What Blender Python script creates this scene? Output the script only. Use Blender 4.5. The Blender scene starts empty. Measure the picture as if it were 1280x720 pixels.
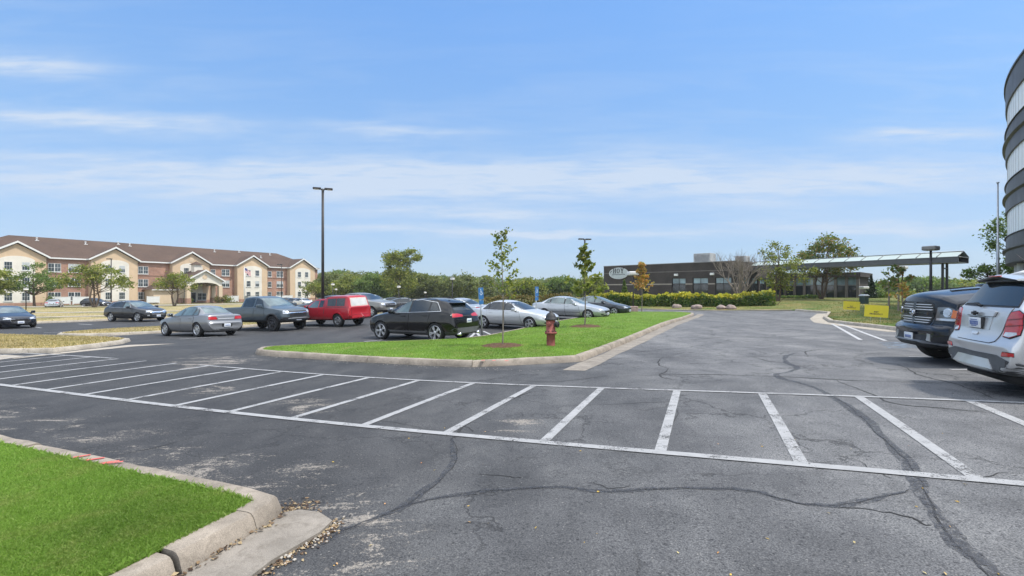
import bpy, bmesh, math, random
import numpy as np
from mathutils import Vector, Matrix
from mathutils.bvhtree import BVHTree

R = math.radians
SC = bpy.context.scene
COL = SC.collection
random.seed(7)
RNG = np.random.default_rng(7)
F, HOR, EYE = 590.0, 362.0, 1.6        # focal length and horizon of the photograph (1280 px wide), eye height

# ------------------------------------------------------------------ terrain
CP = np.array([
    (1.45, 4.6, -1.567), (3.84, 3.71, -1.51), (-.78, 5.5, -1.70), (-4.1, 6.85, -1.77), (-10, 9.2, -1.87),
    (2.6, 7.5, -1.60), (.4, 8.4, -1.73), (-8.5, 11.9, -1.88), (1.05, 10.3, -1.745), (-7.8, 14, -1.88),
    (6.7, 6.8, -1.42), (9.5, 10.0, -1.50), (12, 5, -1.35), (7, 35, -1.88), (3.7, 30, -1.90), (0, 24, -1.95),
    (-3.8, 19.3, -2.08), (-15.2, 23, -2.24), (-13.6, 26.3, -2.27), (-10.6, 28.5, -2.12), (-32, 31, -2.5),
    (-30, 37, -2.48), (-14.3, 15.5, -1.98), (-22, 23.5, -2.33), (14.7, 37, -1.92), (15.8, 23.7, -1.66), (14.6, 18.1, -1.58),
    (21.4, 32, -1.62), (21.5, 37, -1.62), (28.7, 60, -1.60), (45, 66, -1.35), (32, 43, -1.5), (15, 77, -1.9), (8.5, 48, -1.8), (44, 46, -1.45),
    (0, 60, -2.1), (-10, 60, -2.5), (-50, 60, -2.8), (-65, 73, -2.9), (-92, 94, -3.1), (-60, 110, -3.25), (-45, 145, -3.4), (-75, 118, -3.25),
    (0, -5, -1.55), (-8, 0, -1.75), (9, -2, -1.42), (-1.8, 3.3, -1.68), (-6, 5.3, -1.79), (0, 2, -1.63), (40, 10, -1.4), (0, 120, -2.6),
    (80, 120, -1.5), (140, 160, -1.5)])
def _kern(d2):
    return .35 * np.exp(-d2 / (2 * 8.0 ** 2)) + 1.2 * np.exp(-d2 / (2 * 30.0 ** 2)) + 2 * np.exp(-d2 / (2 * 110.0 ** 2))
_P = CP[:, :2]
_D2 = ((_P[:, None, :] - _P[None, :, :]) ** 2).sum(-1)
_W = np.linalg.solve(_kern(_D2) + .006 * np.eye(len(CP)), CP[:, 2] + 2.3)
def gzn(x, y):
    x = np.asarray(x, float); y = np.asarray(y, float)
    out = np.zeros(x.shape)
    for (cx, cy), w in zip(_P, _W):
        out += w * _kern((x - cx) ** 2 + (y - cy) ** 2)
    return out - 2.3 + EYE
def gz(x, y):
    return float(gzn(np.array([x]), np.array([y]))[0])
def gp(px, py):
    """ground point seen at a pixel of the 1280 x 720 photograph"""
    u = (px - 640) / F
    Y = 1.8 * F / (py - HOR)
    for _ in range(40):
        Y = .5 * Y + .5 * (EYE - gz(u * Y, Y)) * F / (py - HOR)
    return (u * Y, Y)
def X_(px, Y):
    return (px - 640) / F * Y
def Z_(py, Y):
    return EYE + (HOR - py) / F * Y

# ------------------------------------------------------------------ materials
def _sock(node, *names):
    for n in names:
        if n in node.inputs: return node.inputs[n]
def new_mat(name):
    m = bpy.data.materials.new(name); m.use_nodes = True
    nt = m.node_tree; nt.nodes.clear()
    out = nt.nodes.new('ShaderNodeOutputMaterial')
    b = nt.nodes.new('ShaderNodeBsdfPrincipled')
    nt.links.new(b.outputs[0], out.inputs[0])
    return m, nt, b, out
def N(nt, t, **kw):
    n = nt.nodes.new(t)
    for k, v in kw.items():
        if k.startswith('_'): setattr(n, k[1:], v)
        else: n.inputs[k.replace('__', ' ')].default_value = v
    return n
def L(nt, a, b): nt.links.new(a, b)
def c4(c): return (c[0], c[1], c[2], 1)
def ramp(nt, fac, stops, interp='LINEAR'):
    r = nt.nodes.new('ShaderNodeValToRGB'); r.color_ramp.interpolation = interp
    e = r.color_ramp.elements
    while len(e) < len(stops): e.new(.5)
    for i, (p, c) in enumerate(stops):
        e[i].position = p; e[i].color = c4(c) if len(c) == 3 else c
    if fac is not None: L(nt, fac, r.inputs[0])
    return r
def mix(nt, fac, a, b, mode='MIX'):
    m = nt.nodes.new('ShaderNodeMix'); m.data_type = 'RGBA'; m.blend_type = mode
    for s, v in ((m.inputs[0], fac), (m.inputs[6], a), (m.inputs[7], b)):
        if hasattr(v, 'links'): L(nt, v, s)
        elif isinstance(v, (int, float)): s.default_value = v
        else: s.default_value = c4(v)
    return m.outputs[2]
def math_(nt, op, a, b=None, c=None, clamp=False):
    m = nt.nodes.new('ShaderNodeMath'); m.operation = op; m.use_clamp = clamp
    for s, v in zip(m.inputs, (a, b, c)):
        if v is None: continue
        if hasattr(v, 'links'): L(nt, v, s)
        else: s.default_value = v
    return m.outputs[0]
def noise(nt, vec, scale, detail=3, rough=.55, dist=0):
    n = N(nt, 'ShaderNodeTexNoise', Scale=scale, Detail=detail, Roughness=rough, Distortion=dist)
    if vec is not None: L(nt, vec, n.inputs['Vector'])
    return n.outputs[0]
def pos(nt):
    return nt.nodes.new('ShaderNodeNewGeometry').outputs['Position']
def objc(nt):
    return nt.nodes.new('ShaderNodeTexCoord').outputs['Object']
def mapping(nt, vec, scale=(1, 1, 1), rot=(0, 0, 0), loc=(0, 0, 0)):
    m = N(nt, 'ShaderNodeMapping'); L(nt, vec, m.inputs[0])
    m.inputs['Scale'].default_value = scale; m.inputs['Rotation'].default_value = rot; m.inputs['Location'].default_value = loc
    return m.outputs[0]
def bump(nt, b, h, strength=.3, dist=.01):
    n = N(nt, 'ShaderNodeBump', Strength=strength, Distance=dist); L(nt, h, n.inputs['Height']); L(nt, n.outputs[0], b.inputs['Normal'])

_MC = {}
def mat(name, col, rough=.6, metal=0., spec=.5, var=.12, vs=3., bs=0., bsc=40., coat=0., flake=0.):
    """plain painted / metal / plastic surface with a little procedural variation"""
    if name in _MC: return _MC[name]
    m, nt, b, out = new_mat(name)
    b.inputs['Roughness'].default_value = rough; b.inputs['Metallic'].default_value = metal
    _sock(b, 'Specular IOR Level').default_value = spec
    if coat:
        b.inputs['Coat Weight'].default_value = coat; b.inputs['Coat Roughness'].default_value = .04
    o = objc(nt)
    n = noise(nt, o, vs, 4)
    lo = [c * (1 - var) for c in col]; hi = [min(1, c * (1 + var)) for c in col]
    r = ramp(nt, n, [(.3, lo), (.7, hi)])
    L(nt, r.outputs[0], b.inputs['Base Color'])
    rr = math_(nt, 'MULTIPLY_ADD', noise(nt, o, vs * 2.3, 3), rough * .4, rough * .8)
    L(nt, rr, b.inputs['Roughness'])
    if bs: bump(nt, b, noise(nt, o, bsc, 4), bs)
    _MC[name] = m
    return m
def paint(name, col, metal=.0, rough=.35):
    """car paint: base, clear coat and road dust low on the body"""
    if name in _MC: return _MC[name]
    m, nt, b, out = new_mat(name)
    o = objc(nt)
    sep = N(nt, 'ShaderNodeSeparateXYZ'); L(nt, o, sep.inputs[0])
    d = math_(nt, 'MULTIPLY_ADD', sep.outputs[2], -1.6, 1.0, True)
    d = math_(nt, 'MULTIPLY', d, noise(nt, o, 4, 4))
    d = math_(nt, 'MULTIPLY', d, .16)
    L(nt, mix(nt, d, col, (.16, .145, .125)), b.inputs['Base Color'])
    b.inputs['Metallic'].default_value = metal
    L(nt, math_(nt, 'MULTIPLY_ADD', d, .5, rough), b.inputs['Roughness'])
    b.inputs['Coat Weight'].default_value = .75; b.inputs['Coat Roughness'].default_value = .04; _sock(b, 'Specular IOR Level').default_value = .12
    _MC[name] = m
    return m
def foliage(name, cols, trans=.3, rough=.55, turf=False):
    if name in _MC: return _MC[name]
    m, nt, b, out = new_mat(name)
    a = N(nt, 'ShaderNodeAttribute', _attribute_name='rnd')
    k = len(cols)
    r = ramp(nt, a.outputs['Fac'], [((i + .5) / k, c) for i, c in enumerate(cols)])
    n = noise(nt, objc(nt), .45, 3)
    hv = ramp(nt, n, [(.3, (.72, .72, .72)), (.7, (1.25, 1.25, 1.2))])
    col = mix(nt, 1.0, r.outputs[0], hv.outputs[0], 'MULTIPLY')
    if turf:
        pp = pos(nt)
        dry = ramp(nt, noise(nt, pp, 1.1, 6, .7), [(.50, (0, 0, 0)), (.72, (.8, .8, .8))]).outputs[0]
        col = mix(nt, dry, col, mix(nt, a.outputs['Fac'], (.20, .25, .06), (.46, .42, .20)))
        lush = ramp(nt, noise(nt, pp, .7, 4, .6), [(.32, (.86, .90, .88)), (.62, (1.08, 1.06, 1.04))]).outputs[0]
        col = mix(nt, 1.0, col, lush, 'MULTIPLY')
    L(nt, col, b.inputs['Base Color'])
    b.inputs['Roughness'].default_value = rough
    _sock(b, 'Specular IOR Level').default_value = .3
    t = N(nt, 'ShaderNodeBsdfTranslucent'); L(nt, mix(nt, 1.0, col, (1.3, 1.35, .7), 'MULTIPLY'), t.inputs[0])
    ms = N(nt, 'ShaderNodeMixShader', Fac=trans)
    L(nt, b.outputs[0], ms.inputs[1]); L(nt, t.outputs[0], ms.inputs[2]); L(nt, ms.outputs[0], out.inputs[0])
    _MC[name] = m
    return m

GLASS = mat('tinted_glass', (.018, .024, .028), .04, 0, .7, .1, 1)
GLASS2 = mat('painted_sheen_glass', (.085, .12, .125), .04, 0, .9, .45, 1.6)  # opaque; lighter uneven colour stands in for reflections on the glass
RUBBER = mat('tyre_rubber', (.022, .022, .023), .8, 0, .3, .2, 8)
BLACK = mat('black_plastic', (.025, .025, .027), .55, 0, .4, .2, 6)
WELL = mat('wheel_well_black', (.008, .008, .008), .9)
GREYPL = mat('grey_plastic_cladding', (.075, .078, .082), .6, 0, .4, .15, 6)
RIM = mat('silver_alloy', (.55, .56, .58), .3, .85, .5, .1, 5)
DRIM = mat('dark_alloy', (.10, .10, .11), .35, .7, .5, .1, 5)
BRIGHT = mat('bright_trim', (.72, .73, .75), .25, .35, .6, .06, 5)
CHROME = mat('chrome', (.75, .76, .78), .12, 1., .5, .05, 5)
RED = mat('red_lens', (.42, .012, .014), .1, 0, .6, .15, 9, coat=.8)
LENS = mat('clear_lens', (.55, .57, .6), .08, .5, .6, .25, 9, coat=.8)
AMBER = mat('amber_lens', (.6, .14, .02), .15, 0, .6, .2, 9, coat=.6)
PLATE = mat('plate_white', (.62, .65, .68), .4, 0, .5, .06, 20)
PLTXT = mat('plate_blue_print', (.1, .15, .35), .5)
CONC = None

# ------------------------------------------------------------------ objects
def tag(o, label=None, cat=None, group=None, kind=None):
    if label: o['label'] = label
    if cat: o['category'] = cat
    if group: o['group'] = group
    if kind: o['kind'] = kind
    return o
def thing(name, loc, label, cat, rotz=0., group=None):
    o = bpy.data.objects.new(name, None); COL.objects.link(o)
    o.location = loc; o.rotation_euler = (0, 0, rotz); o.empty_display_size = .2
    return tag(o, label, cat, group)
def obj_mesh(name, me, parent=None):
    o = bpy.data.objects.new(name, me); COL.objects.link(o)
    if parent: o.parent = parent
    return o
def obj(name, bm, mats, parent=None, smooth=False, sharp=35):
    me = bpy.data.meshes.new(name)
    if smooth:
        lim = R(sharp)
        for f in bm.faces: f.smooth = True
        for e in bm.edges:
            if len(e.link_faces) == 2 and e.calc_face_angle(0) > lim: e.smooth = False
    bm.to_mesh(me); bm.free()
    for m in (mats if isinstance(mats, (list, tuple)) else [mats]): me.materials.append(m)
    return obj_mesh(name, me, parent)
def np_mesh(name, verts, faces_flat, loop_n, mats, parent=None, attrs=None, smooth=False, matidx=None):
    """fast mesh from numpy: all faces have loop_n corners"""
    me = bpy.data.meshes.new(name)
    nv, nf = len(verts), len(faces_flat) // loop_n
    me.vertices.add(nv); me.vertices.foreach_set('co', np.ascontiguousarray(verts, dtype=np.float32).ravel())
    me.loops.add(nf * loop_n); me.loops.foreach_set('vertex_index', np.ascontiguousarray(faces_flat, dtype=np.int32))
    me.polygons.add(nf)
    me.polygons.foreach_set('loop_start', np.arange(0, nf * loop_n, loop_n, dtype=np.int32))
    if smooth: me.polygons.foreach_set('use_smooth', np.ones(nf, dtype=bool))
    if matidx is not None: me.polygons.foreach_set('material_index', np.ascontiguousarray(matidx, dtype=np.int32))
    me.update(calc_edges=True)
    for k, v in (attrs or {}).items():
        a = me.attributes.new(k, 'FLOAT', 'POINT'); a.data.foreach_set('value', np.ascontiguousarray(v, dtype=np.float32))
    for m in (mats if isinstance(mats, (list, tuple)) else [mats]): me.materials.append(m)
    return obj_mesh(name, me, parent)

def bx(bm, x0, x1, y0, y1, z0, z1, bev=0., mi=0, M=None):
    vs = [bm.verts.new((x, y, z)) for x in (x0, x1) for y in (y0, y1) for z in (z0, z1)]
    fs = [bm.faces.new([vs[i] for i in q]) for q in ((0, 1, 3, 2), (4, 6, 7, 5), (0, 4, 5, 1), (2, 3, 7, 6), (0, 2, 6, 4), (1, 5, 7, 3))]
    for f in fs: f.material_index = mi
    if M is not None: bmesh.ops.transform(bm, matrix=M, verts=vs)
    if bev:
        es = list({e for f in fs for e in f.edges})
        r = bmesh.ops.bevel(bm, geom=es, offset=bev, segments=2, affect='EDGES', profile=.5)
        for f in r['faces']: f.material_index = mi
    return fs
def tube(bm, pts, rad, n=6, mi=0, cap=True):
    """tube along points; rad is a number or a list"""
    pts = [Vector(p) for p in pts]
    rad = [rad] * len(pts) if isinstance(rad, (int, float)) else rad
    rings = []
    t0 = (pts[1] - pts[0]).normalized()
    ref = Vector((0, 0, 1)) if abs(t0.z) < .9 else Vector((1, 0, 0))
    for i, p in enumerate(pts):
        t = (pts[min(i + 1, len(pts) - 1)] - pts[max(i - 1, 0)]).normalized()
        a = t.cross(ref)
        if a.length < 1e-4: a = t.cross(Vector((0, 1, 0)))
        a.normalize(); b = t.cross(a)
        rings.append([bm.verts.new(p + (a * math.cos(2 * math.pi * k / n) + b * math.sin(2 * math.pi * k / n)) * rad[i]) for k in range(n)])
    for i in range(len(rings) - 1):
        for k in range(n):
            f = bm.faces.new((rings[i][k], rings[i][(k + 1) % n], rings[i + 1][(k + 1) % n], rings[i + 1][k])); f.material_index = mi; f.smooth = True
    if cap:
        for rg in (rings[0][::-1], rings[-1]):
            f = bm.faces.new(rg); f.material_index = mi
def lathe(bm, prof, n=20, mi=0, M=None, cap=True):
    """profile [(r, z)] turned round z"""
    rings = [[bm.verts.new((r * math.cos(2 * math.pi * k / n), r * math.sin(2 * math.pi * k / n), z)) for k in range(n)] for r, z in prof]
    for i in range(len(rings) - 1):
        for k in range(n):
            f = bm.faces.new((rings[i][k], rings[i][(k + 1) % n], rings[i + 1][(k + 1) % n], rings[i + 1][k])); f.material_index = mi
    if cap:
        f = bm.faces.new(rings[0][::-1]); f.material_index = mi
        f = bm.faces.new(rings[-1]); f.material_index = mi
    if M is not None: bmesh.ops.transform(bm, matrix=M, verts=[v for r_ in rings for v in r_])
def prism(bm, poly, M, d, mi=0):
    """polygon in local xy extruded from z = 0 to z = d, then moved by M"""
    a = [bm.verts.new(M @ Vector((x, y, 0))) for x, y in poly]
    b = [bm.verts.new(M @ Vector((x, y, d))) for x, y in poly]
    fs = [bm.faces.new(a[::-1]), bm.faces.new(b)]
    for i in range(len(a)):
        j = (i + 1) % len(a); fs.append(bm.faces.new((a[i], a[j], b[j], b[i])))
    for f in fs: f.material_index = mi
    return fs
def frame(o, x, y=None, z=None):
    """matrix with given origin and axes"""
    x = Vector(x).normalized()
    if y is not None:
        y = Vector(y).normalized(); z = x.cross(y)
    else:
        z = Vector(z).normalized(); y = z.cross(x)
    m = Matrix((x, y, z)).transposed().to_4x4(); m.translation = Vector(o)
    return m
def BM(): return bmesh.new()
def chaikin(p, n=2, closed=True):
    for _ in range(n):
        q = []
        m = len(p)
        rng = range(m) if closed else range(m - 1)
        if not closed: q.append(p[0])
        for i in rng:
            a, b = p[i], p[(i + 1) % m]
            q.append(tuple(.75 * a[k] + .25 * b[k] for k in range(len(a)))); q.append(tuple(.25 * a[k] + .75 * b[k] for k in range(len(a))))
        if not closed: q.append(p[-1])
        p = q
    return p
def resample(p, step, closed=False):
    q = []
    m = len(p)
    for i in range(m if closed else m - 1):
        a, b = Vector(p[i]), Vector(p[(i + 1) % m])
        k = max(1, int((b - a).length / step))
        q += [tuple(a.lerp(b, j / k)) for j in range(k)]
    if not closed: q.append(tuple(p[-1]))
    return q
def inset(poly, d):
    """move a counter-clockwise polygon inwards by d"""
    m = len(poly); out = []
    for i in range(m):
        p0, p1, p2 = Vector(poly[i - 1]), Vector(poly[i]), Vector(poly[(i + 1) % m])
        a = (p1 - p0).normalized(); b = (p2 - p1).normalized()
        n1 = Vector((-a.y, a.x)); n2 = Vector((-b.y, b.x))
        k = (n1 + n2); s = max(.35, k.length_squared / 2)
        q = p1 + k * (d / s)
        out.append((q.x, q.y))
    return out
def ccw(p):
    a = sum(p[i][0] * p[(i + 1) % len(p)][1] - p[(i + 1) % len(p)][0] * p[i][1] for i in range(len(p)))
    return p if a > 0 else p[::-1]
def grid_cut(bm, step, axes=(0, 1)):
    for ax in axes:
        v = [w.co[ax] for w in bm.verts]
        lo, hi = min(v), max(v)
        k = math.floor(lo / step) + 1
        no = [0, 0, 0]; no[ax] = 1
        while k * step < hi - 1e-6:
            co = [0, 0, 0]; co[ax] = k * step
            bmesh.ops.bisect_plane(bm, geom=bm.verts[:] + bm.edges[:] + bm.faces[:], plane_co=co, plane_no=no, dist=1e-5)
            k += 1
def sheet(name, polys, off, m, step=1.0, zf=None, kind='structure', skirt=0):
    bm = BM()
    for poly in (polys if isinstance(polys[0][0], (tuple, list)) else [polys]):
        poly = ccw(list(poly))
        f = bm.faces.new([bm.verts.new((x, y, 0)) for x, y in poly])
    bm.normal_update(); bmesh.ops.triangulate(bm, faces=bm.faces[:])
    grid_cut(bm, step)
    xs = np.array([v.co.x for v in bm.verts]); ys = np.array([v.co.y for v in bm.verts])
    z = (zf or gzn)(xs, ys) + off
    for v, q in zip(bm.verts, z): v.co.z = q
    bmesh.ops.recalc_face_normals(bm, faces=bm.faces[:])
    for f in bm.faces:
        f.smooth = True
        if f.normal.z < 0: f.normal_flip()
    if skirt:
        q = bmesh.ops.extrude_edge_only(bm, edges=[e for e in bm.edges if e.is_boundary])
        for v in q['geom']:
            if isinstance(v, bmesh.types.BMVert): v.co.z -= skirt
    o = obj(name, bm, m)
    if kind: o['kind'] = kind
    return o
def strip_poly(a, b, w, ext=0.):
    a, b = Vector(a), Vector(b); d = (b - a).normalized(); n = Vector((-d.y, d.x)) * w / 2
    a = a - d * ext; b = b + d * ext
    return [tuple(a + n), tuple(a - n), tuple(b - n), tuple(b + n)]
def ribbon(path, w):
    """list of quads along a path; w number or list"""
    out = []
    m = len(path); w = [w] * m if isinstance(w, (int, float)) else w
    Ls, Rs = [], []
    for i in range(m):
        a = Vector(path[max(0, i - 1)]); b = Vector(path[min(m - 1, i + 1)])
        d = (b - a).normalized(); n = Vector((-d.y, d.x)) * w[i] / 2
        p = Vector(path[i]); Ls.append(tuple(p + n)); Rs.append(tuple(p - n))
    return [(Ls[i], Rs[i], Rs[i + 1], Ls[i + 1]) for i in range(m - 1)]
def in_poly(x, y, poly):
    r = np.zeros(x.shape, bool)
    m = len(poly); j = m - 1
    for i in range(m):
        xi, yi = poly[i]; xj, yj = poly[j]
        c = ((yi > y) != (yj > y)) & (x < (xj - xi) * (y - yi) / ((yj - yi) if yj != yi else 1e-9) + xi)
        r ^= c; j = i
    return r
def edge_dist(x, y, poly):
    d = np.full(x.shape, 1e9)
    m = len(poly)
    for i in range(m):
        ax, ay = poly[i]; bx_, by = poly[(i + 1) % m]
        dx, dy = bx_ - ax, by - ay
        t = np.clip(((x - ax) * dx + (y - ay) * dy) / (dx * dx + dy * dy + 1e-12), 0, 1)
        d = np.minimum(d, np.hypot(x - ax - t * dx, y - ay - t * dy))
    return d
# ------------------------------------------------------------------ world, camera, sun
SUN_AZ = math.atan2(.97, -.22)          # from +Y (view direction) towards +X
SUN_EL = R(60)
def build_world():
    w = bpy.data.worlds.new('World'); SC.world = w; w.use_nodes = True
    nt = w.node_tree; nt.nodes.clear()
    out = nt.nodes.new('ShaderNodeOutputWorld'); bg = nt.nodes.new('ShaderNodeBackground')
    sky = nt.nodes.new('ShaderNodeTexSky'); sky.sky_type = 'NISHITA'; sky.sun_disc = False
    sky.sun_elevation = SUN_EL; sky.sun_rotation = SUN_AZ
    sky.altitude = 200; sky.air_density = 1.0; sky.dust_density = .35; sky.ozone_density = 1.6
    tc = nt.nodes.new('ShaderNodeTexCoord').outputs['Generated']
    sp = N(nt, 'ShaderNodeSeparateXYZ'); L(nt, tc, sp.inputs[0])
    # thin streaky cirrus: long feathered streaks at fixed directions, torn by noise, over a faint veil
    yy = math_(nt, 'MAXIMUM', sp.outputs[1], .02)
    az = math_(nt, 'DIVIDE', sp.outputs[0], yy); el = math_(nt, 'DIVIDE', sp.outputs[2], yy)
    ae = N(nt, 'ShaderNodeCombineXYZ'); L(nt, az, ae.inputs[0]); L(nt, el, ae.inputs[1])
    w1 = noise(nt, mapping(nt, ae.outputs[0], (1.6, 8, 1)), 1.6, 5, .6)
    el2 = math_(nt, 'ADD', el, math_(nt, 'MULTIPLY_ADD', w1, .07, -.035))
    tot = None
    for px, py, hx, hy, k, st in STREAKS:
        u, v = (px - 640) / F, (HOR - py) / F
        a0, e0, ha, he = u, v, hx / F, hy / F
        da = math_(nt, 'ADD', az, -a0)
        de = math_(nt, 'ADD', math_(nt, 'MULTIPLY_ADD', da, -k, el2), -e0)
        q = math_(nt, 'ADD', math_(nt, 'POWER', math_(nt, 'ABSOLUTE', math_(nt, 'MULTIPLY', da, 1 / ha)), 2.4), math_(nt, 'POWER', math_(nt, 'ABSOLUTE', math_(nt, 'MULTIPLY', de, 1 / he)), 1.7))
        g = math_(nt, 'MULTIPLY', math_(nt, 'EXPONENT', math_(nt, 'MULTIPLY', q, -1.0)), st)
        tot = g if tot is None else math_(nt, 'ADD', tot, g)
    fib = noise(nt, mapping(nt, ae.outputs[0], (3.2, 30, 1), (0, 0, R(-2))), 2.0, 7, .62, .4)
    fib = ramp(nt, fib, [(.30, (.34, .34, .34)), (.58, (1, 1, 1))]).outputs[0]
    veil = ramp(nt, noise(nt, mapping(nt, ae.outputs[0], (1.5, 11, 1)), 1.7, 6, .6, .5), [(.45, (0, 0, 0)), (.75, (.42, .42, .42))]).outputs[0]
    low = ramp(nt, sp.outputs[2], [(.0, (.6, .6, .6)), (.25, (.8, .8, .8)), (.5, (.12, .12, .12))]).outputs[0]
    cl = math_(nt, 'ADD', math_(nt, 'MULTIPLY', tot, fib), math_(nt, 'MULTIPLY', veil, low), clamp=True)
    cl = math_(nt, 'MULTIPLY', cl, .88)
    tr_ = ramp(nt, sp.outputs[2], [(.0, (.35, .375, .44)), (.10, (.40, .44, .51)), (.27, (.50, .59, .66)), (.5, (.62, .80, .90)), (1, (.62, .80, .90))])
    tint = mix(nt, 1.0, mix(nt, 1.0, sky.outputs[0], (1.5, 1.5, 1.5), 'MULTIPLY'), tr_.outputs[0], 'MULTIPLY')
    even = ramp(nt, sp.outputs[2], [(.0, (.46, .65, .90)), (.10, (.43, .63, .92)), (.27, (.335, .575, .95)), (.5, (.225, .465, .95)), (1, (.20, .43, .90))])
    tint = mix(nt, .60, tint, mix(nt, 1.0, even.outputs[0], (5.1, 5.1, 5.1), 'MULTIPLY'))
    col = mix(nt, cl, tint, CLOUD_COL)
    # unseen bright broken cloud, added overhead and behind the viewer as fill light
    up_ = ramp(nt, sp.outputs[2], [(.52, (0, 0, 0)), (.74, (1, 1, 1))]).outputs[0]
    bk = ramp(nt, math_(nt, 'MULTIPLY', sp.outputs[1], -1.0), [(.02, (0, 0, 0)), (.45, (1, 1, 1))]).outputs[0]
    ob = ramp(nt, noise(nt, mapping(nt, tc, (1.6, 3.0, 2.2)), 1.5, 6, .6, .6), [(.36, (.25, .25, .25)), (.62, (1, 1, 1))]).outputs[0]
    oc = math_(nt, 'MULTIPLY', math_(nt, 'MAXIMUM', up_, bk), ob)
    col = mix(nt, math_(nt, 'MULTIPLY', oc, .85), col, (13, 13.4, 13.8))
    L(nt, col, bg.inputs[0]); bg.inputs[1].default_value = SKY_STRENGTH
    L(nt, bg.outputs[0], out.inputs[0])
SKY_STRENGTH = .107
CLOUD_COL = (3.4, 3.95, 4.75)
STREAKS = [(30, 80, 100, 14, -.06, 1.0), (110, 150, 190, 9, -.04, 1.15), (200, 226, 480, 20, -.01, .85), (720, 218, 420, 24, .0, .68), (1080, 226, 330, 22, .0, .60), (660, 291, 225, 5, -.02, 1.15), (1150, 168, 95, 9, .0, 1.05),
           (1090, 283, 180, 7, .0, .95), (500, 165, 100, 6, -.05, .65), (600, 268, 130, 6, -.03, .65), (130, 200, 300, 9, -.03, .5), (560, 245, 700, 60, .0, .30)]
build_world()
ld = bpy.data.lights.new('sun', 'SUN'); ld.energy = 2.55; ld.angle = R(4); ld.color = (1, .955, .88)
lo = bpy.data.objects.new('sun', ld); COL.objects.link(lo)
sd = Vector((math.sin(SUN_AZ) * math.cos(SUN_EL), math.cos(SUN_AZ) * math.cos(SUN_EL), math.sin(SUN_EL)))
lo.rotation_euler = sd.to_track_quat('Z', 'Y').to_euler(); lo.location = sd * 60
cd = bpy.data.cameras.new('camera'); cam = bpy.data.objects.new('camera', cd); COL.objects.link(cam)
cam.location = (0, 0, EYE); cam.rotation_euler = (R(90), 0, 0)
cd.sensor_width = 36; cd.lens = 36 * F / 1280; cd.shift_y = (HOR - 360) / 1280
cd.clip_start = .05; cd.clip_end = 6000
SC.camera = cam
vs_ = SC.view_settings
vs_.view_transform = 'Standard'; vs_.look = 'None'; vs_.gamma = 1; vs_.use_curve_mapping = False; vs_.exposure = .84
SC.cycles.max_bounces = 6; SC.cycles.transparent_max_bounces = 6; SC.cycles.use_denoising = True
SC.render.film_transparent = False

# ------------------------------------------------------------------ ground materials
def ground_mat(name, cols, scale, rnd2=None, bs=.5, soil=None):
    m, nt, b, out = new_mat(name); p = pos(nt)
    n = noise(nt, p, scale, 6, .6, .3)
    k = len(cols)
    c = ramp(nt, n, [(.3 + .4 * i / (k - 1), q) for i, q in enumerate(cols)]).outputs[0]
    if rnd2:
        c = mix(nt, ramp(nt, noise(nt, p, .35, 4, .6), [(.42, (0, 0, 0)), (.62, (1, 1, 1))]).outputs[0], c, rnd2)
    f = noise(nt, p, 55, 3, .7)
    if soil: c = mix(nt, ramp(nt, noise(nt, p, 1.1, 6, .7), [(.60, (0, 0, 0)), (.72, (.75, .75, .75))]).outputs[0], c, soil)
    c = mix(nt, 1.0, c, ramp(nt, f, [(.25, (.6, .6, .6)), (.75, (1.35, 1.35, 1.3))]).outputs[0], 'MULTIPLY')
    L(nt, c, b.inputs['Base Color']); b.inputs['Roughness'].default_value = .95
    _sock(b, 'Specular IOR Level').default_value = .15
    bump(nt, b, f, bs, .03)
    return m
G_BASE = ground_mat('field_ground', [(.10, .10, .035), (.17, .145, .06), (.22, .18, .09)], .3, (.07, .10, .03))
G_DRY = ground_mat('dry_lawn_ground', [(.22, .175, .085), (.36, .285, .16), (.42, .34, .20)], .8, (.20, .185, .075))
G_LAWN = ground_mat('green_lawn_ground', [(.075, .135, .022), (.11, .185, .034), (.15, .215, .055)], 1.3, None, .5, (.26, .24, .10))
G_MIX = ground_mat('mown_lawn_ground', [(.10, .13, .035), (.19, .16, .06), (.26, .21, .095)], .5, (.075, .12, .03))
MULCH = ground_mat('bark_mulch', [(.05, .028, .016), (.11, .065, .04), (.19, .12, .08)], 30, None, 1.0)

def concrete_mat(name, base, var=.25):
    m, nt, b, out = new_mat(name); p = pos(nt)
    c = ramp(nt, noise(nt, p, 2.2, 6, .65), [(.3, [q * (1 - var) for q in base]), (.7, [q * (1 + var * .6) for q in base])]).outputs[0]
    st = ramp(nt, noise(nt, p, 9, 5, .7, .6), [(.5, (0, 0, 0)), (.72, (1, 1, 1))]).outputs[0]
    c = mix(nt, math_(nt, 'MULTIPLY', st, .55), c, (.10, .082, .062))
    sp = noise(nt, p, 160, 2, .7)
    c = mix(nt, 1.0, c, ramp(nt, sp, [(.3, (.72, .72, .72)), (.7, (1.2, 1.2, 1.2))]).outputs[0], 'MULTIPLY')
    L(nt, c, b.inputs['Base Color']); b.inputs['Roughness'].default_value = .9
    _sock(b, 'Specular IOR Level').default_value = .25
    bump(nt, b, math_(nt, 'ADD', sp, math_(nt, 'MULTIPLY', noise(nt, p, 25, 4), 1.5)), .35, .006)
    return m
CONC = concrete_mat('kerb_concrete', (.29, .25, .205), .40)
CONC_PALE = concrete_mat('pale_concrete', (.37, .33, .275), .3)
CONC_GREY = concrete_mat('gutter_concrete', (.245, .218, .186), .3)

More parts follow.
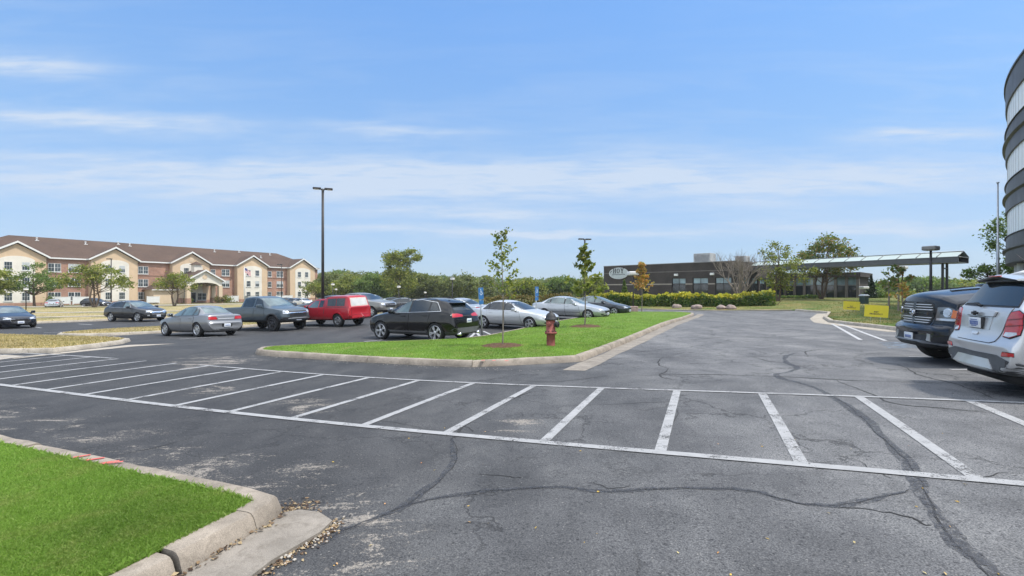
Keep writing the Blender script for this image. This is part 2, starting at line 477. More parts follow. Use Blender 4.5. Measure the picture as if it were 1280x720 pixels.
def asphalt():
    m, nt, b, out = new_mat('asphalt'); p = pos(nt)
    sp = N(nt, 'ShaderNodeSeparateXYZ'); L(nt, p, sp.inputs[0])
    big = noise(nt, p, .22, 4, .6, .4); med = noise(nt, p, 1.4, 5, .6, .5)
    # fresher, darker seal coat on the left part of the lot, older grey asphalt on the right
    side = math_(nt, 'MULTIPLY_ADD', sp.outputs[0], .10, math_(nt, 'MULTIPLY_ADD', sp.outputs[1], -.012, .52))
    side = math_(nt, 'ADD', side, math_(nt, 'MULTIPLY_ADD', big, 1.0, -.5))
    c = ramp(nt, side, [(.20, (.036, .036, .0375)), (.48, (.058, .0585, .061)), (.80, (.103, .1035, .107))]).outputs[0]
    c = mix(nt, 1.0, c, ramp(nt, med, [(.28, (.66, .66, .66)), (.5, (1, 1, 1)), (.72, (1.32, 1.32, 1.30))]).outputs[0], 'MULTIPLY')
    # aggregate: pale and dark stones
    ag = noise(nt, p, 95, 2, .75)
    vo = N(nt, 'ShaderNodeTexVoronoi', Scale=62); L(nt, p, vo.inputs['Vector'])
    ag2 = noise(nt, p, 33, 3, .7)
    c = mix(nt, 1.0, c, ramp(nt, ag, [(.30, (.35, .35, .37)), (.48, (1, 1, 1)), (.70, (2.0, 1.97, 1.9))]).outputs[0], 'MULTIPLY')
    c = mix(nt, 1.0, c, ramp(nt, ag2, [(.32, (.30, .30, .32)), (.41, (1, 1, 1)), (.62, (1, 1, 1)), (.76, (1.5, 1.46, 1.36))]).outputs[0], 'MULTIPLY')
    lane = noise(nt, mapping(nt, p, (.9, .16, 1), (0, 0, R(26))), 1.0, 5, .6, .3)
    c = mix(nt, 1.0, c, ramp(nt, lane, [(.30, (.74, .74, .75)), (.5, (1, 1, 1)), (.70, (1.30, 1.29, 1.26))]).outputs[0], 'MULTIPLY')
    pit = N(nt, 'ShaderNodeTexVoronoi', Scale=27); L(nt, p, pit.inputs['Vector'])
    pr = N(nt, 'ShaderNodeSeparateXYZ'); L(nt, pit.outputs['Color'], pr.inputs[0])
    pd = math_(nt, 'MULTIPLY', ramp(nt, pit.outputs['Distance'], [(.10, (1, 1, 1)), (.30, (0, 0, 0))]).outputs[0], ramp(nt, pr.outputs[0], [(.52, (0, 0, 0)), (.58, (1, 1, 1))]).outputs[0])
    c = mix(nt, math_(nt, 'MULTIPLY', pd, .8), c, (.026, .026, .028))
    ps = math_(nt, 'MULTIPLY', ramp(nt, pit.outputs['Distance'], [(.08, (1, 1, 1)), (.22, (0, 0, 0))]).outputs[0], ramp(nt, pr.outputs[1], [(.80, (0, 0, 0)), (.84, (1, 1, 1))]).outputs[0])
    c = mix(nt, math_(nt, 'MULTIPLY', ps, .6), c, (.26, .25, .235))
    # raveled patches where the seal coat has worn off down to tan stones
    wz = mapping(nt, p, (.55, 1.5, 1), (0, 0, R(22)))
    wn = noise(nt, wz, 1.9, 9, .74, .7)
    def near(x, y, r):
        d = N(nt, 'ShaderNodeVectorMath', _operation='DISTANCE'); L(nt, p, d.inputs[0]); d.inputs[1].default_value = (x, y, 0)
        return math_(nt, 'MULTIPLY_ADD', d.outputs['Value'], -1.0 / r, 1.0, True)
    zone = None
    for x, y, r in ((-7.6, 6.75, 1.1), (-6.3, 6.15, 1.1), (-5.0, 5.55, 1.15), (-3.9, 5.05, 1.1), (-2.9, 4.6, 1.0), (-2.1, 4.2, .8), (-1.25, 3.55, .7), (-.85, 2.9, .75), (-.45, 2.5, .6), (-8.0, 12.3, 2.6), (-5.6, 8.6, 1.2), (-3.2, 7.2, 1.0), (.2, 5.9, .7), (-2.4, 12.6, 1.5)):
        q = near(x, y, r); zone = q if zone is None else math_(nt, 'MAXIMUM', zone, q)
    zone = math_(nt, 'POWER', zone, .55)
    fine = noise(nt, p, 34, 5, .85)
    wv = math_(nt, 'ADD', math_(nt, 'ADD', wn, math_(nt, 'MULTIPLY_ADD', fine, .70, -.35)), math_(nt, 'MULTIPLY_ADD', zone, .30, -.235))
    wear = ramp(nt, wv, [(.55, (0, 0, 0)), (.60, (1, 1, 1))]).outputs[0]
    wear = math_(nt, 'MULTIPLY', wear, math_(nt, 'MULTIPLY', zone, 2.5, None, True))
    tan = ramp(nt, noise(nt, p, 120, 2, .7), [(.3, (.10, .088, .075)), (.55, (.27, .24, .205)), (.75, (.46, .42, .37))]).outputs[0]
    c = mix(nt, math_(nt, 'MULTIPLY', wear, .85), c, tan)
    # hairline cracks
    vc = N(nt, 'ShaderNodeTexVoronoi', _feature='DISTANCE_TO_EDGE', Scale=.62)
    wp = N(nt, 'ShaderNodeVectorMath', _operation='ADD'); L(nt, p, wp.inputs[0])
    nv = N(nt, 'ShaderNodeTexNoise', Scale=2.6, Detail=5, Roughness=.65); L(nt, p, nv.inputs['Vector'])
    sc_ = N(nt, 'ShaderNodeVectorMath', _operation='SCALE'); L(nt, nv.outputs['Color'], sc_.inputs[0]); sc_.inputs['Scale'].default_value = .9
    L(nt, sc_.outputs[0], wp.inputs[1]); L(nt, wp.outputs[0], vc.inputs['Vector'])
    cr = ramp(nt, vc.outputs['Distance'], [(.0, (1, 1, 1)), (.015, (0, 0, 0))]).outputs[0]
    cr = math_(nt, 'MULTIPLY', cr, ramp(nt, noise(nt, p, .5, 3), [(.42, (0, 0, 0)), (.54, (1, 1, 1))]).outputs[0])
    c = mix(nt, math_(nt, 'MULTIPLY', cr, .85), c, (.022, .022, .023))
    # oil drips
    ol = ramp(nt, noise(nt, p, 2.8, 3, .5), [(.70, (0, 0, 0)), (.76, (1, 1, 1))]).outputs[0]
    c = mix(nt, math_(nt, 'MULTIPLY', ol, .4), c, (.03, .03, .03))
    L(nt, c, b.inputs['Base Color'])
    L(nt, math_(nt, 'MULTIPLY_ADD', med, .25, .66), b.inputs['Roughness'])
    _sock(b, 'Specular IOR Level').default_value = .35
    h = math_(nt, 'ADD', math_(nt, 'MULTIPLY', ag, .5), math_(nt, 'ADD', math_(nt, 'MULTIPLY', ag2, .6), math_(nt, 'MULTIPLY', cr, -1.2)))
    bump(nt, b, h, .55, .008)
    return m
ASPH = asphalt()
def tar_mat():
    m, nt, b, out = new_mat('crack_sealant'); p = pos(nt)
    c = ramp(nt, noise(nt, p, 30, 5, .7), [(.35, (.026, .026, .028)), (.55, (.050, .050, .054)), (.70, (.10, .10, .106))]).outputs[0]
    L(nt, c, b.inputs['Base Color']); b.inputs['Roughness'].default_value = .55
    tr = nt.nodes.new('ShaderNodeBsdfTransparent'); ms = nt.nodes.new('ShaderNodeMixShader')
    f = ramp(nt, noise(nt, p, 21, 5, .8), [(.40, (0, 0, 0)), (.60, (.86, .86, .86))]).outputs[0]
    L(nt, f, ms.inputs[0]); L(nt, tr.outputs[0], ms.inputs[1]); L(nt, b.outputs[0], ms.inputs[2]); L(nt, ms.outputs[0], out.inputs[0])
    return m
TAR = tar_mat()
def line_mat(name, col, wear=.36):
    """worn road paint: bare asphalt shows through where it has flaked"""
    m, nt, b, out = new_mat(name); p = pos(nt)
    c = ramp(nt, noise(nt, p, 9, 5, .6), [(.3, [q * .78 for q in col]), (.65, col)]).outputs[0]
    c = mix(nt, math_(nt, 'MULTIPLY', noise(nt, p, 1.1, 4), .35), c, [q * .62 for q in col])
    L(nt, c, b.inputs['Base Color']); b.inputs['Roughness'].default_value = .75
    tr = nt.nodes.new('ShaderNodeBsdfTransparent'); ms = nt.nodes.new('ShaderNodeMixShader')
    v = math_(nt, 'ADD', math_(nt, 'MULTIPLY', noise(nt, p, 60, 3, .8), .5), math_(nt, 'MULTIPLY', noise(nt, p, 3.2, 6, .7), .6))
    f = ramp(nt, v, [(wear, (0, 0, 0)), (wear + .06, (1, 1, 1))]).outputs[0]
    L(nt, f, ms.inputs[0]); L(nt, tr.outputs[0], ms.inputs[1]); L(nt, b.outputs[0], ms.inputs[2]); L(nt, ms.outputs[0], out.inputs[0])
    return m
WHITE = line_mat('white_road_paint', (.325, .325, .327), .45)
WHITE_NEW = line_mat('fresh_white_road_paint', (.42, .42, .425), .40)
WHITE_WORN = line_mat('worn_white_road_paint', (.26, .26, .26), .54)
BLUEP = line_mat('blue_road_paint', (.17, .215, .27), .545)
REDP = line_mat('red_marking_paint', (.62, .10, .08), .45)

# ------------------------------------------------------------------ terrain meshes
def grid_mesh(name, xs, ys, off, m):
    gx, gy = np.meshgrid(xs, ys)
    z = gzn(gx, gy) + off
    v = np.stack([gx, gy, z], -1).reshape(-1, 3)
    a, b = len(xs), len(ys)
    i = (np.arange(b - 1)[:, None] * a + np.arange(a - 1)[None, :]).ravel()
    f = np.stack([i, i + 1, i + 1 + a, i + a], -1).ravel()
    o = np_mesh(name, v, f, 4, m, smooth=True); o['kind'] = 'structure'
    return o
def axis(lo, hi, step, far):
    a = list(np.arange(lo, hi + .01, step)); s = step; q = a[-1]
    while q < far: s *= 1.35; q += s; a.append(q)
    s = step; q = a[0]
    while q > -far: s *= 1.35; q -= s; a.insert(0, q)
    return np.array(a)
grid_mesh('ground', axis(-120, 110, 4, 4500), axis(-30, 200, 4, 4500), -.12, G_BASE)
grid_mesh('parking_lot', np.arange(-50, 62.1, 1.0), np.arange(-16, 76.1, 1.0), 0, ASPH)

# crosswalk hatching: two long lines and the bars between them
ST_W = 1.2
P0 = Vector((1.204 * ST_W, 3.84 * ST_W)); LAT = Vector((-.928, .373)); DEP = Vector((.377, .926))
def lat(k): return P0 + LAT * (ST_W * k)
DW = 2.6 * ST_W
bars = []
for k in range(-4, 21):
    a = lat(k); b = a + DEP * DW
    w = .112
    bars.append(strip_poly(a, b, w))
sheet('crosswalk_hatching', bars, .006, WHITE, 1.0)
rails = []
def long_rail(d, k0, k1, w):
    pts = [tuple(lat(k0 + (k1 - k0) * i / 40) + DEP * d) for i in range(41)]
    return ribbon(pts, w)
sheet('crosswalk_border_line', long_rail(0, -4.6, 20.6, .112) + long_rail(DW, -4.6, 9.3, .085) + long_rail(DW, 12.2, 20.6, .10), .009, WHITE, 1.0)

# stall lines, aisle hatching and faded stencils
def px_path(pts): return [gp(*p) for p in pts]
def stall(a, b, w=.11): return strip_poly(gp(*a), gp(*b), w)
sheet('stall_line', [stall((1040, 405), (1076, 425)), stall((1047, 404), (1107, 426)), stall((1188, 462), (1262, 462), .09), stall((1136, 446), (1178, 447), .08),
                     stall((225, 424), (272, 421)), stall((322, 412), (350, 413)), stall((372, 409), (398, 409)),
                     stall((455, 427), (478, 425), .1), stall((592, 410), (600, 421), .12), stall((584, 425), (596, 414), .12), stall((604, 414), (620, 421), .1), stall((500, 424), (528, 424), .1),
                     stall((44, 409), (52, 410), .12), stall((55, 416), (82, 415), .12), stall((98, 405), (115, 406), .12)], .006, WHITE_NEW, 1.0)
st = []
for (x0, y0, x1, y1) in ((1128, 437, 1192, 446), (1212, 474, 1290, 497)):
    for i in range(9):
        t = i / 8
        a = (x0 + (x1 - x0) * t, y0 + (y1 - y0) * t)
        st.append(strip_poly(gp(a[0], a[1]), gp(a[0] + 26, a[1] + 1.2), .11 if x0 < 1200 else .13))
sheet('faded_stencil', st, .006, WHITE_WORN, 1.0)
sheet('accessible_bay_patch', [px_path([(1098, 428), (1150, 427), (1165, 434), (1112, 436)])], .006, BLUEP, 1.0)

# sealed cracks
def jit(path, amp, step=.12):
    p = resample(path, step); out = []
    ph = [random.uniform(0, 6) for _ in range(4)]
    s = 0
    for i, q in enumerate(p):
        s += step
        d = sum(math.sin(s * f_ + ph[j]) / (j + 1) for j, f_ in enumerate((2.1, 5.3, 11.7, 23.0))) * amp
        e = sum(math.cos(s * f_ + ph[j]) / (j + 1) for j, f_ in enumerate((1.7, 4.9, 12.7, 21.0))) * amp
        out.append((q[0] + d, q[1] + e))
    return out
def crack(pts, w, amp=.02):
    p = jit(chaikin(px_path(pts), 2, False), amp)
    ws = [w * (.55 + .6 * abs(math.sin(i * .23 + w * 90)) + random.uniform(-.12, .12)) * min(1, .25 + i / 8, .25 + (len(p) - 1 - i) / 8) for i in range(len(p))]
    return ribbon(p, ws)
thick = crack([(562, 548), (573, 572), (556, 595), (530, 615), (510, 632), (470, 648), (430, 662), (405, 680)], .080) \
    + crack([(500, 634), (545, 625), (600, 615), (650, 612), (700, 609), (750, 613), (800, 612), (850, 609), (900, 610), (940, 616), (975, 625), (1010, 632), (1050, 634), (1090, 622), (1135, 612)], .062) \
    + crack([(995, 441), (978, 446), (986, 455), (1000, 460), (985, 466), (966, 468), (978, 474), (1005, 479), (1032, 490), (1060, 508), (1085, 528), (1105, 548), (1130, 572), (1150, 598), (1158, 622), (1172, 650), (1195, 680), (1225, 706), (1260, 740)], .11)
sheet('crack_sealant', [q for q in thick], .0045, TAR, 5.0)
CRK = mat('open_crack', (.020, .020, .020), .9)
thin = crack([(562, 548), (573, 572), (556, 595), (530, 615), (510, 632), (470, 648), (430, 662), (405, 680)], .011) + crack([(500, 634), (545, 625), (600, 615), (650, 612), (700, 609), (750, 613), (800, 612), (850, 609), (900, 610), (940, 616), (975, 625), (1010, 632), (1050, 634), (1090, 622), (1135, 612)], .012) + crack([(1032, 490), (1060, 508), (1085, 528), (1105, 548), (1130, 572), (1150, 598), (1158, 622), (1172, 650), (1195, 680), (1225, 706), (1260, 740)], .012)
for pts, w in (([(1040, 634), (1090, 638), (1140, 645), (1165, 655)], .02), ([(1120, 598), (1090, 590), (1060, 572)], .015), ([(880, 500), (760, 505), (690, 508)], .012),
               ([(700, 455), (770, 448), (850, 446), (930, 447), (1000, 444), (1080, 445)], .03), ([(780, 470), (860, 468), (950, 470), (1040, 474), (1140, 478)], .03),
               ([(828, 446), (818, 455), (842, 461), (820, 470), (845, 476)], .03), ([(940, 446), (958, 452), (985, 454)], .03), ([(1010, 446), (1006, 438), (1060, 436)], .03),
               ([(1040, 474), (1090, 492), (1120, 506), (1190, 512), (1260, 520)], .02), ([(830, 540), (850, 520), (845, 500)], .01), ([(1190, 600), (1250, 590), (1280, 592)], .012),
               ([(596, 592), (640, 596), (668, 594)], .012), ([(735, 602), (770, 612), (790, 604)], .012), ([(240, 548), (190, 560), (120, 575)], .012), ([(700, 420), (730, 432), (780, 424)], .04),
               ([(860, 425), (930, 420), (1000, 424)], .04), ([(880, 410), (930, 406), (1000, 408)], .05), ([(640, 475), (700, 478), (760, 470)], .02), ([(1120, 455), (1150, 470), (1200, 480), (1245, 500)], .025),
               ([(660, 490), (610, 510), (575, 540), (560, 552)], .045), ([(590, 522), (575, 534), (590, 540)], .02), ([(545, 540), (500, 530), (430, 520)], .008)):
    thin += crack(pts, w, .03)
sheet('asphalt_crack', thin, .0035, CRK, 5.0)

# ------------------------------------------------------------------ kerbs and lawns
def kerb(name, path, m=None, w=.17, h=.15, closed=False, side=1, hs=None, label=None):
    """swept kerb; the lawn lies on the left of the path when side = 1"""
    path = resample(path, .25, closed)
    if closed: path = path + [path[0]]
    prof = [(-.035, -.06), (-.018, h * .25), (.012, h * .80), (.034, h * .95), (.065, h), (w, h), (w, -.02)]
    bm = BM(); k = len(path); per = 12
    for st_ in range(0, k - 1, per):
        en = min(k - 1, st_ + per)
        if k - 1 - en < 4: en = k - 1
        rings = []; tilt = random.uniform(-.006, .006); push = random.uniform(-.006, .006)
        for i in range(st_, en + 1):
            p = Vector(path[i])
            a = Vector(path[i - 1] if i > 0 else (path[-2] if closed else path[0])); b = Vector(path[i + 1] if i < k - 1 else (path[1] if closed else path[-1]))
            d = (b - a).normalized(); n = Vector((-d.y, d.x)) * side
            if i == st_ and st_ > 0: p = p + d * .007
            if i == en and en < k - 1: p = p - d * .007
            z = gz(*p); jx = random.uniform(-.006, .006) + push; jz = random.uniform(-.006, .005) + tilt
            rings.append([bm.verts.new((p[0] + n.x * (u + jx), p[1] + n.y * (u + jx), z + v + (jz if v > 0 else 0))) for u, v in prof])
        for r0, r1 in zip(rings[:-1], rings[1:]):
            for j in range(len(prof) - 1): bm.faces.new((r0[j], r1[j], r1[j + 1], r0[j + 1]))
        bm.faces.new(rings[0][::-1]); bm.faces.new(rings[-1])
        if en == k - 1: break
    bmesh.ops.recalc_face_normals(bm, faces=bm.faces[:])
    o = obj(name, bm, m or CONC, None, True, 30); o['kind'] = 'structure'
    return o
def mound(poly, h, r):
    def zf(x, y):
        d = edge_dist(x, y, poly)
        return gzn(x, y) + h * (1 - np.exp(-d / r))
    return zf

# middle island with the hydrant
ISL = ccw([(1.05, 10.3), (3.55, 15.6), (7.5, 23.4), (11.2, 30.6), (13.6, 35.3), (14.1, 36.7), (13.5, 37.7), (11.5, 38.0), (8.6, 37.6), (7.6, 36.6), (4.4, 30.2), (1.8, 25.4), (-.4, 20.9), (-1.5, 18.9), (-2.3, 18.2), (-4.5, 17.3), (-7.3, 15.6), (-7.9, 14.9), (-7.6, 13.9), (-6.9, 13.5)])
ISLk = chaikin(ISL, 1); ISLk = [p for p in ISLk]
kerb('kerb', ISLk, CONC, .17, .15, True, 1)
ISLg = inset(ISLk, .15); ISLz = mound(ISLg, .16, 1.5)
sheet('lawn', ISLg, .125, G_LAWN, .6, ISLz)
# concrete gutter beside its right kerb and at its left tip
rp = [(1.12, 10.2), (3.62, 15.55), (7.55, 23.3), (11.25, 30.5), (13.7, 35.1), (14.4, 36.6)]
def offp(path, d):
    out = []
    for i, p in enumerate(path):
        a = Vector(path[max(0, i - 1)]); b = Vector(path[min(len(path) - 1, i + 1)]); t = (b - a).normalized()
        out.append((p[0] + t.y * d, p[1] - t.x * d))
    return out
rq = resample(rp, 1.0)
sheet('concrete_gutter', [q for q in ribbon(offp(rq, .22), [.5 + .10 * math.sin(i * 1.7) * math.sin(i * .6) for i in range(len(rq))])], .005, CONC_GREY, 2.0)
# near lawn at the lower left
NK = [(-30, 15.2), (-14, 8.75), (-5.9, 5.42), (-2.9, 4.12), (-2.05, 3.74), (-1.76, 3.56), (-1.72, 3.42), (-1.77, 3.25), (-1.93, 2.80), (-2.38, 1.55), (-3.0, 0.0), (-4.8, -4)]
NL = ccw(NK + [(-30, -4)])
kerb('kerb', NK[:8], CONC, .17, .15, False, -1)
kerb('kerb', NK[7:9] + [(-1.943, 2.765)], CONC, .165, .148, False, -1)
kerb('kerb', [(-1.962, 2.742), (-2.36, 1.55), (-3.0, 0), (-4.8, -4)], CONC, .165, .135, False, -1)
NLg = [(x, y) for x, y in NL]
NLg = inset(ccw(NL), .155)
NLz = mound(NLg, .05, .8)
sheet('lawn', NLg, .138, G_LAWN, .5, NLz)
gut = [(-1.47, 3.50), (-1.56, 3.25), (-1.80, 2.72), (-2.38, 1.5), (-3.2, -.1)]
GUT = [(-1.72, 3.50), (-1.60, 3.55), (-1.43, 3.50), (-1.28, 3.36), (-1.30, 3.2), (-1.46, 2.86), (-1.50, 2.68), (-1.95, 1.55), (-2.6, 0), (-3.1, 0), (-2.39, 1.55), (-1.95, 2.66), (-1.78, 3.1)]
bm = BM(); f = bm.faces.new([bm.verts.new((x, y, 0)) for x, y in ccw(GUT)]); f.normal_update(); bmesh.ops.triangulate(bm, faces=[f]); grid_cut(bm, .15)
for v in bm.verts: v.co.z = gz(v.co.x, v.co.y) + .028
r_ = bmesh.ops.extrude_edge_only(bm, edges=[e for e in bm.edges if e.is_boundary])
for v in r_['geom']:
    if isinstance(v, bmesh.types.BMVert): v.co.z -= .08
bmesh.ops.recalc_face_normals(bm, faces=bm.faces[:])
o = obj('concrete_gutter', bm, CONC_GREY, None, True, 30); o['kind'] = 'structure'

# left islands, dry lawns, right lawn
LA = ccw([(-14.2, 13.8), (-14.35, 17.2), (-16.2, 20.2), (-21, 22.4), (-27, 24.2), (-45, 28), (-42, 22), (-24, 17.7)])
LAk = chaikin(LA, 1); kerb('kerb', LAk, CONC_PALE, .17, .14, True, 1)
LAg = inset(LAk, .15); sheet('dry_island_lawn', LAg, .12, G_DRY, .8, mound(LAg, .06, 1.5))
sheet('concrete_apron', [[(-14.1, 13.3), (-14.0, 17.3), (-12.6, 17.7), (-13.2, 16.6), (-13.9, 13.2)], [(-17, 13.9), (-14.1, 12.9), (-14.2, 13.8), (-17, 14.9)]], .005, CONC_PALE, 2)
LB = ccw([(-23.6, 23.9), (-20.7, 23.2), (-19.0, 25.4), (-15.9, 29.6), (-12.2, 36), (-7, 45.5), (-8.8, 47), (-15.4, 37.4), (-21, 31), (-24.2, 27.5)])
LBk = chaikin(LB, 1); kerb('kerb', LBk, CONC_PALE, .17, .14, True, 1)
LBg = inset(LBk, .15); sheet('dry_island_lawn', LBg, .12, G_DRY, .8, mound(LBg, .05, 1.2))
LW = ccw([(-42, 33), (-36, 35.0), (-30.5, 39.6), (-24, 42.5), (-16, 48), (-8, 56), (-4, 70), (-12, 92), (-38, 128), (-62, 108), (-84, 78), (-130, 58), (-130, 10), (-60, 18)])
LWg = inset(LW, .15); LWz = mound(LWg, .02, 1.5)
sheet('dry_lawn', LWg, .12, G_DRY, 3, LWz, skirt=.4)
kerb('kerb', [(-42, 33), (-36, 35.0), (-30.5, 39.6), (-24, 42.5), (-16, 48), (-8, 56)], CONC_PALE, .17, .14, False, 1)
def LWtop(x, y): return gzn(x, y) + .14
sheet('footpath', [q for q in ribbon(resample([(-90, 40), (-44, 41.6), (-27, 47), (-14, 57)], 3), 2.0)], .03, CONC_PALE, 3, LWtop)
sheet('footpath', [q for q in ribbon(resample([(-100, 50), (-56, 52.5), (-34, 58), (-16, 68)], 3), 2.6)], .03, CONC_PALE, 3, LWtop)
sheet('access_road', [q for q in ribbon(resample([(-140, 63), (-86, 71), (-66, 84), (-50, 106), (-32, 132), (-20, 150)], 4), 8.5)], .045, CONC_PALE, 4, LWtop)

RL = ccw([(26, 13.6), (14.75, 18.1), (15.4, 21.5), (16.0, 23.8), (18.2, 27.6), (21.4, 32), (21.6, 36), (20.2, 38.3), (17.6, 40.3), (14, 43.2), (8, 47), (0, 52), (-6, 58), (-4, 90), (30, 110), (110, 110), (100, 55), (62, 50), (40, 42), (28, 28)])
RLz = mound(RL, .17, 4)
sheet('mown_lawn', inset(RL, .14), .05, G_MIX, 2, RLz, skirt=.1)
kerb('kerb', [(26, 13.6), (14.75, 18.1), (15.4, 21.5), (16.0, 23.8), (18.2, 27.6), (21.4, 32), (21.6, 36)], CONC_PALE, .18, .14, False, -1)
sheet('concrete_gutter', ribbon(resample([(25.8, 13.35), (14.4, 17.9), (15.1, 21.55), (15.65, 23.9), (17.9, 27.8), (21.1, 32.1)], 1.0), .62), .004, CONC_PALE, 2)
sheet('road_edge_band', ribbon(resample([(21.5, 36.2), (20.0, 38.1), (17.4, 40.1), (13.8, 43), (7.8, 46.8), (-.2, 51.8)], 2.0), .45), .06, CONC_PALE, 3)

# red survey paint across two kerbs
def kerb_mark(px0, py0, px1, py1, w, zoff=.157):
    a = gp(px0, py0 + 9); b = gp(px1, py1 + 9)
    return strip_poly(a, b, w)
ka = Vector((-5.9, 5.42)); kb = Vector((-2.9, 4.12)); kd = (kb - ka).normalized(); kn = Vector((kd.y, -kd.x))
mk = []
for t, sl in ((1.95, .10), (2.17, .12), (2.40, .13), (2.44, .16)):
    q = ka + kd * t
    mk.append(strip_poly(q + kn * .062 + kd * sl * .7, q + kn * .166, .032))
sheet('red_survey_mark', mk, .158, REDP, 1.0)
ka = Vector((1.05, 10.3)); kd = LAT
mk = []
for t in (1.3, 1.62, 1.9):
    q = ka + kd * t + DEP * .03
    mk.append(strip_poly(q + DEP * .05, q + DEP * .13 + kd * .03, .09))
sheet('red_survey_mark', mk, .159, REDP, 1.0)

# ------------------------------------------------------------------ grass blades, litter
def scatter(poly, n, keep=None):
    p = np.array(poly); lo, hi = p.min(0), p.max(0)
    out = np.zeros((0, 2))
    while len(out) < n:
        q = RNG.uniform(lo, hi, (n * 2, 2))
        q = q[in_poly(q[:, 0], q[:, 1], poly)]
        if keep is not None and len(q): q = q[RNG.random(len(q)) < keep(q[:, 0], q[:, 1])]
        out = np.vstack([out, q])
    return out[:n]
def blades(name, pts, z, hgt, wid, m, lean=.5):
    n = len(pts)
    ang = RNG.uniform(0, 2 * np.pi, n); la = RNG.uniform(0, 2 * np.pi, n)
    h = hgt * RNG.uniform(.5, 1.25, n); w = wid * RNG.uniform(.7, 1.3, n)
    ln = RNG.uniform(.1, 1, n) * lean * h
    dx, dy = np.cos(ang) * w / 2, np.sin(ang) * w / 2
    b = np.column_stack([pts, z])
    v = np.zeros((n, 4, 3))
    v[:, 0] = b + np.column_stack([-dx, -dy, np.full(n, -.01)]); v[:, 1] = b + np.column_stack([dx, dy, np.full(n, -.01)])
    mid = b + np.column_stack([np.cos(la) * ln * .35, np.sin(la) * ln * .35, h * .6])
    tip = b + np.column_stack([np.cos(la) * ln, np.sin(la) * ln, h])
    v[:, 2] = tip; v[:, 3] = mid + np.column_stack([-dx * .8, -dy * .8, np.zeros(n)])
    f = np.arange(n * 4)
    r = np.repeat(np.clip(RNG.normal(.5, .2, n), 0, 1), 4)
    o = np_mesh(name, v.reshape(-1, 3), f, 4, m, None, {'rnd': r}); o['kind'] = 'stuff'
    return o
GRASS = foliage('lawn_grass', [(.145, .245, .038), (.19, .32, .055), (.235, .37, .075), (.32, .42, .13)], .35, .55, True)
DRYG = foliage('dry_grass', [(.17, .17, .06), (.34, .27, .13), (.45, .36, .20), (.54, .45, .28)], .3)
MIXG = foliage('mown_grass', [(.06, .115, .022), (.10, .15, .035), (.20, .175, .065), (.29, .23, .11)], .3)
NV = [(-7.2, 5.9), (-1.9, 3.6), (-2.0, 2.8), (-3.3, 1.2), (-6.5, 1.5), (-7.5, 4)]
near = [p for p in NLg if True]
def nkeep(x, y): return (in_poly(x, y, NLg) & (x > -1.25 * y - .4) & (y > 2.2)) * np.clip((3.8 / np.hypot(x, y)) ** 2.0, .06, 1)
def nl_pts(n):
    box = [(-14, 1.8), (-1.6, 1.8), (-1.6, 9), (-14, 9)]
    return scatter(box, n, nkeep)
q = nl_pts(210000); blades('grass', q, NLz(q[:, 0], q[:, 1]) + .134, .020, .0048, GRASS, 1.1)
q = scatter(ISLg, 110000, lambda x, y: np.clip((13 / np.hypot(x, y)) ** 2, .05, 1)); blades('grass', q, ISLz(q[:, 0], q[:, 1]) + .118, .034, .014, GRASS, 1.0)
for pl in (LAg, LBg):
    zf_ = mound(pl, .06, 1.5) if pl is LAg else mound(pl, .05, 1.2)
    q = scatter(pl, 16000, lambda x, y: 1.0 * (x > -1.2 * y)); blades('dry_grass', q, zf_(q[:, 0], q[:, 1]) + .11, .06, .028, DRYG, 1.2)
def rkeep(x, y): return np.clip((22 / np.hypot(x, y)) ** 2, .02, 1) * (x < 1.12 * y) * (x > .2 * y)
q = scatter(RL, 30000, rkeep); blades('mown_grass', q, RLz(q[:, 0], q[:, 1]) + .05, .06, .03, MIXG, .8)
q = scatter(LWg, 16000, lambda x, y: np.clip((40 / np.hypot(x, y)) ** 2, .02, 1) * (x > -1.15 * y)); blades('dry_grass', q, LWz(q[:, 0], q[:, 1]) + .10, .07, .06, DRYG, 1.2)
# ragged grass hanging over the near kerb and weeds in the joint
inn = np.array(inset(ccw(NL), .178))
inn = [tuple(p) for p in inn]
ed = resample(inn, .015, True); ed = np.array([p for p in ed if p[1] > 2.2 and -9 < p[0] < -1.5 and p[1] < 9 and not (p[0] < -8.9)])
ed = ed[(ed[:, 0] > -1.25 * ed[:, 1])]
ed = np.repeat(ed, 3, 0) + RNG.normal(0, .014, (len(ed) * 3, 2))
blades('grass', ed, gzn(ed[:, 0], ed[:, 1]) + .135, .040, .005, GRASS, 1.2)
def litter(name, pts, z, size, m):
    n = len(pts)
    a = RNG.uniform(0, 2 * np.pi, n); s = size * RNG.uniform(.5, 1.4, n)
    ca, sa = np.cos(a) * s, np.sin(a) * s
    c = np.column_stack([pts, z]); v = np.zeros((n, 4, 3))
    tz = RNG.uniform(.1, .6, n) * s
    v[:, 0] = c + np.column_stack([ca, sa, tz * .2]); v[:, 1] = c + np.column_stack([-sa * .45, ca * .45, tz])
    v[:, 2] = c + np.column_stack([-ca, -sa, tz * .3]); v[:, 3] = c + np.column_stack([sa * .45, -ca * .45, tz * .1])
    o = np_mesh(name, v.reshape(-1, 3), np.arange(n * 4), 4, m, None, {'rnd': np.repeat(RNG.random(n), 4)}); o['kind'] = 'stuff'
    return o
LITTER = foliage('fallen_leaves', [(.05, .03, .02), (.13, .08, .045), (.24, .16, .09), (.38, .29, .17)], .1)
YLEAF = foliage('yellow_fallen_leaves', [(.35, .22, .03), (.5, .36, .06), (.45, .16, .08), (.55, .45, .2)], .1)
gx = np.array(resample([(-1.25, 3.38), (-1.28, 3.18), (-1.45, 2.84), (-1.9, 1.6)], .01)); gx = np.repeat(gx, 4, 0) + RNG.normal(0, .045, (len(gx) * 4, 2))
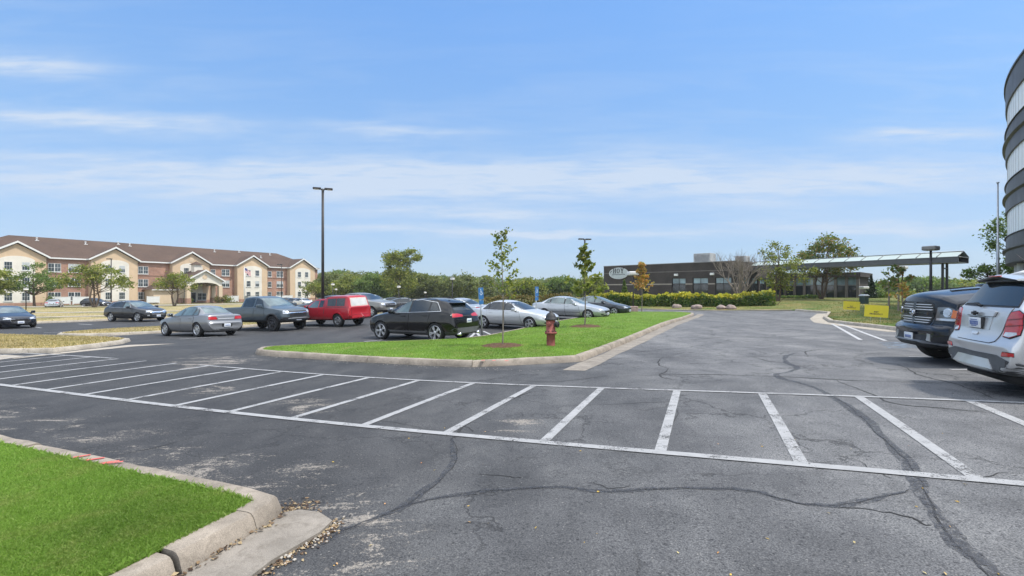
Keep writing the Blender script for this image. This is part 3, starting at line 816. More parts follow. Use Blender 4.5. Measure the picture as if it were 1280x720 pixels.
gi = np.array(resample([(-1.69, 3.47), (-1.78, 3.12), (-1.94, 2.65)], .01)); gi = np.repeat(gi, 1, 0) + RNG.normal(0, .03, (len(gi), 2))
gc = np.array([(-1.66, 3.60)]) + RNG.normal(0, .09, (260, 2)); gc = gc[(gc[:, 1] > 3.5)]
litter('leaf_litter', gx, gzn(gx[:, 0], gx[:, 1]) + .006, .016, LITTER)
litter('leaf_litter', gi, gzn(gi[:, 0], gi[:, 1]) + .034, .018, LITTER)
litter('leaf_litter', gc, gzn(gc[:, 0], gc[:, 1]) + .006, .014, LITTER)
yl = np.array([gp(RNG.uniform(380, 1280), RNG.uniform(520, 720)) for _ in range(46)])
litter('fallen_leaves', yl, gzn(yl[:, 0], yl[:, 1]) + .006, .013, YLEAF)
# stones in the broken edge
def pebbles(name, pts, off, size, m):
    bm = BM()
    for x, y in pts:
        s = size * random.uniform(.4, 1.3)
        M = Matrix.Translation((x, y, gz(x, y) + off + s * .3)) @ Matrix.Rotation(random.uniform(0, 6), 4, 'Z') @ Matrix.Diagonal((s, s * random.uniform(.6, 1), s * random.uniform(.5, .8), 1))
        bmesh.ops.create_icosphere(bm, subdivisions=1, radius=1, matrix=M)
    o = obj(name, bm, m); o['kind'] = 'stuff'; return o
STONE = mat('gravel_stone', (.36, .33, .29), .9, 0, .3, .5, 1.5)
gs = [tuple(p) for p in gx[RNG.integers(0, len(gx), 230)]] + [tuple(p) for p in gi[RNG.integers(0, len(gi), 36)]]
pebbles('gravel', gs, .004, .011, STONE)
fr = [tuple(Vector(ISL[0]).lerp(Vector((-6.9, 13.5)), random.random()) + Vector((random.gauss(-.03, .1), random.gauss(-.22, .08)))) for _ in range(170)]
pebbles('gravel', fr, .0, .008, STONE)
# ------------------------------------------------------------------ plants
BARK = mat('bark', (.115, .085, .062), .9, 0, .2, .35, 9, 1.0, 14)
BARKP = mat('pale_bark', (.20, .17, .14), .9, 0, .2, .3, 9, .8, 14)
F_GREEN = foliage('leaf_green', [(.06, .105, .024), (.09, .15, .034), (.13, .195, .046), (.19, .25, .075)], .42)
F_YGRN = foliage('leaf_yellow_green', [(.095, .13, .026), (.145, .18, .036), (.205, .235, .05), (.29, .29, .075)], .42)
F_OLIVE = foliage('leaf_olive', [(.085, .115, .038), (.12, .15, .05), (.165, .19, .07), (.22, .23, .105)], .42)
F_MIXED = foliage('leaf_turning', [(.065, .11, .028), (.10, .155, .036), (.16, .19, .05), (.30, .16, .06), (.12, .17, .045)], .42)
F_ORANGE = foliage('leaf_orange', [(.42, .20, .06), (.54, .29, .09), (.60, .37, .13), (.42, .34, .10), (.22, .23, .06)], .42)
F_DARK = foliage('leaf_dark_conifer', [(.012, .030, .012), (.02, .045, .017), (.035, .065, .024)], .1)
F_HEDGE = foliage('hedge_green', [(.03, .07, .014), (.055, .11, .018), (.085, .15, .025), (.12, .17, .03)])
F_HEDGEY = foliage('hedge_yellow_tips', [(.26, .26, .025), (.42, .38, .04), (.54, .46, .06), (.20, .24, .03)])
F_BRONZE = foliage('hedge_bronze', [(.09, .07, .025), (.16, .11, .04), (.22, .17, .05), (.10, .12, .03)])

def leaves(name, cen, size, m, parent=None, up=.35, kind=None):
    n = len(cen)
    nor = RNG.normal(0, 1, (n, 3)); nor[:, 2] += up * 2; nor /= np.linalg.norm(nor, axis=1)[:, None]
    t = np.cross(nor, RNG.normal(0, 1, (n, 3))); t /= np.linalg.norm(t, axis=1)[:, None] + 1e-9
    b = np.cross(nor, t)
    s = (size * RNG.uniform(.55, 1.35, n))[:, None]
    v = np.zeros((n, 4, 3))
    v[:, 0] = cen - t * s; v[:, 1] = cen - b * s * .55 + nor * s * .15 - t * s * .1
    v[:, 2] = cen + t * s; v[:, 3] = cen + b * s * .55 + nor * s * .15 - t * s * .1
    r = np.repeat(np.clip(RNG.random(n), 0, 1), 4)
    o = np_mesh(name, v.reshape(-1, 3), np.arange(n * 4), 4, m, parent, {'rnd': r})
    if kind: o['kind'] = kind
    return o
def sph(n):
    v = RNG.normal(0, 1, (n, 3)); return v / np.linalg.norm(v, axis=1)[:, None]
def crown_clusters(ells, n, shell=.55):
    """cluster centres spread through a union of ellipsoids (cx, cy, cz, rx, ry, rz), denser outwards"""
    out = []
    vol = np.array([e[3] * e[4] * e[5] for e in ells]) ** .67; vol = vol / vol.sum()
    for e, q in zip(ells, vol):
        k = max(3, int(n * q))
        r = RNG.uniform(shell, 1.0, k) ** .6
        out.append(np.array(e[:3]) + sph(k) * r[:, None] * np.array(e[3:]))
    return np.vstack(out)
def limb(bm, a, b, ra, rb, sag=.15, n=5, seg=5):
    a, b = Vector(a), Vector(b); d = (b - a).length
    m = a.lerp(b, .5) + Vector((random.uniform(-.1, .1) * d, random.uniform(-.1, .1) * d, sag * d))
    pts = []; rs = []
    for i in range(seg + 1):
        t = i / seg
        pts.append(a.lerp(m, t).lerp(m.lerp(b, t), t)); rs.append(ra * (1 - t) + rb * t)
    tube(bm, pts, rs, n, cap=False)
def tree(name, x, y, th, tr, ells, ncl, lpc, cr, ls, fm, label, cat='tree', group=None, bark=None, limbs=None, multi=1, rz=None, spread=1.0, base=None, up=.35, leafclump=1.0):
    """th trunk height, tr trunk radius; ells in metres relative to the base"""
    z = gz(x, y) + .1 if base is None else base
    root = thing(name, (x, y, z), label, cat, 0, group)
    cl = crown_clusters(ells, ncl)
    bm = BM()
    top = max(e[2] + e[5] * .55 for e in ells)
    cxy = np.mean([e[:2] for e in ells], 0)
    stems = []
    for s in range(multi):
        a = 2 * math.pi * s / multi + random.uniform(0, 1)
        off = 0 if multi == 1 else 1
        b0 = Vector((math.cos(a) * tr * .6 * off, math.sin(a) * tr * .6 * off, -.15))
        fork = Vector((b0.x + random.uniform(-.06, .06) * th + off * math.cos(a) * th * .25, b0.y + random.uniform(-.06, .06) * th + off * math.sin(a) * th * .25, th))
        t_ = tr / (multi ** .4)
        tube(bm, [b0, b0 + Vector((0, 0, .25)), b0.lerp(fork, .5), fork], [t_ * 1.35, t_ * 1.02, t_ * .88, t_ * .75], 8, cap=False)
        tp = Vector((cxy[0] + random.uniform(-.15, .15) * top * .5, cxy[1] + random.uniform(-.15, .15) * top * .5, top))
        lead = [fork, fork.lerp(tp, .35) + Vector((random.uniform(-.1, .1), random.uniform(-.1, .1), 0)) * th * .4, fork.lerp(tp, .7), tp]
        tube(bm, lead, [t_ * .75, t_ * .5, t_ * .3, t_ * .08], 6, cap=False)
        stems.append((fork, lead, t_))
    kl = limbs if limbs is not None else min(len(cl), 26)
    idx = RNG.permutation(len(cl))[:kl]
    for i in idx:
        c = Vector(cl[i])
        fork, lead, t_ = random.choice(stems)
        f = max(0, min(.9, (c.z - fork.z) / max(.1, lead[-1].z - fork.z) - .35 + random.uniform(-.1, .1)))
        p = lead[0].lerp(lead[-1], f)
        if f < .3: p = lead[0].lerp(lead[1], f / .35)
        limb(bm, p, c, t_ * .42 * (1 - f * .6), t_ * .06, random.uniform(-.02, .16))
    obj('trunk', bm, bark or BARK, root, False)
    k = np.maximum(1, (lpc * RNG.uniform(.35, 1.6, len(cl))).astype(int))
    cen = np.repeat(cl, k, 0)
    d = RNG.normal(0, 1, cen.shape) * cr * np.array([1, 1, .72]) * np.repeat(RNG.uniform(.55, 1.25, len(cl)), k)[:, None] * .6
    leaves('crown', cen + d, ls, fm, root, up)
    return root
def conifer(name, x, y, h, r, label, n=2600, ls=.13, fm=None, group=None):
    root = thing(name, (x, y, gz(x, y) + .1), label, 'evergreen', 0, group)
    bm = BM(); tube(bm, [(0, 0, -.1), (0, 0, h * .5), (0, 0, h * .97)], [r * .09, r * .06, .01], 6, cap=False)
    obj('trunk', bm, BARK, root)
    t = RNG.random(n) ** .7; a = RNG.uniform(0, 2 * np.pi, n)
    zz = h * (.04 + .96 * (1 - t))
    lay = .78 + .22 * np.cos(zz / h * 46) + RNG.normal(0, .06, n)
    rr = r * np.minimum(1, t * 1.12 + .02) * np.sqrt(RNG.uniform(.35, 1, n)) * lay * (.82 + .18 * np.sin(a * 3 + zz * 2))
    leaves('crown', np.column_stack([np.cos(a) * rr, np.sin(a) * rr, zz - rr * .18]), ls, fm or F_DARK, root, .1)
    return root

def sapling(x, y, h, label, tiers, fm, ls=.07, bare=.45, tr=.022, width=.5, nlf=420, mulch=True, lean=(0, 0)):
    z = gz(x, y) + .2
    root = thing('sapling', (x, y, z), label, 'young tree')
    bm = BM()
    P = lambda t: Vector((lean[0] * t + .03 * math.sin(t * 5) * h / 4, lean[1] * t, h * t))
    tube(bm, [P(0) - Vector((0, 0, .1)), P(.15), P(.4), P(.65), P(.85), P(1)], [tr * 1.2, tr, tr * .85, tr * .55, tr * .3, .004], 7, cap=False)
    cen = []
    for i in range(tiers):
        t = bare + (1 - bare) * (i + .3) / tiers
        a = i * 2.4 + random.uniform(-.4, .4)
        w = width * (1 - .72 * (t - bare) / (1 - bare)) * random.uniform(.7, 1.15)
        p = P(t); e = p + Vector((math.cos(a) * w, math.sin(a) * w, w * random.uniform(.45, 1.0)))
        limb(bm, p, e, tr * .35, .004, -.08, 5, 4)
        k = max(4, int(nlf / tiers * random.uniform(.6, 1.4)))
        for _ in range(k):
            s = random.uniform(.25, 1.08)
            q = p.lerp(e, s); cen.append((q.x + random.gauss(0, .055 + .03 * w), q.y + random.gauss(0, .055 + .03 * w), q.z + random.gauss(0, .06)))
    obj('trunk', bm, BARKP, root, False)
    leaves('crown', np.array(cen), ls, fm, root, .2)
    return root
def mulch_ring(x, y, r, zf, off, label):
    bm = BM()
    n = 34; rings = []
    for k, (q, h) in enumerate(((1.0, 0.), (.82, .035), (.5, .06), (.15, .05))):
        rings.append([bm.verts.new((x + math.cos(2 * math.pi * i / n) * r * q * (1 + .06 * math.sin(i * 2.3) + random.uniform(-.03, .03)), y + math.sin(2 * math.pi * i / n) * r * q * (1 + .06 * math.sin(i * 1.7)), 0)) for i in range(n)])
        for v in rings[-1]:
            v.co.z = float(zf(np.array([v.co.x]), np.array([v.co.y]))[0]) + off + h + random.uniform(-.008, .008)
    for a, b in zip(rings[:-1], rings[1:]):
        for i in range(n): bm.faces.new((a[i], a[(i + 1) % n], b[(i + 1) % n], b[i]))
    bm.faces.new(rings[-1])
    o = obj('mulch_ring', bm, MULCH, None, True, 60); tag(o, label, 'mulch bed')
    return o
def shrub(name, x, y, r, h, n, ls, fm, label, cat='shrub', group=None, m2=None):
    root = thing(name, (x, y, gz(x, y) + .1), label, cat, 0, group)
    bm = BM()
    for i in range(9):
        a = i * .7; tube(bm, [(0, 0, -.1), (math.cos(a) * r * .35, math.sin(a) * r * .35, h * .45), (math.cos(a) * r * .7, math.sin(a) * r * .7, h * .8)], [.03, .02, .006], 5, cap=False)
    obj('stem', bm, BARK, root)['kind'] = 'stuff'
    cl = crown_clusters([(0, 0, h * .5, r * .85, r * .85, h * .45)], 26, .4)
    cen = np.repeat(cl, n // len(cl), 0); cen = cen + RNG.normal(0, 1, cen.shape) * r * .22
    cen[:, 2] = np.maximum(cen[:, 2], .02)
    leaves('foliage', cen, ls, fm, root, .3)
    return root
def hedge(path, wid, h, n, label, side_m, top_m, ls=.13):
    """clipped hedge along a path: woody core, leaves on sides and top, new yellow growth on top"""
    root = thing('hedge', (path[0][0], path[0][1], gz(*path[0]) + .1), label, 'hedge')
    o0 = Vector((path[0][0], path[0][1], gz(*path[0]) + .1))
    p = np.array(resample(path, .25)); k = len(p)
    s = RNG.integers(0, k - 1, n); t = RNG.random(n)[:, None]
    c = p[s] * (1 - t) + p[s + 1] * t
    d = p[s + 1] - p[s]; d /= np.linalg.norm(d, axis=1)[:, None]; nn = np.column_stack([-d[:, 1], d[:, 0]])
    ww = wid * (.5 + .07 * np.sin(s * .31) + .05 * np.sin(s * .83)); hh = h * (1 + .10 * np.sin(s * .23 + 1) + .07 * np.sin(s * .9) + .06 * np.sin(s * 2.3))
    a = RNG.uniform(-.1, np.pi + .1, n)
    sq = 1 / np.maximum(np.abs(np.cos(a)), np.abs(np.sin(a))) ** .75
    rr = RNG.uniform(.78, 1.06, n) + .06 * np.sin(s * 1.1 + a * 5)
    off = np.cos(a) * sq * rr * ww; z = np.clip(np.sin(a) * sq * rr, 0.0, 1.12) * hh
    xy = c + nn * off[:, None]
    zz = gzn(c[:, 0], c[:, 1]) + .1 + z
    P = np.column_stack([xy, zz]) - np.array(o0)
    top = (z > hh * (.80 + .12 * RNG.normal(0, 1, n) * .6 + .10 * np.sin(s * .37)))
    bm = BM()
    for q in range(0, k, 5):
        x, y = p[q] - np.array(o0)[:2]
        zb = gz(*p[q]) + .1 - o0.z
        for _ in range(3):
            tube(bm, [(x, y, zb - .1), (x + random.uniform(-.4, .4) * wid, y + random.uniform(-.4, .4) * wid, zb + h * .8)], [.03, .008], 5, cap=False)
    obj('stem', bm, BARK, root)['kind'] = 'stuff'
    leaves('foliage', P[~top], ls, side_m, root, .2)
    leaves('new_growth', P[top], ls * .95, top_m, root, .5, 'stuff')
    return root

# --- middle island
x, y = gp(628, 443)
mulch_ring(x, y, .62, ISLz, .125, 'oval bed of brown bark mulch round the taller island sapling')
t1 = sapling(x, y, 3.35, 'tall thin green sapling in mulch near the front of the grass island', 19, F_YGRN, .058, .40, .022, .60, 520)
x2, y2 = gp(731, 415)
mulch_ring(x2, y2, .72, ISLz, .125, 'oval bed of brown bark mulch under the sapling behind the hydrant')
sapling(x2, y2, 3.6, 'yellow green sapling in mulch on the grass island behind the hydrant', 16, F_YGRN, .11, .34, .03, .78, 620)
sapling(10.2, 37.1, 3.75, 'slim young maple with orange autumn leaves at the far end of the grass island', 20, F_ORANGE, .12, .38, .035, .80, 680)

# --- HOY grounds
hp = resample([(22.8, 41.6), (20.2, 43.6), (16.4, 46.0), (12.4, 48.6), (8.6, 51)], .5)
hedge([(23.6, 42.4), (20.6, 43.9), (16.4, 46.2), (12.2, 48.8), (8.4, 51)], 2.2, 1.16, 15000, 'long clipped hedge with yellow tips in front of the dark office building', F_HEDGE, F_HEDGEY, .12)
hedge([(6.6, 53), (1.5, 56), (-3.4, 59)], 1.6, 1.15, 4200, 'low bronze hedge behind the parked silver cars', F_BRONZE, F_BRONZE, .13)
hedge([(34.5, 66.5), (37.5, 64.8), (40.5, 62)], .9, .55, 1600, 'low dark green hedge along the glass wing of the office', F_HEDGE, F_GREEN, .12)
tree('deciduous_tree', X_(973, 55), 55, 1.7, .17, [(.4, 0, 4.5, 2.1, 1.9, 1.8), (2.0, -.3, 3.5, 2.1, 1.7, 1.3), (-.2, .2, 5.9, 1.5, 1.4, 1.1), (-.6, 0, 3.0, 1.5, 1.3, 1.0), (.2, 0, 2.2, 1.2, 1.1, .8)], 105, 34, .5, .12, F_YGRN,
     'leaning green tree with loose airy crown at the corner of the office building', multi=2)
tree('deciduous_tree', X_(1027, 60), 60, 2.1, .2, [(.9, 0, 5.4, 2.9, 2.6, 2.3), (-1.6, 0, 4.7, 1.8, 1.7, 1.5), (2.8, 0, 4.8, 1.7, 1.6, 1.7), (.8, 0, 7.1, 2.0, 1.8, 1.1)], 150, 40, .6, .15, F_MIXED,
     'broad tree turning red at the top behind the glass roofed walkway', multi=3)
conifer('conifer', X_(1089, 63), 63, 3.2, .95, 'dark conical evergreen on the lawn beyond the yellow signs', 2600, .12)
conifer('conifer', X_(780.5, 57), 57, 2.9, .75, 'slim dark evergreen against the office wall under the oval sign', 1800, .12, F_GREEN)
conifer('conifer', X_(806, 58), 58, 1.9, .7, 'short evergreen against the office wall behind the orange maple', 1500, .12, F_DARK)
for px, Y, r, h, lb in ((1106, 66, .8, .9, 'pale yellow round shrub right of the dark conical evergreen'), (1097, 64, .8, .75, 'low green shrub beside the dark conical evergreen'), (1076, 68, 1.3, .8, 'dark low shrub left of the dark conical evergreen'),
                        (1140, 62, 1.0, .8, 'low yellow shrub on the lawn behind the black pickup')):
    shrub('shrub', X_(px, Y), Y, r, h, 900, .1, F_YGRN if 'yellow' in lb else F_HEDGE, lb)
# bare tree in front of the office
def bare_tree(x, y, h, label):
    root = thing('bare_tree', (x, y, gz(x, y) + .1), label, 'bare tree')
    bm = BM()
    def br(p, d, l, r, k):
        e = p + d * l; m = p.lerp(e, .5) + Vector((random.uniform(-.05, .05), random.uniform(-.05, .05), .04)) * l
        tube(bm, [p, m, e], [r, r * .85, r * .68], 6 if k < 2 else 4, cap=False)
        if k >= 5: return
        for _ in range(3 if k < 3 else 2):
            nd = (d + Vector((random.gauss(0, .36), random.gauss(0, .36), random.gauss(.16, .18)))).normalized()
            br(p.lerp(e, random.uniform(.65, 1)), nd, l * random.uniform(.62, .85), r * .62, k + 1)
    for s in range(5):
        a = s * 1.256 + .4
        br(Vector((0, 0, -.1)) + Vector((math.cos(a), math.sin(a), 0)) * .06, Vector((math.cos(a) * .38, math.sin(a) * .38, 1)).normalized(), h * .30, .095, 0)
    obj('trunk', bm, BARKP, root, False)
bare_tree(X_(925, 52), 52, 7.2, 'leafless tree with pale bare branches rising behind the hedge')
# boulders
BOULD = mat('pink_boulder', (.27, .215, .19), .9, 0, .2, .3, 3, .8, 9)
def boulder(x, y, r, label, sq=.75):
    bm = BM(); bmesh.ops.create_icosphere(bm, subdivisions=3, radius=r)
    ph = [random.uniform(0, 6) for _ in range(6)]
    for v in bm.verts:
        q = v.co / r
        s = 1 + .10 * math.sin(3 * q.x + ph[0]) + .09 * math.sin(4 * q.y + ph[1]) + .07 * math.sin(5 * q.z + ph[2]) + .04 * math.sin(9 * q.x + ph[3]) * math.sin(8 * q.y + ph[4])
        v.co = Vector((v.co.x * s * 1.15, v.co.y * s, max(-.2 * r, v.co.z * s * sq)))
    o = obj('boulder', bm, BOULD, None, True, 60); o.location = (x, y, gz(x, y) + .12 + .12 * r)
    tag(o, label, 'boulder')
boulder(X_(870, 42.2), 42.2, .44, 'largest pinkish boulder in front of the hedge, leftmost of the three')
boulder(X_(902, 40.9), 40.9, .36, 'pinkish boulder in front of the hedge, middle of the three')
boulder(X_(914.5, 40.6), 40.6, .38, 'pinkish boulder near the right end of the hedge')
boulder(X_(846, 44.0), 44.0, .36, 'grey boulder half hidden in the hedge foliage', .8)

# right lawn saplings, tower trees
sapling(X_(1123, 30), 30, 2.65, 'young tree with thinning leaves on the lawn between sign and black pickup', 12, F_MIXED, .12, .35, .055, 1.15, 330)
sapling(X_(1111, 33), 33, 2.0, 'short young tree just right of the nearer yellow sign', 8, F_MIXED, .11, .5, .06, .7, 140)
sapling(X_(1128, 27.5), 27.5, 1.75, 'small sapling with orange leaves just left of the black pickup grille', 9, F_ORANGE, .10, .30, .035, .5, 130)
tree('deciduous_tree', X_(1237, 43), 43, 1.6, .12, [(-.3, 0, 2.9, 1.8, 1.3, .5), (.9, .2, 3.2, 1.3, 1.3, .5), (-1.5, 0, 2.75, 1.0, .8, .3)], 34, 34, .38, .12, F_GREEN,
     'low flat crowned tree beside the metal flagpole behind the silver crossover')
tree('deciduous_tree', X_(1263, 54), 54, 3.0, .16, [(0, 0, 7.0, 2.0, 2.0, 3.4)], 50, 46, .6, .16, F_GREEN,
     'tall green tree half hidden behind the round grey tower')

# left side trees in front of the apartment house
tree('spreading_tree', X_(118, 73), 73, 1.5, .24, [(-2.3, 0, 4.6, 3.0, 2.4, 1.4), (1.6, 0, 4.9, 3.2, 2.5, 1.3), (4.2, 0, 3.7, 1.5, 1.5, 1.0), (-4.3, 0, 4.0, 1.3, 1.4, .9), (0, 0, 5.9, 2.2, 2.0, .9)], 130, 34, .6, .16, F_YGRN,
     'wide spreading umbrella shaped tree with forked trunk in the dry lawn', multi=3)
tree('deciduous_tree', X_(43, 80), 80, 1.9, .2, [(0, 0, 4.2, 3.6, 3.0, 1.8), (.3, 0, 6.1, 1.7, 1.7, 1.3), (2.7, 0, 3.7, 1.9, 1.7, 1.1), (-2.8, 0, 3.4, 1.6, 1.6, .9)], 115, 34, .58, .16, F_GREEN,
     'green tree with pointed crown in front of the cream gable, left of the spreading tree')
tree('deciduous_tree', X_(-9, 76), 76, 1.8, .2, [(.3, 0, 4.2, 2.6, 2.4, 1.9), (1.5, 0, 3.0, 1.6, 1.5, 1.0)], 70, 44, .6, .17, F_YGRN,
     'tree cut off by the left edge in front of the apartment house')
tree('spreading_tree', X_(218, 80), 80, 1.6, .2, [(0, 0, 4.4, 3.0, 2.5, 1.2), (-1.6, 0, 3.7, 1.8, 1.6, .9), (1.9, 0, 3.7, 1.7, 1.6, .9), (.3, 0, 5.1, 1.6, 1.5, .7)], 80, 32, .55, .15, F_YGRN,
     'small round tree in front of the entrance porch of the apartment house', multi=3)
tree('small_tree', X_(384, 100), 100, 1.5, .09, [(0, 0, 3.4, 1.5, 1.4, 1.5)], 26, 26, .45, .17, F_OLIVE, 'thin young tree at the far right end of the apartment house')
tree('small_tree', X_(395, 98), 98, 1.4, .1, [(0, 0, 3.2, 1.7, 1.5, 1.1)], 34, 30, .5, .17, F_YGRN, 'bushy young tree right beside the tall light pole')
for t_, n_, r, h, lb in ((2.6, 1.6, 1.1, 1.5, 'round green shrub at the wall right of the first gable'), (25.6, 5.6, .95, 1.15, 'clipped round shrub left of the entrance porch'), (34.0, 6.4, 1.6, 1.4, 'spreading bright green shrub right of the entrance porch'), (31.2, 8.6, 1.2, 1.3, 'reddish shrub under the arch of the entrance porch')):
    q = Vector((-95.6, 94)) + Vector((.527, .85)) * t_ + Vector((.85, -.527)) * n_
    shrub('shrub', q.x, q.y, r, h, 900, .16, F_BRONZE if 'reddish' in lb else F_YGRN if 'bright' in lb else F_GREEN, lb)

# trees that stand out in front of the far wood
front = [(412, 128, 7.2, 3.6, F_OLIVE, 'olive tree at the wood edge just right of the tall light pole'), (438, 122, 5.4, 4.6, F_YGRN, 'low yellow green tree at the wood edge behind the red pickup'),
         (466, 118, 5.6, 4.2, F_GREEN, 'green tree at the wood edge left of the tallest tree'), (499, 112, 9.6, 3.5, F_YGRN, 'tallest tree standing above the wood behind the black crossover'),
         (533, 124, 6.6, 4.6, F_OLIVE, 'broad olive tree at the wood edge just right of the tallest tree'), (575, 120, 6.0, 4.8, F_OLIVE, 'round olive tree at the wood edge above the black crossover'),
         (660, 112, 3.6, 3.4, F_YGRN, 'bright low tree at the wood edge between the two blue signs'), (702, 118, 5.0, 4.4, F_GREEN, 'round green tree at the wood edge left of the twin headed lamp'),
         (740, 110, 4.4, 3.6, F_YGRN, 'yellow green tree at the wood edge beside the dark office building')]
for px, Y, h, r, fm, lb in front:
    x = X_(px, Y); tall = h > 9
    hh = (h * (1 if tall else .62)) + 1.6 - gz(x, Y)
    es = [(0, 0, hh * .60, r, r, hh * .30), (r * .45, 0, hh * .45, r * .7, r * .7, hh * .3), (-r * .5, 0, hh * .42, r * .7, r * .7, hh * .3), (r * .1, 0, hh * .82, r * .62, r * .6, hh * .16)]
    if tall: es = [(0, 0, hh * .66, r * .9, r * .9, hh * .22), (r * .75, 0, hh * .86, r * .65, r * .6, hh * .11), (-r * .4, 0, hh * .84, r * .7, r * .6, hh * .13), (0, 0, hh * .38, r * 1.15, r, hh * .24)]
    tree('edge_tree', x, Y, hh * .22, .2, es, 150, 60, .95, .24, fm, lb, limbs=14)

# the far wood: one mass nobody could count
def wood(name, spots, m):
    V = []; bmc = BM()
    for x, y, h, r in spots:
        z0 = gz(x, y)
        k = 9
        cl = np.array([x, y, z0 + h * .55]) + sph(k) * np.array([r * .6, r * .6, h * .27])
        for c in cl:
            q = c + sph(150) * (RNG.uniform(.72, 1.12, 150) * r * .52)[:, None] * np.array([1, 1, .85])
            V.append(q)
        lo_ = np.column_stack([x + RNG.normal(0, r * .6, 150), y + RNG.normal(0, r * .5, 150), z0 + RNG.uniform(0, h * .45, 150)]); V.append(lo_)
        tube(bmc, [(x, y, z0 - .2), (x, y, z0 + h * .6)], [.25, .12], 5, cap=False)
    cen = np.vstack(V)
    o = leaves(name, cen, .40, m, None, .4, 'stuff')
    t = obj('wood_trunks', bmc, BARK, o); t['kind'] = 'stuff'
    return o
def wood_spots(n, p0, p1, Y0, Y1, ytop):
    out = []
    for i in range(n):
        Y = RNG.uniform(Y0, Y1); px = RNG.uniform(p0, p1); x = X_(px, Y)
        out.append((x, Y, EYE - gz(x, Y) + (HOR - ytop(px) - RNG.uniform(-1.5, 6)) * Y / F, RNG.uniform(3.5, 5.5)))
    return out
sp_a = wood_spots(170, 392, 800, 150, 240, lambda q: 338 + min(13, max(0, q - 400) / 300 * 13) + 2.0 * math.sin(q * .07) + 1.2 * math.sin(q * .19))
wood('far_wood', sp_a[:110], F_OLIVE); wood('far_wood', sp_a[110:], F_GREEN)
sp_b = wood_spots(95, 1030, 1290, 130, 230, lambda q: 353 - 4.0 * math.sin((q - 1105) * .045) + 1.5 * math.sin(q * .16))
wood('far_wood', sp_b[:50], F_YGRN); wood('far_wood', sp_b[50:], F_GREEN)
# ------------------------------------------------------------------ buildings
def brick_mat(name, c1, c2, mortar, axes, scale=9.0):
    m, nt, b, out = new_mat(name); o = objc(nt)
    sp = N(nt, 'ShaderNodeSeparateXYZ'); L(nt, o, sp.inputs[0])
    cb = N(nt, 'ShaderNodeCombineXYZ')
    L(nt, math_(nt, 'ADD', sp.outputs[0], sp.outputs[1]), cb.inputs[0]); L(nt, sp.outputs[2], cb.inputs[1])
    br = N(nt, 'ShaderNodeTexBrick', Scale=1.0)
    br.inputs['Color1'].default_value = c4(c1); br.inputs['Color2'].default_value = c4(c2); br.inputs['Mortar'].default_value = c4(mortar)
    br.inputs['Brick Width'].default_value = .22; br.inputs['Row Height'].default_value = .075; br.inputs['Mortar Size'].default_value = .008
    L(nt, cb.outputs[0], br.inputs['Vector'])
    n = noise(nt, o, .7, 5, .65)
    c = mix(nt, 1.0, br.outputs['Color'], ramp(nt, n, [(.3, (.78, .78, .78)), (.7, (1.2, 1.18, 1.15))]).outputs[0], 'MULTIPLY')
    L(nt, c, b.inputs['Base Color']); b.inputs['Roughness'].default_value = .9
    _sock(b, 'Specular IOR Level').default_value = .2
    return m
def stucco(name, col, streak=.12):
    m, nt, b, out = new_mat(name); o = objc(nt)
    n = noise(nt, o, .5, 5, .6)
    v = noise(nt, mapping(nt, o, (2.2, 2.2, .18)), 1.2, 4, .6)
    c = ramp(nt, n, [(.3, [q * .9 for q in col]), (.7, [q * 1.07 for q in col])]).outputs[0]
    c = mix(nt, math_(nt, 'MULTIPLY', v, streak * 2), c, [q * .6 for q in col])
    L(nt, c, b.inputs['Base Color']); b.inputs['Roughness'].default_value = .92
    _sock(b, 'Specular IOR Level').default_value = .2
    bump(nt, b, noise(nt, o, 60, 3), .2, .01)
    return m
def shingle(name, col):
    m, nt, b, out = new_mat(name); o = objc(nt)
    n = noise(nt, mapping(nt, o, (1, 4, 4)), 3.5, 5, .75); n2 = noise(nt, o, .25, 4, .6)
    w = N(nt, 'ShaderNodeTexWave', _bands_direction='Z', Scale=2.2, Distortion=.6, Detail=2); L(nt, o, w.inputs['Vector'])
    c = ramp(nt, n, [(.25, [q * .6 for q in col]), (.75, [q * 1.4 for q in col])]).outputs[0]
    c = mix(nt, 1.0, c, ramp(nt, n2, [(.3, (.85, .85, .85)), (.7, (1.15, 1.12, 1.1))]).outputs[0], 'MULTIPLY')
    c = mix(nt, .22, c, mix(nt, 1.0, c, w.outputs['Color'], 'MULTIPLY'))
    L(nt, c, b.inputs['Base Color']); b.inputs['Roughness'].default_value = .95
    _sock(b, 'Specular IOR Level').default_value = .15
    return m
BRICK = brick_mat('red_brick', (.29, .145, .10), (.36, .19, .135), (.34, .28, .23), 'xz')
DBRICK = brick_mat('dark_brown_brick', (.050, .043, .040), (.063, .055, .051), (.056, .050, .047), 'xz')
TAN = stucco('tan_stucco', (.57, .425, .285)); CREAM = stucco('cream_stucco', (.67, .625, .545)); BEIGE = stucco('beige_stucco', (.60, .47, .33))
SHING = shingle('brown_shingles', (.098, .068, .054))
WHITET = mat('white_trim', (.62, .615, .59), .5, 0, .4, .06, 2)
PANE = mat('window_pane', (.035, .05, .058), .06, 0, .8, .5, .6)
BLIND = mat('window_blind', (.40, .42, .42), .5, 0, .5, .1, 3)
STONEB = mat('stone_course', (.30, .265, .23), .85, 0, .3, .15, 4)
DMETAL = mat('dark_bronze_metal', (.035, .032, .030), .45, .3, .5, .2, 5)
GMETAL = mat('grey_metal', (.17, .175, .18), .45, .5, .5, .15, 4)
GALV = mat('galvanised_steel', (.42, .44, .46), .4, .6, .5, .15, 6)
LAMPW = mat('lamp_diffuser', (.72, .71, .68), .35, 0, .5, .08, 4)

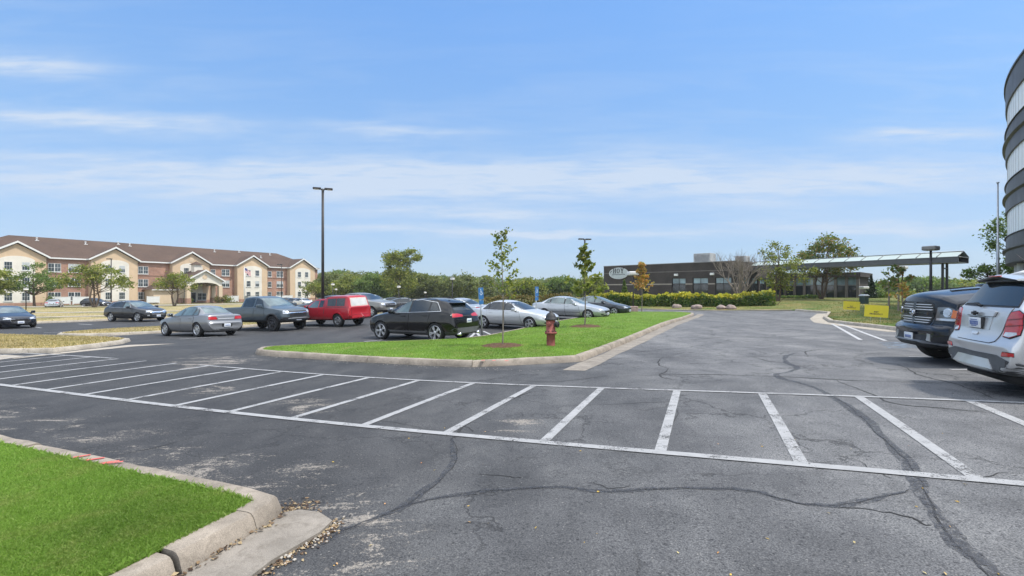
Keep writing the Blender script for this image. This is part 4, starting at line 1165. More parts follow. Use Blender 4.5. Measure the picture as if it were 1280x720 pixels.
# --- three storey apartment house on the left
AX = math.atan2(.85, .527)
apt = thing('apartment_building', (-95.6, 94, -1.55), 'three storey brick and stucco apartment house with brown roof and five gables', 'building', AX)
def apart():
    bm = BM()
    bx(bm, -10.5, 66, 1.6, 17, -.8, 9.68)
    obj('wall', bm, BRICK, apt)
    # hipped main roof with thickness
    def roof(e0, e1, r0, r1, y0, yr, y1, ze, zr, name, extra=None):
        bm = BM()
        P = [(e0, y0, ze), (e1, y0, ze), (e1, y1, ze), (e0, y1, ze), (r0, yr, zr), (r1, yr, zr)]
        v = [bm.verts.new(p) for p in P]
        for q in ((0, 1, 5, 4), (1, 2, 5), (2, 3, 4, 5), (3, 0, 4)): bm.faces.new([v[i] for i in q])
        w = [bm.verts.new((p[0], p[1], p[2] - .22)) for p in P[:4]]
        for i in range(4): bm.faces.new((v[i], w[i], w[(i + 1) % 4], v[(i + 1) % 4]))
        bm.faces.new(w[::-1])
        return obj(name, bm, SHING, apt)
    mr = roof(-11.2, 66.7, -1.4, 57, 1.1, 9.3, 17.6, 9.78, 14.45, 'roof')
    bm = BM(); bx(bm, -11.25, 66.75, 1.02, 1.10, 9.52, 9.80); bx(bm, 66.72, 66.80, 1.1, 17.6, 9.52, 9.80)
    obj('fascia', bm, WHITET, apt)
    bm = BM()
    bx(bm, 6.0 - 16.5, 66, 1.55, 1.60, -.8, .75)
    obj('plinth', bm, BRICK, apt)
    # window meshes shared by all copies
    def win(w, h, kind):
        bm = BM(); t = .06
        for x0, x1, z0, z1 in ((-w / 2, w / 2, h - t, h), (-w / 2, w / 2, 0, t), (-w / 2, -w / 2 + t, t, h - t), (w / 2 - t, w / 2, t, h - t)): bx(bm, x0, x1, -.07, .02, z0, z1)
        bx(bm, -w / 2 + t, w / 2 - t, -.055, -.01, h * .48, h * .48 + .045)
        if kind == 'wide':
            bx(bm, -.06, .06, -.085, .0, t, h - t)
        n = 3 if kind != 'wide' else 4
        for i in range(1, n):
            x = -w / 2 + w * i / n
            if abs(x) > .1 or kind != 'wide': bx(bm, x - .012, x + .012, -.045, -.01, t, h - t)
        bx(bm, -w / 2 - .1, w / 2 + .1, -.13, .0, -.12, -.002)
        f = obj('window', bm, WHITET); fm = f.data; bpy.data.objects.remove(f)
        bm = BM(); bx(bm, -w / 2 + .03, w / 2 - .03, -.03, .0, .03, h - .03); p = obj('pane', bm, PANE); pm = p.data; bpy.data.objects.remove(p)
        bm = BM(); bx(bm, -w / 2 + .06, w / 2 - .06, -.037, -.031, h * .55, h - .06); p = obj('blind', bm, BLIND); bmh = p.data; bpy.data.objects.remove(p)
        return fm, pm, bmh
    W1, W2 = win(1.15, 1.62, 'std'), win(2.0, 1.75, 'wide')
    k = [0]
    def put(par, ms, x, y, z):
        f = obj_mesh('window', ms[0], par); f.location = (x, y, z)
        p = obj_mesh('pane', ms[1], f)
        k[0] += 1
        if (k[0] * 7) % 6 < 1: obj_mesh('blind', ms[2], f)
    for g in range(5):
        c = -2.1 + 15.45 * g; hw = 4.2
        bm = BM()
        prism(bm, [(-hw, -.8), (hw, -.8), (hw, 9.62), (0, 12.15), (-hw, 9.62)], frame((c, 1.58, 0), (1, 0, 0), (0, 0, 1)), 1.58)
        bay = obj('bay', bm, TAN, apt)
        bm = BM()
        pw = 2.55
        arch = [(-pw, .55), (pw, .55)] + [(pw * math.cos(a), 8.75 + 1.0 * math.sin(a)) for a in [math.pi * i / 14 for i in range(15)]]
        prism(bm, arch, frame((c, .001, 0), (1, 0, 0), (0, 0, 1)), .06)
        obj('arch_panel', bm, CREAM, bay)
        bm = BM(); bx(bm, c - hw - .04, c + hw + .04, -.08, 1.57, -.8, .55); obj('plinth', bm, BRICK, bay)
        for fl, z in enumerate((.95, 3.95, 6.95)):
            if g == 2 and fl < 2: continue
            for s in (-1, 1):
                if g == 2 and s == 1: continue
                put(bay, W1, c + s * 1.22, -.061, z)
        if g == 2:
            bm = BM(); lathe(bm, [(.55, 0), (.55, .06), (.42, .07)], 20, 0, frame((c, -.001, 10.6), (1, 0, 0), (0, 0, 1))); obj('round_vent', bm, BEIGE, bay)
        # gable roof and white rake boards
        bm = BM(); ov = 4.68; pts = [(c - ov, -.5, 9.74), (c, -.5, 12.62), (c + ov, -.5, 9.74), (c - ov, 1.2, 9.74), (c, 6.15, 12.62), (c + ov, 1.2, 9.74)]
        v = [bm.verts.new(p) for p in pts]; w = [bm.verts.new((p[0], p[1], p[2] - .16)) for p in pts]
        for a_, b_ in ((0, 1), (1, 2)):
            bm.faces.new((v[a_], v[b_], v[b_ + 3], v[a_ + 3])); bm.faces.new((w[a_ + 3], w[b_ + 3], w[b_], w[a_])); bm.faces.new((v[b_], v[a_], w[a_], w[b_]))
        obj('gable_roof', bm, SHING, apt)
        bm = BM()
        for s in (-1, 1):
            prism(bm, [(s * ov, 9.80), (s * ov, 9.44), (0, 12.32), (0, 12.70)] if s > 0 else [(-ov, 9.44), (-ov, 9.80), (0, 12.70), (0, 12.32)], frame((c, -.5, 0), (1, 0, 0), (0, 0, 1)), .07)
            bx(bm, c + s * ov - .04, c + s * ov + .04, -.5, 1.0, 9.5, 9.8)
        obj('rake_board', bm, WHITET, apt)
        # recessed brick between this bay and the next
        if g < 4:
            for fl, z in enumerate((.85, 3.85, 6.85)):
                for dx in (1.6, 4.75):
                    if g == 1 and dx > 3: continue
                    if g == 2 and fl == 0: continue
                    put(apt, W2 if (dx > 3 or g < 2) else W1, c + hw + dx, 1.545, z)
            bm = BM(); bx(bm, c + hw + .02, c + 15.45 - hw - .02, 1.50, 1.56, 6.45, 6.6); obj('stone_band', bm, BRICK, apt)
    # roof vents
    for t, f in ((2.5, .82), (10.4, .78), (16.7, .9), (18.8, .84), (28.9, .3), (38, .82), (45, .9), (50, .6), (54, .84), (47, .55)):
        y = 1.1 + 8.2 * f; z = 9.78 + 4.67 * f
        bm = BM(); tube(bm, [(t, y, z - .1), (t, y, z + .42)], .11, 8); tube(bm, [(t, y, z + .42), (t, y, z + .58)], [.22, .16], 8); bx(bm, t - .3, t + .3, y - .3, y + .3, z - .1, z + .03)
        obj('roof_vent', bm, WHITET if f > .5 else GALV, apt)
    # entrance porch on brick footed columns
    c = 28.6
    bm = BM()
    arch = [(-4.0, 4.1), (-3.55, 4.1)] + [(-3.1 * math.cos(a), 4.1 + .75 * math.sin(a)) for a in [math.pi * i / 12 for i in range(13)]] + [(3.55, 4.1), (4.0, 4.1), (4.0, 5.45), (0, 7.65), (-4.0, 5.45)]
    prism(bm, arch, frame((c, -6.6, 0), (1, 0, 0), (0, 0, 1)), .4)
    bx(bm, c - 4.0, c - 3.65, -6.58, -.02, 4.1, 5.45); bx(bm, c + 3.65, c + 4.0, -6.58, -.02, 4.1, 5.45)
    porch = obj('porch', bm, CREAM, apt)
    bm = BM(); ov = 4.5; pts = [(c - ov, -7.5, 5.30), (c, -7.5, 7.95), (c + ov, -7.5, 5.30), (c - ov, -.02, 5.30), (c, -.02, 7.95), (c + ov, -.02, 5.30)]
    v = [bm.verts.new(p) for p in pts]; w = [bm.verts.new((p[0], p[1], p[2] - .18)) for p in pts]
    for a_, b_ in ((0, 1), (1, 2)):
        bm.faces.new((v[a_], v[b_], v[b_ + 3], v[a_ + 3])); bm.faces.new((w[a_ + 3], w[b_ + 3], w[b_], w[a_])); bm.faces.new((v[b_], v[a_], w[a_], w[b_]))
    obj('porch_roof', bm, SHING, porch)
    bm = BM()
    for s in (-1, 1):
        prism(bm, [(s * ov, 5.36), (s * ov, 5.0), (0, 7.65), (0, 8.03)] if s > 0 else [(-ov, 5.0), (-ov, 5.36), (0, 8.03), (0, 7.65)], frame((c, -7.5, 0), (1, 0, 0), (0, 0, 1)), .08)
    obj('rake_board', bm, WHITET, porch)
    for s in (-1, 1):
        for y in (-6.75, -3.4):
            bm = BM(); bx(bm, c + s * 3.6 - .42, c + s * 3.6 + .42, y - .42, y + .42, 1.1, 4.09); obj('column', bm, BEIGE, porch)
            bm = BM(); bx(bm, c + s * 3.6 - .5, c + s * 3.6 + .5, y - .5, y + .5, -.8, 1.09); obj('column_base', bm, BRICK, porch)
    bm = BM(); lathe(bm, [(.55, 0), (.55, .06), (.4, .07)], 20, 0, frame((c, -7.0, 6.2), (1, 0, 0), (0, 0, 1))); obj('round_vent', bm, BEIGE, porch)
    bm = BM(); bx(bm, c - 1.1, c + 1.1, -.1, -.02, 0, 2.4); obj('door', bm, PANE, porch)
    bm = BM(); bx(bm, c - 1.25, c - 1.1, -.14, -.02, 0, 2.5); bx(bm, c + 1.1, c + 1.25, -.14, -.02, 0, 2.5); bx(bm, c - .06, c + .06, -.14, -.101, 0, 2.4); bx(bm, c - 1.1, c + 1.1, -.14, -.02, 2.4, 2.52); obj('door_frame', bm, WHITET, porch)
    put(porch, W2, c + 2.55, -.061, .5)
    # cupola on the porch roof
    bm = BM(); bx(bm, c - .8, c + .8, -3.6, -2.0, 7.0, 9.3); cu = obj('cupola', bm, CREAM, porch)
    bm = BM()
    v = [bm.verts.new((c + x, -2.8 + y, 9.3)) for x, y in ((-1.15, -1.15), (1.15, -1.15), (1.15, 1.15), (-1.15, 1.15))]; t = bm.verts.new((c, -2.8, 10.15))
    for i in range(4): bm.faces.new((v[i], v[(i + 1) % 4], t))
    bm.faces.new(v[::-1]); obj('cupola_roof', bm, SHING, cu)
    # low wing left of the porch
    bm = BM(); bx(bm, 19.4, 24.2, -3.2, 1.55, -.8, 3.15); wg = obj('low_wing', bm, BEIGE, apt)
    bm = BM(); v = [bm.verts.new(p) for p in ((18.9, -3.7, 3.17), (24.7, -3.7, 3.17), (24.7, 1.58, 3.17), (18.9, 1.58, 3.17), (20.9, -.2, 4.75), (22.9, -.2, 4.75))]
    for q in ((0, 1, 5, 4), (1, 2, 5), (2, 3, 4, 5), (3, 0, 4), (3, 2, 1, 0)): bm.faces.new([v[i] for i in q])
    obj('low_wing_roof', bm, SHING, wg)
    bm = BM(); bx(bm, 18.88, 24.72, -3.78, -3.71, 2.98, 3.2); obj('fascia', bm, WHITET, wg)
apart()
def apt_pt(t, n):
    q = Vector((-95.6, 94)) + Vector((.527, .85)) * t + Vector((.85, -.527)) * n
    return q.x, q.y
# white vinyl fence panels round the ground floor patios
for t, n, w, lb in ((3.9, 2.0, 2.6, 'short white vinyl fence panel right of the first gable'), (7.0, 2.0, 2.7, 'white vinyl fence panel in front of the brick between first and second gables'), (19.2, 3.6, 2.4, 'white vinyl fence panel right of the second gable'),
                    (35.6, 5.5, 2.2, 'white vinyl fence panel right of the entrance porch'), (52, 2.6, 5.0, 'long white vinyl fence panel between the last two gables'), (38.2, 2.4, 1.6, 'narrow white vinyl fence panel beside the fourth gable')):
    x, y = apt_pt(t, n); z = gz(x, y) + .1
    r = thing('fence', (x, y, z), lb, 'fence', AX)
    bm = BM(); bx(bm, -w / 2, w / 2, -.03, .03, .1, 1.45); bx(bm, -w / 2, w / 2, -.05, .05, 1.45, 1.53)
    for i in range(int(w / .16)): bx(bm, -w / 2 + i * .16, -w / 2 + i * .16 + .015, -.036, -.031, .1, 1.45)
    obj('panel', bm, WHITET, r)
    for s in (-1, 1):
        bm = BM(); bx(bm, s * w / 2 - .07, s * w / 2 + .07, -.07, .07, -.1, 1.62); obj('post', bm, WHITET, r)

# --- dark brick office with oval sign
OZ = -.05
off = thing('office_building', (28.7, 60, OZ), 'low dark brown brick office with oval sign and glass wing', 'building', math.atan2(.70, .714))
def facade(bm, M, u0, u1, z0, z1, ops, dep, mi=0):
    us = sorted({u0, u1} | {o[0] for o in ops} | {o[1] for o in ops}); zs = sorted({z0, z1} | {o[2] for o in ops} | {o[3] for o in ops})
    def q(*p):
        f = bm.faces.new([bm.verts.new(M @ Vector(r)) for r in p]); f.material_index = mi
    for a, b in zip(us[:-1], us[1:]):
        for c, d in zip(zs[:-1], zs[1:]):
            um, zm = (a + b) / 2, (c + d) / 2
            if any(o[0] < um < o[1] and o[2] < zm < o[3] for o in ops): continue
            q((a, c, 0), (b, c, 0), (b, d, 0), (a, d, 0))
    for a, b, c, d in ops:
        q((a, c, 0), (a, c, -dep), (b, c, -dep), (b, c, 0)); q((a, d, 0), (b, d, 0), (b, d, -dep), (a, d, -dep))
        q((a, c, 0), (a, d, 0), (a, d, -dep), (a, c, -dep)); q((b, c, 0), (b, c, -dep), (b, d, -dep), (b, d, 0))
def office():
    H = 5.28; ML = frame((0, 0, 0), (0, -1, 0), (0, 0, 1)); MR = frame((0, 0, 0), (1, 0, 0), (0, 0, 1))
    # ML local u = -y, outward normal = -x ;  MR local u = x, outward -y
    opl = [(-8.9, -6.9, .0, 3.25), (-5.9, -3.8, .3, 3.25), (-2.85, -.8, .3, 3.25)]
    opr = [(2.2, 4.6, .2, 3.25), (5.2, 7.6, .2, 3.25), (8.2, 10.6, .2, 3.25), (11.2, 13.4, .2, 3.25)]
    bm = BM()
    facade(bm, ML, -20.3, 0, -.5, H, opl, .28); facade(bm, MR, 0, 14.2, -.5, H, opr, .28)
    # back walls
    for p in (((0, 20.3), (14.2, 20.3)), ((14.2, 20.3), (14.2, 0))):
        (xa, ya), (xb, yb) = p
        bm.faces.new([bm.verts.new(c) for c in ((xa, ya, -.5), (xa, ya, H), (xb, yb, H), (xb, yb, -.5))])
    bmesh.ops.recalc_face_normals(bm, faces=bm.faces[:])
    obj('wall', bm, DBRICK, off)
    bm = BM(); bx(bm, .25, 13.95, .25, 20.05, 4.85, 4.95); obj('roof', bm, GMETAL, off)
    bm = BM()
    bx(bm, -.05, .32, -.05, 20.35, H + .002, H + .09); bx(bm, .32, 14.25, -.05, .32, H + .002, H + .09)
    obj('parapet_cap', bm, mat('pale_coping', (.24, .235, .23), .6), off)
    bm = BM()
    def band(z0, z1, d):
        for a, b in ((-20.3, -8.9), (-6.9, -5.9), (-3.8, -2.85), (-.8, -.001)) if z0 < 3 else ((-20.3, -.001),):
            bx(bm, -d, -.001, -b, -a, z0, z1)
        if z0 > 3: bx(bm, .0, 14.2, -d, -.001, z0, z1)
    band(2.33, 2.50, .035); obj('stone_band', bm, STONEB, off)
    bm = BM(); band(4.10, 4.22, .03); obj('brick_band', bm, mat('grey_brown_band', (.13, .115, .105), .85), off)
    # glazing in the openings
    def glaz(M, ops, door=False):
        for i, (a, b, c, d) in enumerate(ops):
            bm = BM()
            fr = .07
            for x0, x1, y0, y1 in ((a, a + fr, c, d), (b - fr, b, c, d), (a + fr, b - fr, d - fr, d), (a + fr, b - fr, c, c + fr), (a + fr, b - fr, 2.38, 2.50)) + (((a + b) / 2 - .035, (a + b) / 2 + .035, c, d),):
                q = bx(bm, x0, x1, y0, y1, -.24, -.17, 0, 0, M)
            f = obj('window', bm, DMETAL, off)
            bm = BM(); bx(bm, a + .03, b - .03, c + .03, 2.42, -.23, -.20, 0, 0, M); obj('pane', bm, GLASS, f)
            bm = BM(); bx(bm, a + .03, b - .03, 2.46, d - .03, -.23, -.20, 0, 0, M); obj('transom', bm, TRANSOM, f)
            if door and i == 0:
                bm = BM()
                for s in (-1, 1): bx(bm, (a + b) / 2 + s * .12 - .015, (a + b) / 2 + s * .12 + .015, .9, 1.5, -.15, -.12, 0, 0, M)
                obj('handle', bm, CHROME, f)
    global TRANSOM
    TRANSOM = mat('transom_glass', (.16, .24, .27), .08, 0, .8, .5, .8)
    glaz(ML, opl, True); glaz(MR, opr)
    # wall lamps over the openings
    for y in (8.2, 3.2):
        bm = BM(); bx(bm, -.3, -.002, y - .25, y + .25, 3.55, 3.85, .03); obj('wall_lamp', bm, LAMPW, off)
    # rooftop units
    for x, y, w, d, h in ((5.2, 6.5, 2.0, 2.4, 1.35), (11.5, 3.5, 1.7, 1.5, 1.15)):
        bm = BM(); bx(bm, x - w / 2 - .5, x + w / 2 + .5, y - d / 2 - .5, y + d / 2 + .5, 4.96, 5.5); bx(bm, x - w / 2, x + w / 2, y - d / 2, y + d / 2, 5.5, 5.5 + h, .03)
        u = obj('rooftop_unit', bm, mat('hvac_grey', (.36, .36, .35), .6, .1, .4, .2, 2), off)
        bm = BM()
        for i in range(7): bx(bm, x - w / 2 - .02, x - w / 2 - .002, y - d / 2 + .2, y + d / 2 - .2, 5.65 + i * .14, 5.7 + i * .14)
        obj('louvre', bm, GMETAL, u)
    # oval sign on the left face (y from the corner)
    sy, sz = 17.55, 4.15
    MS = frame((-.002, sy, sz), (0, -1, 0), (0, 0, 1))
    a_, b_ = 1.70, .88
    el = lambda k: [(a_ * k * math.cos(t), b_ * k * math.sin(t)) for t in [2 * math.pi * i / 48 for i in range(48)]]
    bm = BM(); prism(bm, el(1.0), MS, .10); sg = obj('sign_board', bm, mat('sign_rim', (.52, .54, .55), .5), off)
    bm = BM(); prism(bm, el(.92), MS @ Matrix.Translation((0, 0, .101)), .012); obj('sign_face', bm, mat('sign_face_grey', (.42, .46, .47), .5), sg)
    INK = mat('sign_black', (.012, .012, .013), .5)
    bm = BM(); ML2 = MS @ Matrix.Translation((0, 0, .114))
    def gl(polys, ox, s):
        bm = BM()
        for p in polys: prism(bm, [(ox + x * s * .86, .0 + y * s) for x, y in p], ML2, .02)
        obj('letter', bm, INK, sg)
    r_ = lambda x0, x1, y0, y1: [(x0, y0), (x1, y0), (x1, y1), (x0, y1)]
    Hh = [r_(.10, .30, 0, 1), r_(.62, .82, 0, 1), r_(.30, .62, .44, .57), r_(0, .10, 0, .1), r_(.30, .38, 0, .1), r_(.54, .62, 0, .1), r_(.82, .92, 0, .1), r_(0, .10, .9, 1), r_(.30, .38, .9, 1), r_(.54, .62, .9, 1), r_(.82, .92, .9, 1)]
    gl(Hh, -.98, .74)
    O = []
    for i in range(20):
        t0, t1 = 2 * math.pi * i / 20, 2 * math.pi * (i + 1) / 20
        O.append([(.42 + .42 * math.cos(t0), .5 + .52 * math.sin(t0)), (.42 + .42 * math.cos(t1), .5 + .52 * math.sin(t1)), (.42 + .22 * math.cos(t1), .5 + .42 * math.sin(t1)), (.42 + .22 * math.cos(t0), .5 + .42 * math.sin(t0))])
    gl(O, -.30, .74)
    Y_ = [r_(.36, .56, 0, .45), r_(.26, .36, 0, .1), r_(.56, .66, 0, .1), [(.36, .45), (.56, .45), (.30, 1), (.06, 1)], [(.40, .45), (.56, .45), (.86, 1), (.70, 1)], r_(.0, .38, .92, 1), r_(.62, .96, .92, 1)]
    gl(Y_, .36, .74)
    # swoosh on the left and the row of small letters, too small to read in the photograph
    for i in range(12):
        t0, t1 = math.pi * (.74 + .024 * i), math.pi * (.74 + .024 * (i + 1)); wd = .075 * math.sin(math.pi * (i + .5) / 12)
        prism(bm, [(1.50 * math.cos(t0), .62 * math.sin(t0) + wd), (1.50 * math.cos(t0), .62 * math.sin(t0) - wd), (1.50 * math.cos(t1), .62 * math.sin(t1) - wd), (1.50 * math.cos(t1), .62 * math.sin(t1) + wd)], ML2, .015)
    obj('swoosh', bm, INK, sg); bm = BM()
    for i in range(10):
        x = -1.08 + i * .235
        for q in (r_(0, .045, 0, .15), r_(.10, .145, 0, .15), r_(.045, .10, (.0, .06, .11)[i % 3], (.0, .06, .11)[i % 3] + .04)):
            prism(bm, [(x + u, -.26 + v) for u, v in q], ML2, .012)
    obj('small_lettering', bm, INK, sg)['kind'] = 'stuff'
    # recessed entrance and glass wing on the right
    bm = BM(); bx(bm, 14.25, 16.75, .9, 3, -.4, 3.9); bx(bm, 14.25, 16.75, -1.2, .9, 3.5, 3.9); obj('entrance', bm, DMETAL, off)
    bm = BM(); bx(bm, 14.6, 16.4, .84, .89, .0, 3.2); obj('door', bm, GLASS, off)
    x0 = 16.8; y0, y1 = -9.7, .6
    bm = BM(); bx(bm, x0 - .35, x0 + 9, y0 - .35, y1 + .2, 3.42, 4.05); obj('wing_roof', bm, DBRICK, off)
    bm = BM(); bx(bm, x0 + .55, x0 + 9, y0 + .1, y1, -.5, 3.415); obj('wing_wall', bm, DBRICK, off)
    n = 8
    for i in range(n + 1):
        y = y0 + (y1 - y0) * i / n
        bm = BM(); bx(bm, x0 - .05, x0 + .5, y - .16, y + .16, -.5, 3.41); obj('pier', bm, mat('grey_brown_pier', (.135, .12, .105), .85, 0, .3, .2, 3), off)
    for i in range(n):
        ya = y0 + (y1 - y0) * i / n + .17; yb = y0 + (y1 - y0) * (i + 1) / n - .17
        bm = BM(); bx(bm, x0 + .2, x0 + .3, ya, yb, 2.2, 2.34); bx(bm, x0 + .2, x0 + .3, ya, yb, .1, .22); w = obj('window', bm, GMETAL, off)
        bm = BM(); bx(bm, x0 + .24, x0 + .27, ya, yb, .22, 2.2); obj('pane', bm, GLASS, w)
        bm = BM(); bx(bm, x0 + .24, x0 + .27, ya, yb, 2.34, 3.40); obj('transom', bm, TRANSOM, w)
office()

# --- glass roofed walkway
def walkway():
    E1 = Vector((44, 46)); d = Vector((-9.5, 16)).normalized(); Ln = 21.2
    r = thing('covered_walkway', (E1.x, E1.y, 0), 'long raised walkway canopy with pitched glass roof and dark side beams', 'canopy', math.atan2(d.y, d.x))
    gl_, nt, b, out = new_mat('canopy_glass')
    b.inputs['Base Color'].default_value = (.34, .40, .375, 1); b.inputs['Roughness'].default_value = .45; _sock(b, 'Specular IOR Level').default_value = .7
    zb = 4.2; w = 1.35
    for s in (-1, 1):
        bm = BM(); bx(bm, 0, Ln, s * w - .09, s * w + .09, zb, zb + .52); bx(bm, 0, Ln, s * w - .13, s * w + .13, zb + .52, zb + .58); obj('beam', bm, mat('canopy_grey', (.10, .105, .112), .5, .2), r)
        bm = BM(); v = [bm.verts.new(p) for p in ((0, s * (w + .02), zb + .60), (Ln, s * (w + .02), zb + .60), (Ln, 0, zb + 1.12), (0, 0, zb + 1.12))]
        f = bm.faces.new(v if s < 0 else v[::-1]); q = bmesh.ops.extrude_face_region(bm, geom=[f])
        for e in q['geom']:
            if isinstance(e, bmesh.types.BMVert): e.co.z -= .03
        obj('roof_glass', bm, gl_, r)
    bm = BM()
    for i in range(14):
        x = Ln * i / 13
        for s in (-1, 1): tube(bm, [(x, s * (w + .03), zb + .62), (x, 0, zb + 1.16)], .035, 5)
    tube(bm, [(0, 0, zb + 1.15), (Ln, 0, zb + 1.15)], .05, 6)
    for x in (0, Ln): tube(bm, [(x, -w, zb + .55), (x, w, zb + .55)], .05, 6)
    bx(bm, .1, Ln, -w + .1, w - .1, zb + .03, zb + .10)
    obj('roof_frame', bm, GMETAL, r)
    for x in (1.4,):
        for s in (-1, 1):
            X = E1.x + d.x * x - d.y * s * 1.2 * 0; bm = BM(); bx(bm, x - .09, x + .09, s * .55 - .09, s * .55 + .09, -1.0, zb + .03); obj('post', bm, DMETAL, r)
        bm = BM(); bx(bm, x - .06, x + .06, -.46, .46, zb - .55, zb - .42); obj('cross_bar', bm, DMETAL, r)
walkway()

# --- round tower at the right edge
def tower():
    cx, cy, rad = 63.1, 6.4, 39.0
    g = gz(30, 20)
    r = thing('office_tower', (cx, cy, g), 'round office tower with pale and dark grey bands at the right edge', 'building')
    z_ = lambda rel: EYE + rel - g
    DB = mat('tower_grey_panel', (.085, .081, .084), .5, .2, .4, .12, .4)
    PBm, nt, b, out = new_mat('tower_pale_glass'); o = objc(nt)
    sp = N(nt, 'ShaderNodeSeparateXYZ'); L(nt, o, sp.inputs[0])
    c = ramp(nt, noise(nt, mapping(nt, o, (.5, .5, .12)), 1.2, 3), [(.35, (.80, .81, .81)), (.65, (.88, .88, .87))]).outputs[0]
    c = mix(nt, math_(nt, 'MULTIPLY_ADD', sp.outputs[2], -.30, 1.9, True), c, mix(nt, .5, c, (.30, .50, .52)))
    L(nt, c, b.inputs['Base Color']); b.inputs['Roughness'].default_value = .35; _sock(b, 'Specular IOR Level').default_value = .5
    n = 240
    levels = [('d', 14.5, 12.85), ('w', 12.85, 11.1), ('d', 11.1, 9.16), ('w', 9.16, 7.37), ('d', 7.37, 5.43), ('w', 5.43, 3.68), ('d', 3.68, 1.8)]
    for i, (k, zt, zb) in enumerate(levels):
        bm = BM(); zt, zb = z_(zt), z_(zb)
        if k == 'd':
            m_ = (zt + zb) / 2
            pr = [(rad - .5, zb), (rad, zb), (rad, m_ - .12), (rad + .16, m_ - .04), (rad + .16, m_ + .06), (rad - .02, m_ + .08), (rad - .02, zt - .03), (rad + .06, zt - .03), (rad + .06, zt), (rad - .5, zt)]
            if i == 0: pr = [(rad - .5, zb), (rad, zb), (rad, zt - .12), (rad + .08, zt - .12), (rad + .08, zt), (rad - .5, zt)]
            lathe(bm, pr, n); obj('dark_band', bm, DB, r)
        else:
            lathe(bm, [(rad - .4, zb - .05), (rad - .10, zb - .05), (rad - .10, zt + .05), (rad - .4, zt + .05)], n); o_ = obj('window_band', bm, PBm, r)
            bm = BM()
            for j in range(0, 300):
                a = 2 * math.pi * j / 300
                if not (1.9 < a < 4.6): continue
                M = Matrix.Rotation(a, 4, 'Z') @ Matrix.Translation((rad - .10, 0, 0))
                bx(bm, -.05, .012, -.008, .008, zb, zt, 0, 0, M)
            obj('mullion', bm, mat('pale_mullion', (.52, .53, .53), .5, .2), o_)
    bm = BM(); lathe(bm, [(rad - 2.6, -.5), (rad - 2.6, z_(1.8))], 120, 0, None, False); obj('ground_floor_glass', bm, GLASS, r)
    bm = BM(); lathe(bm, [(.1, z_(1.85)), (rad - .45, z_(1.85)), (rad - .45, z_(1.9)), (.1, z_(1.9))], 120); lathe(bm, [(.1, z_(14.0)), (rad - .45, z_(14.0)), (rad - .45, z_(14.1)), (.1, z_(14.1))], 120); obj('slab', bm, CONC_PALE, r)
    for j in range(0, 60):
        a = 2 * math.pi * j / 60
        if not (1.9 < a < 4.4): continue
        bm = BM(); lathe(bm, [(.32, -.5), (.32, z_(1.79))], 14, 0, Matrix.Rotation(a, 4, 'Z') @ Matrix.Translation((rad - .75, 0, 0))); obj('column', bm, WHITET, r)
tower()
# ------------------------------------------------------------------ vehicles
# a station is (x, zb, wb, wm, zm, wsh, zsh, wr, zr, crown)
def loft_body(st, cuts, bow, levels=2, creases=((3, .35), (4, .8), (5, .6)), boxes=()):
    bm = BM(); rings = []; xf = st[0][0]; xr = st[-1][0]
    for (x, zb, wb, wm, zm, wsh, zsh, wr, zr, cr) in st:
        h = [(0, zb), (wb * .6, zb), (wb, zb + .03), (wm, zm), (wsh, zsh), (wr, zr), (wr * .55, zr + cr * .75), (0, zr + cr)]
        ring = [(y, z) for y, z in h] + [(-y, z) for y, z in h[-2:0:-1]]
        # noses and tails are rounded in plan
        tf = max(0., min(1., (x - xf + .9) / .8)); tr = max(0., min(1., (xr + .8 - x) / .7)); hw_ = max(q[3] for q in st)
        rings.append([bm.verts.new((x - (bow[0] * tf * tf * (3 - 2 * tf) - bow[1] * tr * tr * (3 - 2 * tr)) * (y / hw_) ** 2, y, z)) for y, z in ring])
    n = len(rings[0])
    cl = bm.edges.layers.float.new('crease_edge')
    for a, b in zip(rings[:-1], rings[1:]):
        for k in range(n): bm.faces.new((a[k], b[k], b[(k + 1) % n], a[(k + 1) % n]))
    bm.faces.new(rings[0]); bm.faces.new(rings[-1][::-1])
    bmesh.ops.recalc_face_normals(bm, faces=bm.faces[:])
    for row, c in creases:
        for rr in (row, n - row):
            for a, b in zip(rings[:-1], rings[1:]):
                e = bm.edges.get((a[rr], b[rr]))
                if e: e[cl] = c
    for k in range(n):
        for rg in (rings[0], rings[-1]):
            e = bm.edges.get((rg[k], rg[(k + 1) % n]))
            if e: e[cl] = .75
    me = bpy.data.meshes.new('tmp'); bm.to_mesh(me); bm.free()
    o = obj_mesh('tmp_body', me)
    md = o.modifiers.new('s', 'SUBSURF'); md.levels = levels
    # wheel wells (and a load bed) cut out of the closed shell
    bm = BM()
    for x, z, r, w in cuts:
        for s in (-1, 1):
            M = Matrix.Translation((x, s * (w - .16), z)) @ Matrix.Rotation(R(90), 4, 'X')
            bmesh.ops.create_cone(bm, cap_ends=True, segments=36, radius1=r, radius2=r, depth=.56, matrix=M)
    for b in boxes: bx(bm, *b)
    cme = bpy.data.meshes.new('tmpc'); bm.to_mesh(cme); bm.free()
    c = obj_mesh('tmp_cut', cme)
    bo = o.modifiers.new('b', 'BOOLEAN'); bo.operation = 'DIFFERENCE'; bo.object = c; bo.solver = 'EXACT'
    dg = bpy.context.evaluated_depsgraph_get()
    out = bpy.data.meshes.new_from_object(o.evaluated_get(dg))
    o.modifiers.remove(bo)
    dg = bpy.context.evaluated_depsgraph_get()
    full = bpy.data.meshes.new_from_object(o.evaluated_get(dg))
    tb = BM(); tb.from_mesh(full); tree = BVHTree.FromBMesh(tb); tb.free()
    bpy.data.objects.remove(o); bpy.data.objects.remove(c); bpy.data.meshes.remove(full); bpy.data.meshes.remove(me); bpy.data.meshes.remove(cme)
    return out, tree

